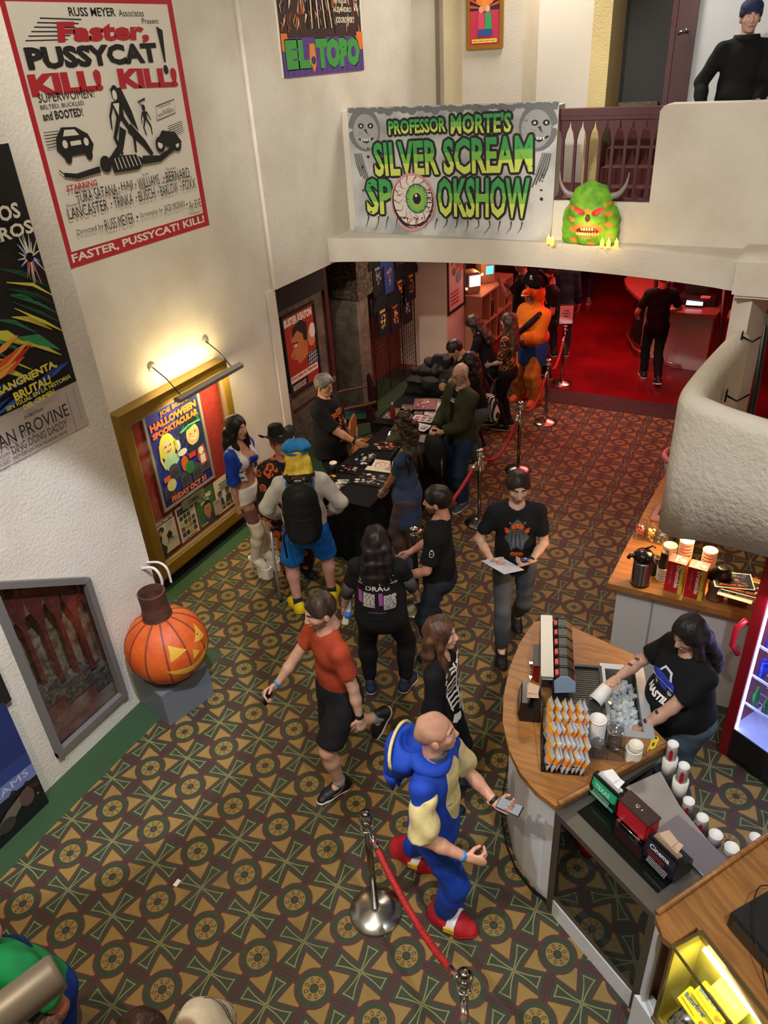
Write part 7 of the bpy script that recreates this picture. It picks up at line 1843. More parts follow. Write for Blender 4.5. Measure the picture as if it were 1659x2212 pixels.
A.text('UN FILM DE', 112, 68, 30, 6, CRM, .03).text('ALEJANDRO', 110, 58, 42, 6.5, CRM, .03).text('JODOROWSKY', 114, 47, 44, 8, CRM, .03); A.text('BOOGIES', 158, 150, 90, 8, CRM, .02, -90)
A.build('artwork', (0, 0, 0), (0, 1.75, 0), (0, 0, 1.6), po3, dz=.00004)
# --- gilt framed picture upstairs
po4 = thing('framed_picture', 'small gilt framed picture with pink and orange artwork hanging upstairs', 'picture', (-1.055, 8.49, 4.655))
fm = mat('b88a3c', .3, .8); MB().bx((0, -.035, 0), (.50, .0, .05), fm, bev=.01).bx((0, -.035, .0), (.05, 0, .80), fm, bev=.01).bx((.45, -.035, 0), (.50, 0, .80), fm, bev=.01).bx((0, -.035, .75), (.5, 0, .80), fm, bev=.01).build('frame', po4)
A = Art(100, 170); A.rect(0, 0, 100, 170, mat('c02a4a', .6)).rect(0, 90, 100, 80, mat('2a1414', .6))
for i in range(14): a = PI * (i + .5) / 14; A.poly([(50, 95), (50 + 90 * math.cos(a), 95 + 90 * math.sin(a)), (50 + 90 * math.cos(a + .09), 95 + 90 * math.sin(a + .09))], mat('c84a22', .6))
A.ell(50, 118, 30, 18, mat('e0782c', .6)).ell(50, 128, 20, 12, mat('f0b858', .6)).rect(42, 88, 16, 28, mat('e08838', .6)).text('TRASH HUMPERS', 14, 142, 72, 12, mat('e8f0f8', .6), .05)
A.ell(38, 92, 8, 9, mat('d89a78', .6)).ell(60, 94, 8, 9, mat('d8a888', .6)).poly([(28, 84), (48, 84), (50, 40), (26, 40)], mat('d03a5a', .6)).poly([(52, 84), (70, 84), (76, 40), (50, 40)], mat('2f9a5a', .6)).poly([(30, 42), (74, 42), (78, 24), (26, 24)], mat('2a4a8a', .6))
A.rect(8, 6, 84, 10, mat('e8d040', .6)).text('MAKE IT, MAKE IT, DON\'T FAKE IT', 12, 8.5, 76, 4, BKI, .02); A.build('artwork', (.05, -.012, .05), (.40, 0, 0), (0, 0, .70), po4)
# --- banner over the parapet
bn = thing('banner', 'painted cloth banner reading PROFESSOR MORTE\'S SILVER SCREAM SPOOKSHOW hanging on the balcony', 'banner', (-1.86, 6.70, 2.74))
W, H_ = 2.60, 1.42
g_u = np.linspace(0, 1, 40); g_v = np.linspace(0, 1, 16); V = []; F = []
def bz(u, v): return -.012 - .006 * math.sin(u * 23 + v * 4) - .006 * math.sin(u * 9 + 2) - (.16 * max(0, .10 - v) / .10 if v < .10 else 0) * .6 
for v in g_v:
    for u in g_u: V.append((u * W + .03 * (1 - v) * (u - .5) * -1, bz(u, v), max(v * H_ * (1.0 + .0 * u) - .05 * (1 - u) * 0, .012)))
for j in range(15):
    for i in range(39): a = j * 40 + i; F.append((a, a + 1, a + 41, a + 40))
BC = mat('c4c4c2', .75, noise=(2.2, '8e9090', .42, .68)); meshobj('cloth', V, F, [BC], None, True, bn)
bvb = BVHTree.FromPolygons(V, F)
A = Art(260, 142); G1 = mat('3a9a50', .7); G2 = mat('7ab848', .7); G3 = mat('c8d860', .7); SH = mat('6e7072', .75); WHB = mat('dcdcd8', .7); DK_ = mat('3a3c40', .75)
for i in range(26): A.z = 0; A.ell(6 + i * 10, 140, 7, 4 + 2 * (i % 3), SH, 10)
for x0, fl in ((22, 1), (238, -1)):     # grey ghoulish faces in the corners: plain generic monsters
    A.ell(x0, 118, 22, 24, SH).ell(x0 + 2 * fl, 116, 17, 19, mat('9a9c9c', .7)).ell(x0 - 4, 122, 4, 3, BKI).ell(x0 + 9, 122, 4, 3, BKI).ell(x0 - 4, 122, 1.3, 1.3, WHB).ell(x0 + 9, 122, 1.3, 1.3, WHB).line([(x0 - 8, 108), (x0 + 2, 104), (x0 + 12, 109)], 2.2, BKI).poly([(x0 - 1, 118), (x0 + 5, 112), (x0 + 3, 119)], DK_)
    for k in range(4): A.rect(x0 - 5 + k * 3.6, 105.5, 2, 2.6, WHB); A.line([(x0 - 14 * fl + k * 2 * fl, 92), (x0 - 12 * fl + k * 3 * fl, 78), (x0 - 8 * fl + k * 4 * fl, 66 - k * 3)], [4, 3.2, 1.2], DK_); A.line([(x0 - 14 * fl + k * 2 * fl, 92), (x0 - 12 * fl + k * 3 * fl, 79), (x0 - 8 * fl + k * 4 * fl, 68 - k * 3)], [2.6, 2, .6], mat('8a8c8c', .7))
def spook(t, x, y, w, h, rot=0):
    A.halo(t, x, y, w, h, BKI, 2.6, .03, rot); A.halo(t, x, y, w, h, BKI, 1.4, .03, rot)
    V_, F_ = text_geo(t, .03); 
    for lo_, hi_, m_ in ((-1, .36, G3), (.36, .62, G2), (.62, 2, G1)):
        c, q = math.cos(math.radians(rot)), math.sin(math.radians(rot)); P_ = []; Q_ = []
        for f in F_:                       # slice triangles by height so the letters grade from yellow to green
            poly = [tuple(V_[i]) for i in f]
            for lim, sgn in ((lo_, 1), (hi_, -1)):
                out = []
                for i in range(len(poly)):
                    a, b = poly[i], poly[(i + 1) % len(poly)]; da, db = sgn * (a[1] - lim), sgn * (b[1] - lim)
                    if da >= 0: out.append(a)
                    if (da >= 0) != (db >= 0): s_ = da / (da - db); out.append((a[0] + (b[0] - a[0]) * s_, a[1] + (b[1] - a[1]) * s_))
                poly = out
                if not poly: break
            if len(poly) >= 3:
                b0_ = len(P_)
                for u, v in poly: P_.append((x + u * w * c - v * h * q, y + u * w * q + v * h * c))
                Q_.append(tuple(range(b0_, b0_ + len(poly))))
        A.L.append((P_, Q_, m_, A.z))
    A.z += 1
spook('PROFESSOR', 56, 112, 74, 15, 2); spook("MORTE'S", 136, 112, 72, 20, 1)
spook('SILVER SCREAM', 34, 66, 200, 38, 2.0)
spook('SP', 20, 22, 36, 42, 0); spook('OKSHOW', 118, 22, 114, 44, .8)
A.ell(84, 38, 30, 33, mat('c89090', .7), 32).ell(84, 38, 28, 30, BKI, 32).ell(84, 40, 26, 28, mat('d8d0c8', .7), 32)
zz_ = A.z
for i in range(14):
    A.z = zz_; a = i * 2 * PI / 14; A.line([(84 + 26 * math.cos(a), 40 + 28 * math.sin(a)), (84 + 19 * math.cos(a + .18), 40 + 21 * math.sin(a + .18)), (84 + 13 * math.cos(a - .1), 40 + 15 * math.sin(a - .1))], [1.6, 1, .4], mat('a83a3a', .7))
A.ell(90, 42, 15, 17, BKI, 28).ell(90, 42, 14, 16, G1, 28)
zz_ = A.z
for i in range(30): A.z = zz_; a = i * 2 * PI / 30; A.line([(90 + 4 * math.cos(a), 42 + 4.6 * math.sin(a)), (90 + (12 + (i % 3)) * math.cos(a), 42 + (13.5 + (i % 3)) * math.sin(a))], [.6, .9], G3)
A.ell(90, 42, 5.5, 6.5, BKI).ell(89, 45.5, 1.6, 1.8, WHB)
r = random.Random(3)
zz_ = A.z
for i in range(16): A.z = zz_; x = 22 + i * 13.5; A.line([(x, 20), (x + r.uniform(-2, 2), 14), (x - 3 + r.uniform(-2, 2), r.uniform(4, 11))], [1.6, .8, .3], BKI)
for i in range(14): A.z = zz_; A.ell(r.choice([r.uniform(14, 34), r.uniform(226, 246)]), r.uniform(20, 100), r.uniform(.6, 2), r.uniform(.6, 2), BKI, 8)
A.project('painting', (0, 0, 0), (W, 0, 0), (0, 0, H_), bvb, bn, maxe=.05, off=.003, dz=.0002, reach=.3, N=Vector((0, -1, 0)))
# --- skull mask with candles on the ledge
sk = thing('skull_mask', 'glowing green skull mask with red eyes and horns on the balcony ledge', 'mask', (1.19, 6.58, 2.75)); sk.scale = (1, .72, 1)
g = G((-.36, -.22, -.02), (.36, .20, .70), .012)
f = g.el((0, 0, .40), (.235, .17, .25)); f = smin(f, g.rc((0, -.02, .22), (0, -.04, .08), .20, .13, (0, 1, 0), .8), .06); f = smin(f, g.rc((-.22, .04, .3), (-.20, .04, .08), .09, .11), .06); f = smin(f, g.rc((.22, .04, .3), (.20, .04, .08), .09, .11), .06)
for sd in (-1, 1): f = smax(f, -g.el((sd * .10, -.17, .365), (.065, .06, .04), rotm(0, 0, sd * 24)), .02); f = smin(f, g.rc((sd * .03, -.155, .39), (sd * .17, -.12, .44), .022, .03), .02); f = smin(f, g.el((sd * .15, -.11, .27), (.05, .05, .035)), .03)
f = smax(f, -g.el((0, -.19, .30), (.030, .05, .045)), .01); f = smax(f, -g.el((0, -.19, .155), (.13, .07, .045)), .02); f = np.maximum(f + g.wob(.006, 50, 4), .005 - g.Z)
V, F = surf(g, f); V = smooth_mesh(V, F); C = V[F].mean(1); x, y, z = C.T; MI = np.zeros(len(F), int)
MI[(((np.abs(x) - .10) / .062) ** 2 + ((z - .365 - .35 * (np.abs(x) - .10)) / .036) ** 2 < 1) & (y < -.05)] = 1
MI[((x / .165) ** 2 + ((z - .17) / .085) ** 2 < 1) & (y < -.03)] = 2
MI[((x / .125) ** 2 + ((z - .155) / .048) ** 2 < 1) & (y < -.03)] = 3; MI[((x / .028) ** 2 + ((z - .30) / .04) ** 2 < 1) & (y < -.05)] = 4
MI[(np.abs(np.sin(x * 20 + z * 30) + np.cos(z * 26 - x * 12)) > 1.55) & (MI == 0) & (z < .45)] = 2
npobj('head', V, F, [mat('7ab81e', .7, noise=(9, '4e8a18', .35, .65)), mat('d03a40', .5), mat('e0843a', .7), mat('7a1c18', .6), mat('4a3418', .7)], MI, sk)
mb = MB()
for row, (zz, n, w) in enumerate(((.182, 9, .115), (.128, 10, .115))):
    for i in range(n): x = -w + 2 * w * i / (n - 1); yy = -.165 + .06 * (x / w) ** 2; mb.box((x, yy, zz), (.020, .02, .034), mat('e0c878', .5), bev=.004)
mb.build('teeth', sk)
for sd in (-1, 1): MB().tube(catm([(sd * .20, .0, .50), (sd * .29, 0, .54), (sd * .35, 0, .63), (sd * .37, .0, .74)]), [.036 - .0013 * i for i in range(25)], mat('8a8078', .3), 12).build('horn', sk)
lamp('skull_glow', 'POINT', (1.19, 6.32, 2.95), 1.6, (1, .75, .35), size=.05)
for i, (x, y) in enumerate(((.76, 6.50), (.82, 6.44), (1.37, 6.46), (1.44, 6.46), (1.52, 6.48))):
    t = thing('candle', ['leftmost small lit candle on the ledge beside the banner', 'second small lit candle beside the banner on the ledge', 'first lit candle to the right of the green skull mask', 'middle candle of the three to the right of the green skull mask', 'rightmost lit candle on the balcony ledge'][i], 'candle', (x, y, 2.75), group='candles on the balcony ledge')
    MB().lathe([(.020, 0), (.022, .004), (.021, .07), (.016, .072), (.001, .068)], mat('f0b840', .5, emit=1.8), n=14).build('wax_body', t); MB().lathe([(.003, .068), (.007, .078), (.0005, .10)], mat('fff0a0', .5, emit=12), n=8).build('flame', t)
lamp('candle_glow', 'POINT', (.80, 6.40, 2.86), .5, (1, .62, .2), size=.03); lamp('candle_glow', 'POINT', (1.44, 6.38, 2.86), .7, (1, .62, .2), size=.03)
# --- brass poster case with lamp
CX = -1.9; pcs = thing('poster_case', 'large brass framed poster case with red felt lining and picture lamp on the alcove wall', 'display case', (CX, 2.20, .17))
BR_ = mat('a88838', .35, .75, bump=(20, .003)); YW, ZW = 1.56, 1.86
MB().bx((-.10, 0, 0), (.05, .10, ZW), BR_).bx((-.10, YW - .10, 0), (.05, YW, ZW), BR_).bx((-.10, 0, 0), (.05, YW, .12), BR_).bx((-.10, 0, ZW - .12), (.05, YW, ZW), BR_).build('frame', pcs)
FELT = mat('8a1c14', .9, noise=(30, '7a1410', .4, .6)); MB().bx((-.09, .1, .12), (-.05, YW - .1, ZW - .12), FELT).build('felt_back', pcs)
mb = MB(); ALU = mat('b8b0a0', .3, .8)
for a, b in (((.0, .10, .12), (.03, .125, ZW - .12)), ((.0, YW - .125, .12), (.03, YW - .10, ZW - .12)), ((.0, .10, .12), (.03, YW - .1, .145)), ((.0, .10, ZW - .145), (.03, YW - .1, ZW - .12))): mb.bx(a, b, ALU)
mb.build('door_trim', pcs); MB().quad([(.012, .12, .14), (.012, YW - .12, .14), (.012, YW - .12, ZW - .14), (.012, .12, ZW - .14)], glassmat('f4f4f0', .05)).build('glass', pcs)
def inpost(name, lab, y0, z0, w, h, A, fr=None, x=-.045):
    t = thing(name, lab, 'poster', (CX + x, 2.20 + y0, .17 + z0))
    MB().bx((-.002, 0, 0), (.0, w, h), PAP).build('sheet', t)
    if fr:
        mb = MB(); q = .03
        for a, b in (((-.004, -q, -q), (.014, 0, h + q)), ((-.004, w, -q), (.014, w + q, h + q)), ((-.004, -q, -q), (.014, w + q, 0)), ((-.004, -q, h), (.014, w + q, h + q))): mb.bx(a, b, fr)
        mb.build('frame', t)
    A.build('artwork', (.0, 0, 0), (0, w, 0), (0, 0, h), t, dz=.00008); return t
A = Art(100, 140); OG = mat('e8742c', .6); A.rect(0, 0, 100, 140, mat('2c2c8c', .6)).ell(80, 96, 34, 40, mat('1c2450', .6)).ell(20, 50, 30, 40, mat('2038a0', .6)); r = random.Random(2)
for i in range(40): A.line([(r.uniform(0, 90), r.uniform(20, 110)), (r.uniform(0, 100), r.uniform(20, 110))], .7, mat(r.choice(['4a5ac8', '1c2c7c', '6a4ac0']), .6)) if i % 3 == 0 else A.ell(r.uniform(5, 95), r.uniform(15, 100), r.uniform(2, 6), r.uniform(2, 5), mat(r.choice(['2038a0', '182058', '2a6a5a', '3a3a70']), .6), 8)
A.ell(28, 84, 15, 20, mat('e0dc60', .6)).ell(29, 84, 8, 11, mat('e8d0a0', .6)).poly([(14, 62), (24, 74), (36, 74), (44, 62), (38, 52), (20, 50)], mat('b8e0a8', .6)).ell(24, 60, 7, 7, mat('a8d8c8', .6)).ell(38, 61, 7, 7, mat('a8d8c8', .6))
A.ell(78, 80, 13, 16, mat('e0b078', .6)).poly([(54, 92), (70, 104), (92, 108), (99, 92), (88, 94), (70, 90)], mat('1c6a4a', .6)).poly([(64, 96), (70, 112), (88, 112), (92, 98)], mat('10201c', .6)).line([(72, 76), (80, 72), (86, 77)], 2.5, WHB).poly([(62, 64), (98, 66), (98, 54), (66, 54)], mat('18304a', .6))
for x, y in ((30, 40), (48, 20), (14, 14), (72, 20), (90, 24)): A.ell(x, y + 8, 10, 8, mat('4a4a58', .6)).rect(x - 10, y - 8, 20, 16, mat('4a4a58', .6)); inkrows(A, x - 7, y - 4, 14, 12, mat('24242c', .6), 3, int(x))
A.poly([(80, 56), (94, 58), (98, 30), (84, 26), (78, 40)], mat('b04a28', .6)).ell(87, 50, 5, 6, WHB).rect(83, 30, 10, 13, WHB).ell(52, 46, 7, 12, mat('c86428', .6)).ell(60, 36, 9, 10, mat('2a7a4a', .6)).ell(20, 28, 9, 9, mat('d8d8a0', .6)).ell(52, 64, 9, 5, WHB).ell(46, 78, 5, 8, WHB).rect(62, 48, 14, 8, mat('c83a2a', .6)).rect(8, 36, 12, 8, mat('e0682c', .6))
A.text("JOE BOB'S", 26, 128, 56, 9, OG, .05, 2).text('HALLOWEEN', 5, 115, 90, 11, OG, .06, 1).text('SPOOKTACULAR', 6, 103, 90, 9.5, OG, .06, 1)
for x, y, w in ((24, 86, .7), (33, 86, .7), (73, 83, .8), (83, 84, .8)): A.ell(x, y, 1.6, 1, BKI, 8)
A.line([(25, 79), (29, 77.5), (33, 79)], 1.2, mat('a83a3a', .6)).line([(14, 92), (12, 70), (16, 54)], [3, 4, 1.5], mat('e8e070', .6)).line([(42, 90), (45, 74), (42, 62)], [3, 3, 1], mat('c8c850', .6)).line([(56, 92), (72, 97), (96, 95)], 1.6, mat('7ad0a0', .6))
A.rect(0, 0, 100, 11, mat('1c1c6c', .6)).text('FRIDAY OCT 31', 14, 2, 72, 9, OG, .06); inpost('event_poster', 'silver framed purple halloween poster with FRIDAY OCT 31 in the brass case', .36, .66, .76, 1.02, A, mat('c8c4b4', .3, .6))
cm_ = thing('coming_plaque', 'small silver plaque reading COMING below the halloween poster', 'sign', (CX - .045, 2.20 + .58, .17 + .51)); MB().bx((0, 0, 0), (.012, .36, .10), mat('8a8674', .4, .4)).build('plate', cm_); A = Art(); A.text('COMING', 26, 24, 50, 52, mat('2a2820', .6), .02); A.build('lettering', (.013, 0, 0), (0, .36, 0), (0, 0, .10), cm_)
A = Art(70, 100); A.rect(0, 0, 70, 100, mat('c8c4b4', .7)).poly([(0, 0), (0, 78), (22, 70), (14, 40), (28, 22), (20, 0)], mat('26241e', .7)).ell(20, 74, 10, 9, mat('38342c', .7)).poly([(34, 52), (46, 62), (54, 48), (46, 40), (36, 40)], BKI); A.ell(17, 66, 5, 7, mat('c89080', .7))
for i in range(9): A.line([(44, 46), (24 + i * 6, 20 + 3 * (i % 3))], [1.4, .3], BKI)
for i in range(4): A.line([(38, 80 - i * 4), (62, 84 - i * 3)], .4, BKI)
A.rect(0, 88, 70, 12, BKI).text('TEXAS THEATRE', 3, 90, 64, 8, WHB, .03).rect(0, 0, 70, 5, BKI); inpost('show_poster', 'black and white poster headed TEXAS THEATRE at the bottom left of the case', .145, .155, .30, .42, A)
A = Art(70, 100); A.rect(0, 0, 70, 100, mat('d0ccc0', .7)).rect(4, 76, 62, 20, mat('3a3834', .7)).ell(48, 86, 8, 7, WHB).ell(28, 90, 4, 5, mat('8a5a4a', .7)).ell(9, 90, 4, 4, BKI)
for j in range(4):
    for i in range(4): A.rect(8 + i * 14.5, 60 - j * 16, 12, 13, mat(['3a3a3c', '8a5a3c', '26282c', 'b8b4a8', '8a8478', '3c4040', '6a4434', 'c8a050', '4a4846', '2e3034', '3a3a40', 'b89848'][(i * 5 + j * 3) % 12], .7))
inkrows(A, 10, 3, 50, 5, BKI, 1, 3); inpost('show_poster', 'poster with a grid of small portrait photos second from left in the case', .475, .155, .29, .42, A)
A = Art(70, 100); A.rect(0, 0, 70, 100, mat('2c6a3a', .7)).text('PUT A FRED', 8, 74, 54, 12, CRM, .05).text('ON IT!', 16, 60, 34, 11, CRM, .05).poly([(10, 0), (20, 20), (36, 28), (54, 22), (66, 0)], mat('24425a', .7)).poly([(30, 30), (46, 30), (46, 16), (36, 12), (30, 20)], mat('a8603c', .7)).ell(38, 42, 15, 20, mat('c07848', .7)).poly([(22, 48), (24, 62), (38, 68), (52, 62), (54, 48), (48, 56), (28, 56)], mat('1c1a18', .7)).line([(25, 43), (36, 43)], 5, BKI).line([(40, 43), (52, 43)], 5, BKI).ell(30.5, 43, 3.6, 2.2, mat('d8a080', .6)).ell(46, 43, 3.6, 2.2, mat('d8a080', .6)).line([(33, 30), (44, 30)], 1.4, mat('8a4a30', .7)); inkrows(A, 6, 3, 24, 5, CRM, 2, 2)
inpost('show_poster', 'green poster reading PUT A FRED ON IT with illustrated man in glasses', .79, .155, .29, .42, A)
A = Art(70, 100); A.rect(0, 0, 70, 100, mat('d0ccbc', .7))
for i in range(5): A.rect(18 + (i % 2) * 4, 82 - i * 5, 34 - (i % 2) * 6, 2.6, BKI)
for x in (18, 50): A.ell(x, 52, 8, 10, mat('6a665e', .7)).rect(x - 11, 56, 22, 2.6, BKI).rect(x - 7, 57, 14, 8, mat('3a3834', .7)).poly([(x - 14, 20), (x - 9, 42), (x + 9, 42), (x + 14, 20)], mat('3c3a36', .7))
A.text('IN THE THEATRE', 6, 6, 60, 12, BKI, .06); inpost('show_poster', 'cream poster with two men in hats at the bottom right of the case', 1.105, .155, .29, .42, A)
MB().bx((0, 0, 0), (.002, .13, .17), mat('b8a4a0', .7)).build('x') if False else None
nt_ = thing('notice', 'small pinkish notice tucked between the green and cream posters in the case', 'notice', (CX - .03, 2.20 + 1.03, .17 + .19)); MB().bx((0, 0, 0), (.002, .13, .18), mat('b09c98', .7)).build('sheet', nt_); A = Art(); inkrows(A, 20, 74, 60, 14, mat('5a4c4a', .7), 2, 1); A.build('writing', (.002, 0, 0), (0, .13, 0), (0, 0, .18), nt_)
# picture lamp
pl = thing('picture_lamp', 'long grey picture lamp on two thin arms lighting the brass poster case', 'lamp', (-1.70, 2.80, 1.95))
MB().prism([(-.04, 0), (-.045, .035), (0, .06), (.045, .035), (.04, 0)], 0, 1.0, mat('8c867c', .45, .4), M=Matrix(((1, 0, 0, 0), (0, 0, 1, 0), (0, 1, 0, 0), (0, 0, 0, 1)))).build('shade', pl)
MB().tube([(0, .05, .0), (0, .95, .0)], .014, mat('fff0c0', .3, emit=9), 8).build('tube', pl)
for y in (.06, .86):
    MB().tube([(-.295, y - .45 * 0, .30), (-.14, y, .20), (0, y, .05)], .006, BKI, 6).lathe([(.05, 0), (.05, .008), (.02, .012)], mat('b8b0a0', .4, .4), n=18, M=Matrix.Translation((-.298, y, .30)) @ Matrix.Rotation(PI / 2, 4, 'Y')).build('arm', pl)
lamp('picture_lamp_down', 'AREA', (-1.71, 3.30, 1.93), 15, (1, .80, .42), (-1.85, 3.30, .8), .9, .05)
lamp('picture_lamp_up', 'AREA', (-1.82, 3.25, 2.06), 6, (1, .78, .36), (-2.02, 3.25, 2.5), .9, .05)
# --- framed portrait poster in the recess
kp = thing('framed_poster', 'black framed red and orange caricature film poster in the stone recess', 'poster', (-2.405, 5.58, .82))
MB().bx((-.01, -.025, -.03), (.02, .0, 1.07), BKI).bx((-.01, .73, -.03), (.02, .755, 1.07), BKI).bx((-.01, 0, -.03), (.02, .73, 0), BKI).bx((-.01, 0, 1.04), (.02, .73, 1.07), BKI).build('frame', kp)
A = Art(73, 104); A.rect(0, 0, 73, 104, mat('a83424', .5)).text('BUSTER KEATON', 3, 90, 66, 11, CRM, .07)
A.poly([(20, 84), (46, 88), (52, 70), (50, 40), (28, 34), (24, 42), (12, 46), (10, 52), (18, 58), (14, 74)], mat('c87a44', .5)).poly([(16, 72), (20, 86), (40, 92), (54, 84), (52, 62), (44, 58), (42, 72), (30, 80)], BKI).line([(16, 66), (30, 64)], 1.6, BKI).ell(24, 61, 3, 1.8, CRM).line([(12, 47), (20, 48)], 1, BKI).ell(45, 58, 3, 5, mat('c07040', .5))
A.ell(62, 62, 9, 13, mat('c89060', .5)).ell(66, 70, 8, 10, CRM).poly([(46, 40), (73, 44), (73, 22), (50, 22)], mat('1c3a5a', .5))
for i in range(5): A.line([(50 + i * 5, 23), (54 + i * 5, 42)], .7, CRM); 
for i in range(3): A.line([(50, 27 + i * 5), (73, 29 + i * 5)], .7, CRM)
A.rect(3, 14, 67, 9, CRM).text('Don Juan in Pyjamas', 5, 16, 62, 6, mat('a83424', .5), .04).rect(3, 1, 40, 12, BKI); inkrows(A, 6, 3, 32, 8, CRM, 3, 3); A.build('artwork', (.0, 0, 0), (0, .73, 0), (0, 0, 1.04), kp, dz=.0002)
# --- film poster on the pillar side, bar end
fp = thing('framed_poster', 'black framed pinkish film poster on the side of the white pillar', 'poster', (-1.655, 9.12, .92))
MB().bx((0, 0, 0), (.02, .04, 1.5), BKI).bx((0, .68, 0), (.02, .72, 1.5), BKI).bx((0, 0, 0), (.02, .72, .05), BKI).bx((0, 0, 1.45), (.02, .72, 1.5), BKI).build('frame', fp)
A = Art(64, 140); A.rect(0, 0, 64, 140, mat('c8a898', .6)); r = random.Random(8)
for i in range(24): A.ell(r.uniform(10, 54), r.uniform(60, 130), r.uniform(3, 9), r.uniform(4, 12), mat(r.choice(['a83a2a', '6a3a34', 'c87a5a', '4a3a3a']), .6), 8)
A.ell(42, 48, 12, 10, mat('6a6a6c', .6)); inkrows(A, 8, 8, 34, 24, mat('a84a3a', .6), 4, 2); A.build('artwork', (.004, .04, .05), (0, .64, 0), (0, 0, 1.4), fp, dz=.0002)
# --- standee and framed print at the left edge
sd_ = thing('film_poster', 'tall dark blue poster with figures and the letters REAMS leaning at the left edge', 'poster', (-.90, -1.10, 0))
MB().bx((-.02, 0, 0), (0, .93, 1.05), BKI).build('board', sd_)
A = Art(93, 105); A.rect(0, 0, 93, 105, mat('101218', .5)).poly([(0, 50), (93, 42), (93, 105), (0, 105)], mat('2a3c78', .5)).poly([(60, 60), (93, 56), (93, 105), (70, 105)], mat('203068', .5)).rect(50, 68, 22, 30, mat('4a5c88', .5)).poly([(0, 40), (93, 32), (93, 44), (0, 54)], mat('6a78b0', .5))
A.text('DREAMS', 42, 38, 46, 6, mat('b8bcd0', .5)); r = random.Random(5)
for i in range(20): A.ell(r.uniform(40, 92), r.uniform(24, 36), r.uniform(1, 4), r.uniform(1, 3), mat(r.choice(['1a1614', '3a2418', '8a4a28', '241c1a']), .5), 8)
A.line([(52, 14), (66, 20), (84, 28)], [6, 10, 5], mat('6a6258', .5)).ell(80, 22, 6, 8, mat('5a4440', .5)).ell(60, 14, 7, 6, mat('3a3230', .5)).ell(88, 17, .8, .8, mat('e06a4a', .5)); A.build('artwork', (.001, 0, 0), (0, .93, 0), (0, 0, 1.05), sd_, dz=.0003)
fpx = thing('framed_picture', 'corner of a thick black framed print on the front wall at the left edge', 'picture', (-.99, -.95, .98))
MB().bx((0, 0, 0), (.03, .86, .07), BKI).bx((0, .79, 0), (.03, .86, .95), BKI).bx((0, 0, .88), (.03, .86, .95), BKI).bx((0, 0, .0), (.03, .07, .95), BKI).build('frame', fpx); MB().bx((0, .07, .07), (.01, .79, .88), mat('34322e', .6)).bx((.01, .15, .14), (.012, .73, .80), WHT).build('mat_board', fpx)
# ================================================================== merchandise
def table(loc, w, l, lab, rz=0):
    t = thing('merchandise_table', lab, 'table', loc, rz)
    MB().bx((0, 0, .715), (w, l, .745), mat('4a4038', .6)).build('tabletop', t)
    for x, y in ((.05, .08), (w - .05, .08), (.05, l - .08), (w - .05, l - .08)): MB().tube([(x, y, 0), (x, y, .715)], .014, STEEL, 8).build('leg', t)
    c = thing('tablecloth', 'black ' + 'cloth draped over the ' + lab, 'tablecloth', loc, rz); CB_ = cloth('0f0f10', .9)
    V = []; n = 60; per = [(0, 0), (w, 0), (w, l), (0, l)]; P = []
    for i in range(4):
        a, b = per[i], per[(i + 1) % 4]; k = 16 if i % 2 == 0 else 30
        for j in range(k): P.append((a[0] + (b[0] - a[0]) * j / k, a[1] + (b[1] - a[1]) * j / k))
    n = len(P); V = [(p[0], p[1], .75) for p in P]; 
    for lvl in range(1, 7):
        z = .75 - lvl * .118
        for i, p in enumerate(P):
            cx, cy = p[0] - w / 2, p[1] - l / 2; d = math.hypot(cx, cy); o = (.010 + .022 * math.sin(i * 1.9 + .4 * lvl)) * lvl / 6 + .012; V.append((p[0] + cx / d * o, p[1] + cy / d * o, z + .01))
    F = [tuple(range(n))] + [(lv * n + i, lv * n + (i + 1) % n, (lv + 1) * n + (i + 1) % n, (lv + 1) * n + i) for lv in range(6) for i in range(n)]
    meshobj('cloth', V, F, [CB_], None, [False] + [True] * (6 * n), c); return t
table((-.83, 3.50, 0), .76, 1.78, 'near merchandise table beside the person in the blue cap', .0)
table((-1.02, 5.34, 0), .76, 1.80, 'far merchandise table in front of the bald man', .05)
ZT = .752
def onT(name, lab, x, y, rz, w, h, art, cat='print', th=.006, z=ZT, group=None, base='16161a'):
    t = thing(name, lab, cat, (x, y, z), rz, group); MB().box((0, 0, th / 2), (w, h, th), mat(base, .35)).build('backing', t)
    if art: art.build('image', (-w / 2, -h / 2, th), (w, 0, 0), (0, h, 0), t, dz=.0002)
    return t
def photo_art(seed, pal, bg='121216', n=26):
    A = Art(); A.rect(2, 2, 96, 96, mat(bg, .3)); r = random.Random(seed)
    for i in range(n): A.ell(r.uniform(14, 86), r.uniform(14, 84), r.uniform(3, 10), r.uniform(3, 12), mat(r.choice(pal), .4), 9, rot=r.uniform(0, 90))
    return A
HZ = .42
onT('photo_print', 'glossy red and orange print at the far side of the near table', -.56, 4.82, HZ - .1, .34, .27, photo_art(1, ['c8502c', '8a2a1c', 'e8a878', '3a1412', 'd8c0b0', 'a83828']))
onT('photo_print', 'black glossy print with blue and white figures on the near table', -.63, 4.42, HZ - .2, .26, .34, photo_art(2, ['8a98c8', 'c8ccd8', '4a4a50', 'c8b858', '2a2c34', '8a3a34']))
onT('photo_print', 'black print with a red and flesh coloured figure near the coffee cup', -.68, 4.14, HZ - .2, .24, .22, photo_art(3, ['b83a34', 'd89a80', '5a1c1c', '8a90b8'], n=14))
onT('photo_print', 'black and white group photo print nearest the blue dress on the table', -.33, 4.02, HZ - .3, .40, .28, photo_art(4, ['c0b4a8', '8a8078', '4a4644', 'b09090', 'd8d0c8', '6a6460']))
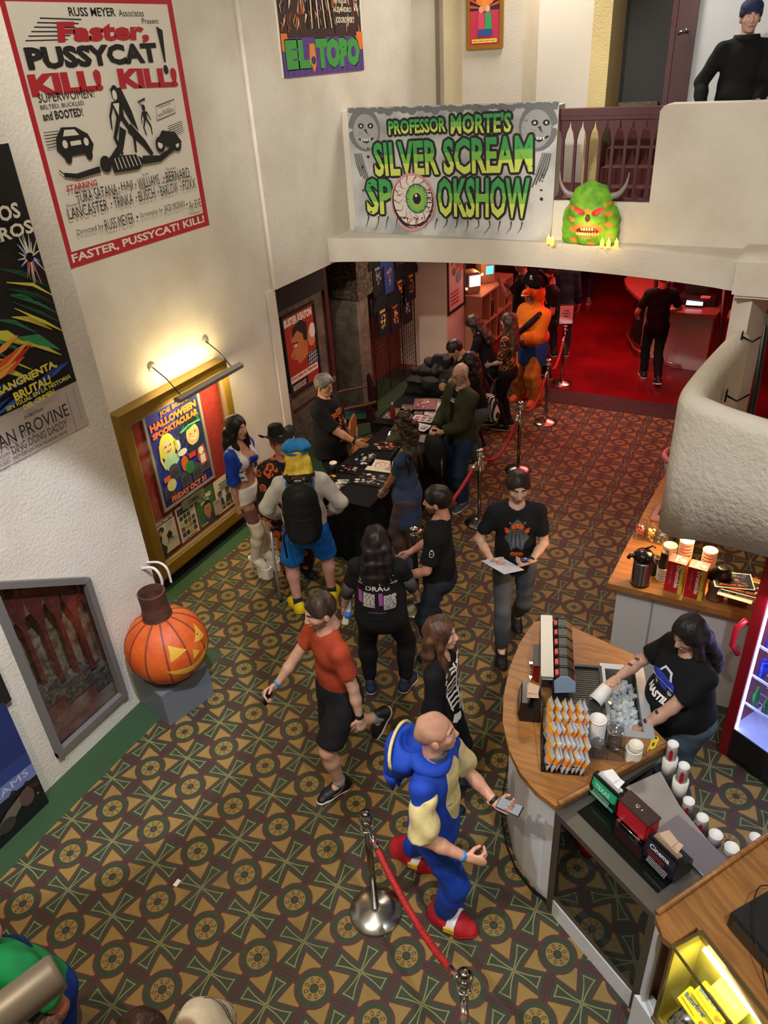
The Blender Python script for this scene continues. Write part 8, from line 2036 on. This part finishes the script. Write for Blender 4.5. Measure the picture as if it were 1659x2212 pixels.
A = Art(); A.rect(0, 0, 100, 100, mat('e0dcc4', .5)).line([(50 + 26 * math.cos(t), 50 + 30 * math.sin(t)) for t in np.linspace(0, 2 * PI, 15)], 3, mat('c87060', .5)).poly([(66, 20), (98, 10), (98, 60), (70, 44)], mat('c88a80', .5)).line([(20, 60), (40, 84), (62, 66)], 3, mat('c05a48', .5)).line([(38, 44), (50, 38), (62, 44)], 2.4, mat('c05a48', .5)).ell(42, 56, 4, 3, mat('b87060', .5)).ell(58, 56, 4, 3, mat('b87060', .5))
onT('drawing_print', 'white sheet with red line drawing of a face on the near table', -.36, 4.34, HZ - .3, .32, .26, A, base='e0dcc4')
onT('photo_print', 'small yellow and brown print beside the marker pens', -.76, 3.90, .2, .16, .14, photo_art(6, ['e8c030', '8a4a24', '3a5a3a', 'c87a3c'], n=14))
mk_c = ['e8e4dc', '3a5ad0', 'b83838', '2a8a5a', 'e8d860', '38a8b8', 'e0dcd4']
for i, c in enumerate(mk_c):
    o = MB().tube([(-.065, 0, 0), (.03, 0, 0)], .0075, mat('e8e4dc', .4), 10).tube([(.03, 0, 0), (.065, 0, 0)], .0085, mat(c, .4), 10).build('marker_pen', loc=(-.60 + .012 * (i % 3), 3.70 + i * .03, ZT + .009)); o.rotation_euler = (0, 0, .25 + .07 * ((i * 5) % 4)); tag(o, 'marker pen lying with others at the near end of the merchandise table', 'pen', 'marker pens at the near end of the table')
cpp = thing('coffee_cup', 'dark paper coffee cup with white lid at the vendor side of the table', 'cup', (-.80, 4.02, .752)); MB().lathe([(.028, 0), (.038, .11)], mat('1a1816', .6), n=24).build('cup', cpp); MB().lathe([(.042, .108), (.043, .118), (.038, .124), (.036, .120), (.001, .120)], WHT, n=24).build('lid', cpp)
o = thing('card_fan', 'small fan of tan stickers and cards by the werewolf mask', 'cards', (-.24, 4.58, .752)); o['label'] = 'small fan of tan paper cut-outs near the person in the blue dress'
for i in range(5): MB().box((.018 * i - .03, .012 * (i % 3), .004 + .002 * i), (.03, .09, .002), mat('c89a5a', .6), rz=-.5 + .2 * i).build('card', o)
st2 = MB().lathe([(.030, 0), (.030, .004)], WHT, n=20).build('sticker', loc=(-.20, 4.50, .752)); tag(st2, 'round white sticker on the black cloth of the near table', 'sticker')
pt = thing('card_reader', 'white payment stand with glowing pale blue screen on the near table', 'card reader', (-.60, 5.10, .752), .3); MB().prism([(-.07, 0), (-.07, .02), (.05, .075), (.07, .07), (.07, 0)], -.06, .06, WHT, M=Matrix.Rotation(PI / 2, 4, 'X')).build('stand', pt)
MB().quad([(-.066, -.05, .0235), (.046, -.05, .0765), (.046, .05, .0765), (-.066, .05, .0235)], mat('a8d8e8', .3, emit=.8)).build('screen', pt)
crd = MB().box((0, 0, .01), (.09, .07, .02), WHT, bev=.004).box((0, 0, .0205), (.03, .03, .002), BKI).build('contactless_reader', loc=(-.42, 5.06, .752)); tag(crd, 'small square white contactless reader with black square beside the payment stand', 'card reader')
bxx = MB().box((0, 0, .02), (.26, .09, .04), mat('d8cca8', .6)).build('cardboard_box', loc=(-.52, 5.22, .752)); bxx.rotation_euler = (0, 0, .2); tag(bxx, 'long cream carton behind the payment stand on the table', 'box')
btl = thing('bottle', 'clear plastic bottle of red drink standing on the far table', 'bottle', (-.82, 5.50, .752)); MB().lathe([(.028, 0), (.032, .01), (.031, .12), (.032, .15), (.014, .19), (.013, .205)], mat('8a2a2c', .1, alpha=.85), n=20).build('body', btl); MB().lathe([(.015, .20), (.015, .225)], mat('d8b0b0', .4), n=14).build('cap', btl)
onT('magazine', 'pink tinted magazine with bold artwork on top of the far table stack', -.62, 6.02, .35, .30, .36, photo_art(7, ['c86070', '8a3040', 'e0c0c0', '4a2a30', 'e8e070'], bg='9a5a64'), th=.03, cat='magazine')
onT('flyer', 'yellow edged sheet under the pink magazine on the far table', -.52, 6.12, .2, .30, .34, photo_art(8, ['d8d060', 'c89058', 'e8e0c0'], bg='d0c8a0', n=10), th=.004, cat='flyer', base='d8d0b0')
A = Art(); A.rect(0, 0, 100, 100, mat('e0d8d4', .5)); 
for i in range(3):
    for j in range(2): A.rect(10 + i * 28, 12 + j * 34, 20, 24, mat(['3a3434', 'c03a44', '3a3434'][(i + j) % 3], .5))
A.rect(34, 82, 52, 8, mat('3a3434', .5))
onT('flyer', 'white flyer with six small panels beside the bald man\'s sleeve', -.46, 5.66, .12, .30, .20, A, cat='flyer', th=.003, base='e0d8d4')
A = Art(); A.rect(0, 0, 100, 100, mat('e0d8d8', .5)).rect(0, 4, 26, 92, mat('a83a44', .5)).line([(38, 26), (38, 76), (66, 76), (66, 26), (38, 26)], 3, mat('3a3434', .5)); inkrows(A, 72, 20, 22, 60, mat('3a3434', .5), 6, 2)
onT('flyer', 'white flyer with red band and diagram on the far table', -.44, 5.42, -.1, .30, .19, A, cat='flyer', th=.003, base='e0d8d8')
A = Art(); A.rect(0, 0, 100, 100, mat('d8d0d0', .5)); inkrows(A, 20, 20, 60, 60, mat('8a6a6c', .5), 6, 4); onT('flyer', 'white flyer partly under the bald man\'s elbow', -.42, 5.88, .5, .26, .20, A, cat='flyer', th=.003, base='d8d0d0')
for i, (x, y, rz) in enumerate(((-.86, 5.72, .3), (-.72, 5.70, .28), (-.80, 5.86, .3), (-.64, 5.84, .25), (-.90, 5.58, .1))):
    onT('comic_book', ['left front', 'right front', 'left rear', 'right rear', 'bottle side'][i] + ' comic in the row of faded comics on the far table', x, y, rz, .17, .23, photo_art(20 + i, ['8a7a70', 'b0a090', '5a4a48', '9a5a50', 'c8c0a8'], bg='6a5c54', n=14), cat='comic', th=.008)
onT('photo_print', 'dark print with orange figure at the corner of the near table behind the mask', -.16, 5.14, .2, .26, .20, photo_art(30, ['b84a28', '3a1c14', 'd88a50'], n=8))
# T-shirt piles
TS = cloth('101012', .9)
for i, (x, y, z, sx, sy, h) in enumerate(((-.72, 6.45, .745, .18, .15, .16), (-.94, 6.75, .745, .18, .16, .22), (-.60, 6.80, .745, .17, .15, .20), (-.85, 7.02, .745, .20, .14, .24), (-.72, 6.95, .93, .18, .14, .14), (-.95, 6.46, .745, .15, .12, .14))):
    lump('shirt_pile', ['front', 'wall side', 'queue side', 'rearmost', 'topmost', 'small wall side'][i] + ' heap of crumpled black t-shirts on the far merchandise table', 'clothes', (x, y, z), (sx, sy, h), mat('0b0b0d', .85, noise=(16, '3a3034', .68, .70)), i + 2, .013, .075, 30)
dl = thing('doll_head', 'pale doll head with black hair lying on the t-shirt heap', 'toy', (-.52, 6.38, .90)); MB().sphere((0, 0, 0), (.06, .06, .07), mat('c89a80', .5)).build('head', dl); MB().sphere((-.01, .02, .02), (.068, .062, .068), BKI).build('hair', dl)
# grid wall with shirts
gw = thing('grid_wall', 'black wire grid panels carrying printed t-shirts along the recess wall', 'display rack', (-2.12, 7.42, 0))
mb = MB(); WB = mat('0e0c0c', .4)
for i in range(19): mb.tube([(0, i * .078, .05), (0, i * .078, 2.2)], .004 if i % 6 else .009, WB, 5)
for j in range(28): mb.tube([(0, 0, .05 + j * .0795), (0, 1.40, .05 + j * .0795)], .004, WB, 5)
mb.build('grid', gw)
TEE = [(-.13, .0), (.13, .0), (.135, .38), (.20, .33), (.235, .40), (.14, .53), (.06, .555), (0, .535), (-.06, .555), (-.14, .53), (-.235, .40), (-.20, .33), (-.135, .38)]
TEE = [(x * 1.15, z * 1.15) for x, z in TEE]
tcols = [('141416', ['8a8a8c', '5a5a5e']), ('2c3a6a', ['a89080', '6a5048']), ('121214', ['c8782c', 'a04a1c', 'd8a048']), ('121214', ['c8682c', '8a3a1c']), ('101012', ['c8b050', '8a8a8c', 'a07a40']), ('101012', ['b84a24', 'd88a60', 'c8c0b8']), ('121214', ['6a5a8a', '8a8a90'])]
tl = ['dark t-shirt with grey print at the upper left of the wire grid', 'blue t-shirt hanging on the upper part of the wire grid', 'black t-shirt with orange title print on the upper wire grid', 'black t-shirt with orange creature print at the far end of the wire grid', 'black t-shirt with yellow title and grey figures low on the wire grid', 'black t-shirt with orange and white print low on the wire grid', 'black t-shirt with small purple print hanging lowest on the wire grid']
for i, ((y, z), (c, pal)) in enumerate(zip(((7.55, 1.66), (7.86, 1.62), (8.22, 1.30), (8.58, 1.30), (7.62, 1.02), (8.00, .98), (8.46, .98)), tcols)):
    t = thing('t_shirt', tl[i], 't-shirt', (-2.06 + .015 * (i % 2), y, z)); M = Matrix(((0, 0, 1, 0), (1, 0, 0, 0), (0, 1, 0, 0), (0, 0, 0, 1)))
    MB().prism(TEE, -.012, .012, cloth(c), M=M).build('fabric', t); A = Art(100, 140); r = random.Random(i)
    A.text(['MORBID', 'HEROES', 'SCREAM', 'TERROR', 'BURBANK', 'NIGHT', 'HORROR'][i], 8, 116, 84, 18, mat(pal[0], .6), .05) if i != 1 else None
    for q in range(24): A.ell(r.uniform(18, 82), r.uniform(10, 104), r.uniform(4, 10), r.uniform(4, 11), mat(r.choice(pal), .6), 8)
    A.build('print', (.0125, -.10, .10), (0, .20, 0), (0, 0, .32), t, dz=.0002)
# chairs
ch = thing('armchair', 'dark maroon armchair with curved brown wooden arms behind the merchandise table', 'chair', (-1.72, 6.10, 0), -.9); MR = cloth('3a1518'); BW = mat('5a3820', .35)
MB().box((0, 0, .43), (.52, .50, .09), MR, bev=.03).build('seat', ch); MB().box((0, .24, .72), (.50, .06, .42), MR, bev=.03).build('backrest', ch)
for sd in (-1, 1): MB().tube(catm([(sd * .30, .24, .70), (sd * .31, .05, .68), (sd * .31, -.18, .66), (sd * .30, -.25, .58), (sd * .28, -.24, .42)]), .022, BW, 8).build('arm', ch)
for x, y in ((-.24, -.22), (.24, -.22), (-.24, .24), (.24, .24)): MB().tube([(x, y, 0), (x * .98, y * .98, .42)], .02, BW, 8).build('leg', ch)
for i, (c, z) in enumerate((('1c2c6a', .0), ('1c5a44', .012))): o = MB().box((0, 0, 0), (.30, .22, .012), mat(c, .5)).build('folder', loc=(-1.68 + .05 * i, 5.98 - .06 * i, .485 + z)); o.rotation_euler = (0, 0, .3 + .2 * i); tag(o, ('blue', 'green')[i] + ' folder lying on the seat of the maroon armchair', 'folder')
ch2 = thing('chair', 'honey coloured wooden chair back tucked behind the payment stand', 'chair', (-1.06, 5.28, 0), 1.9); HW = mat('a8692c', .35)
MB().box((0, 0, .44), (.40, .40, .03), HW, bev=.01).build('seat', ch2); MB().prism([(-.19, 0), (.19, 0), (.205, .18), (.13, .27), (-.13, .27), (-.205, .18)], -.012, .012, HW, M=Matrix.Translation((0, .20, .56)) @ Matrix.Rotation(PI / 2, 4, 'X')).build('backrest', ch2)
for x, y in ((-.17, -.17), (.17, -.17), (-.17, .19), (.17, .19)): MB().tube([(x, y, 0), (x, y, .44 if y < 0 else .62)], .014, STEEL, 8).build('leg', ch2)
# ================================================================== bar beyond the arch
br = thing('bar_counter', 'curved white fronted bar counter with red lit top beyond the arch', 'bar', (1.6, 11.3, 0)); BTOP = mat('8a4038', .25); off = Vector((-1.6, -11.3, 0))
T_ = [(.62, 12.1), (.62, 11.7), (.75, 11.3), (.98, 10.85), (1.25, 10.42), (1.5, 10.17), (1.85, 10.04), (2.36, 10.08), (2.42, 10.7), (1.85, 10.75), (1.5, 11.1), (1.35, 11.6), (1.5, 12.6), (.9, 12.8), (.7, 12.5)]
def sh(P): return [(p[0] - 1.6, p[1] - 11.3) for p in P]
MB().prism(sh(T_), .97, 1.02, BTOP).build('bar_top', br)
B_ = [(.98, 12.0), (1.02, 11.5), (1.25, 11.0), (1.50, 10.68), (1.80, 10.42), (2.30, 10.36), (2.30, 10.6), (1.8, 10.66), (1.45, 11.05), (1.3, 11.6), (1.3, 12.0)]
MB().prism(sh(B_), 0, .97, mat('b8a8a4', .6)).build('bar_front', br); MB().tube([Vector((*p, .12)) for p in sh([(.78, 12.0), (.84, 11.4), (1.08, 10.8), (1.4, 10.45), (1.95, 10.2)])], .02, mat('c89a90', .2, .8), 8).build('foot_rail', br)
MB().prism(sh([(.80, 12.0), (.95, 11.45), (1.25, 11.2), (1.2, 12.2)]), 0, .9, BKI).build('dark_cabinet', br)
tb2 = thing('tablet', 'tablet with bright white screen on the red lit bar top', 'tablet', (1.98, 10.45, 1.02), .1); MB().prism([(-.08, 0), (-.08, .03), (.08, .10), (.08, 0)], -.13, .13, BKI, M=Matrix.Rotation(PI / 2, 4, 'X') @ Matrix.Rotation(PI / 2, 4, 'Y') if False else Matrix.Rotation(PI / 2, 4, 'Z') @ Matrix.Rotation(PI / 2, 4, 'X')).build('stand', tb2)
MB().quad([(-.12, -.075, .034), (.12, -.075, .034), (.12, .075, .101), (-.12, .075, .101)], mat('c8e4ec', .3, emit=2.2)).build('screen', tb2)
rg = thing('cash_register', 'dark cash register box behind the tablet on the bar', 'cash register', (2.0, 10.75, 1.02)); MB().box((0, 0, .06), (.55, .32, .12), mat('2a1414', .4), bev=.01).build('drawer', rg); MB().box((-.05, .05, .26), (.36, .03, .24), BKI, bev=.008).tube([(-.05, .06, .12), (-.05, .06, .2)], .02, BKI).build('monitor', rg); rg.location.y = 10.62
MB().box((.12, -.1, .13), (.14, .10, .02), mat('d86a74', .5)).build('note_pad', rg)
for i, (x, y) in enumerate(((1.42, 10.98), (1.62, 10.80), (1.30, 11.2))):
    stack('bar_bottle', ['dark bottle nearest the tablet on the bar', 'second dark bottle on the bar behind the bartender', 'third dark bottle further back on the bar'][i], (x - .05, y, 1.02), .04, .26, mat('3a1418', .2), 3, 'bottle', ribs=False)
mn = thing('menu_board', 'leaning dark red wooden frame at the right end of the bar', 'frame', (2.50, 10.1, .0)); MB().tube([(0, 0, 0), (-.12, .25, 1.5)], .035, mat('4a1418', .4), 6).build('post', mn); MB().bx((.05, .3, .3), (.35, .34, 1.0), mat('4a4a6a', .6)).bx((.0, .1, .95), (.5, .4, .99), mat('b88a58', .5)).build('panel', mn)
# bookcase with old computers
bk_ = thing('bookcase', 'pale wooden bookcase with old glowing monitors on top beside the queue', 'bookcase', (-1.72, 9.88, 0)); PW = mat('a87a5c', .5)
mb = MB().bx((0, 0, 1.02), (.36, 1.6, 1.05), PW).bx((0, 0, 0), (.36, .03, 1.02), PW).bx((0, 1.57, 0), (.36, 1.6, 1.02), PW).bx((0, 0, 0), (.02, 1.6, 1.02), PW).bx((0, 0, .5), (.36, 1.6, .53), PW).bx((0, 0, .04), (.36, 1.6, .07), PW)
for y in (.42, .80, 1.18): mb.bx((0, y, .04), (.36, y + .03, 1.02), PW)
mb.build('carcass', bk_)
r = random.Random(1)
for i in range(22):
    bay = i % 4; sh_z = .53 if i % 2 else .07; y = 9.88 + .05 + bay * .39 + (i // 8) * .09 + r.uniform(0, .02); h = r.uniform(.22, .36)
    o = MB().bx((-.10, 0, 0), (.06, .035 + r.uniform(0, .02), h), mat(r.choice(['3a1414', '241014', '6a2a24', '1c1418', '8a5a4c']), .6)).build('book', loc=(-1.45, y, sh_z)); tag(o, 'dark spined book standing in the pale wooden bookcase', 'book', 'books in the pale bookcase')
for i, (y, h, c, em, lb) in enumerate(((10.05, .36, 'c8d8e8', 2.5, 'beige computer monitor glowing bluish white at the near end of the bookcase'), (10.75, .38, '3aa8e0', 2.2, 'boxy beige computer with small cyan screen at the far end of the bookcase'))):
    t = thing('computer', lb, 'computer', (-1.56, y, 1.05), -.35); MB().box((-.02, .12, h / 2), (.26, .30, h), mat('8a6a58', .5), bev=.02).build('case', t)
    MB().box((0, -.032, h * .62), (.20 if i == 0 else .14, .008, h * .5 if i == 0 else .14), mat(c, .3, emit=em)).build('screen', t); t.rotation_euler = (0, 0, .8)
lamp('bookcase_warm_light', 'POINT', (-1.60, 10.35, 1.45), 7, (1, .42, .14), size=.08)
for i in range(5): o = MB().sphere((0, 0, 0), .022, mat('ffb040', .4, emit=10), 10, 6).build('fairy_light', loc=(-1.66 + .02 * i, 9.95 + .13 * i, 1.15 + .12 * (i % 3))); tag(o, 'small warm glowing bulb strung above the bookcase monitors', 'light', 'warm bulbs above the bookcase')
cr = thing('barrier', 'chrome tubular barrier rails behind the bookcase', 'barrier', (-.95, 10.7, 0))
for j in range(2):
    mb = MB().tube(catm([(0, j * .35, 0), (0, j * .35, .95), (.03, j * .35, 1.0), (.30, j * .35, 1.0), (.33, j * .35, .95), (.33, j * .35, 0)], 3), .016, CHROME, 8).tube([(0, j * .35, .6), (.33, j * .35, .6)], .012, CHROME, 6).tube([(0, j * .35, .35), (.33, j * .35, .35)], .012, CHROME, 6); mb.build('rail_loop', cr)
MB().tube([(0, 0, .6), (0, .35, .6)], .012, CHROME, 6).tube([(.33, 0, .6), (.33, .35, .6)], .012, CHROME, 6).build('cross_rail', cr)
# fittings under the balcony beam
for i, (x, w, lb) in enumerate(((-1.12, .20, 'short white fitting under the beam near the t-shirts'), (2.16, .34, 'long white fitting under the beam above the bar'))):
    o = MB().box((0, 0, 0), (w, .16, .20), mat('d0ccc8', .5), bev=.02).build('ceiling_fitting', loc=(x, 7.05, 2.44)); tag(o, lb, 'fitting')
pc = MB().box((0, 0, .001), (.03, .05, .002), WHT).build('paper_scrap', loc=(.56, -.43, 0)); pc.location = (.44, -.25, .001); tag(pc, 'tiny white paper scrap on the carpet at lower left', 'scrap')
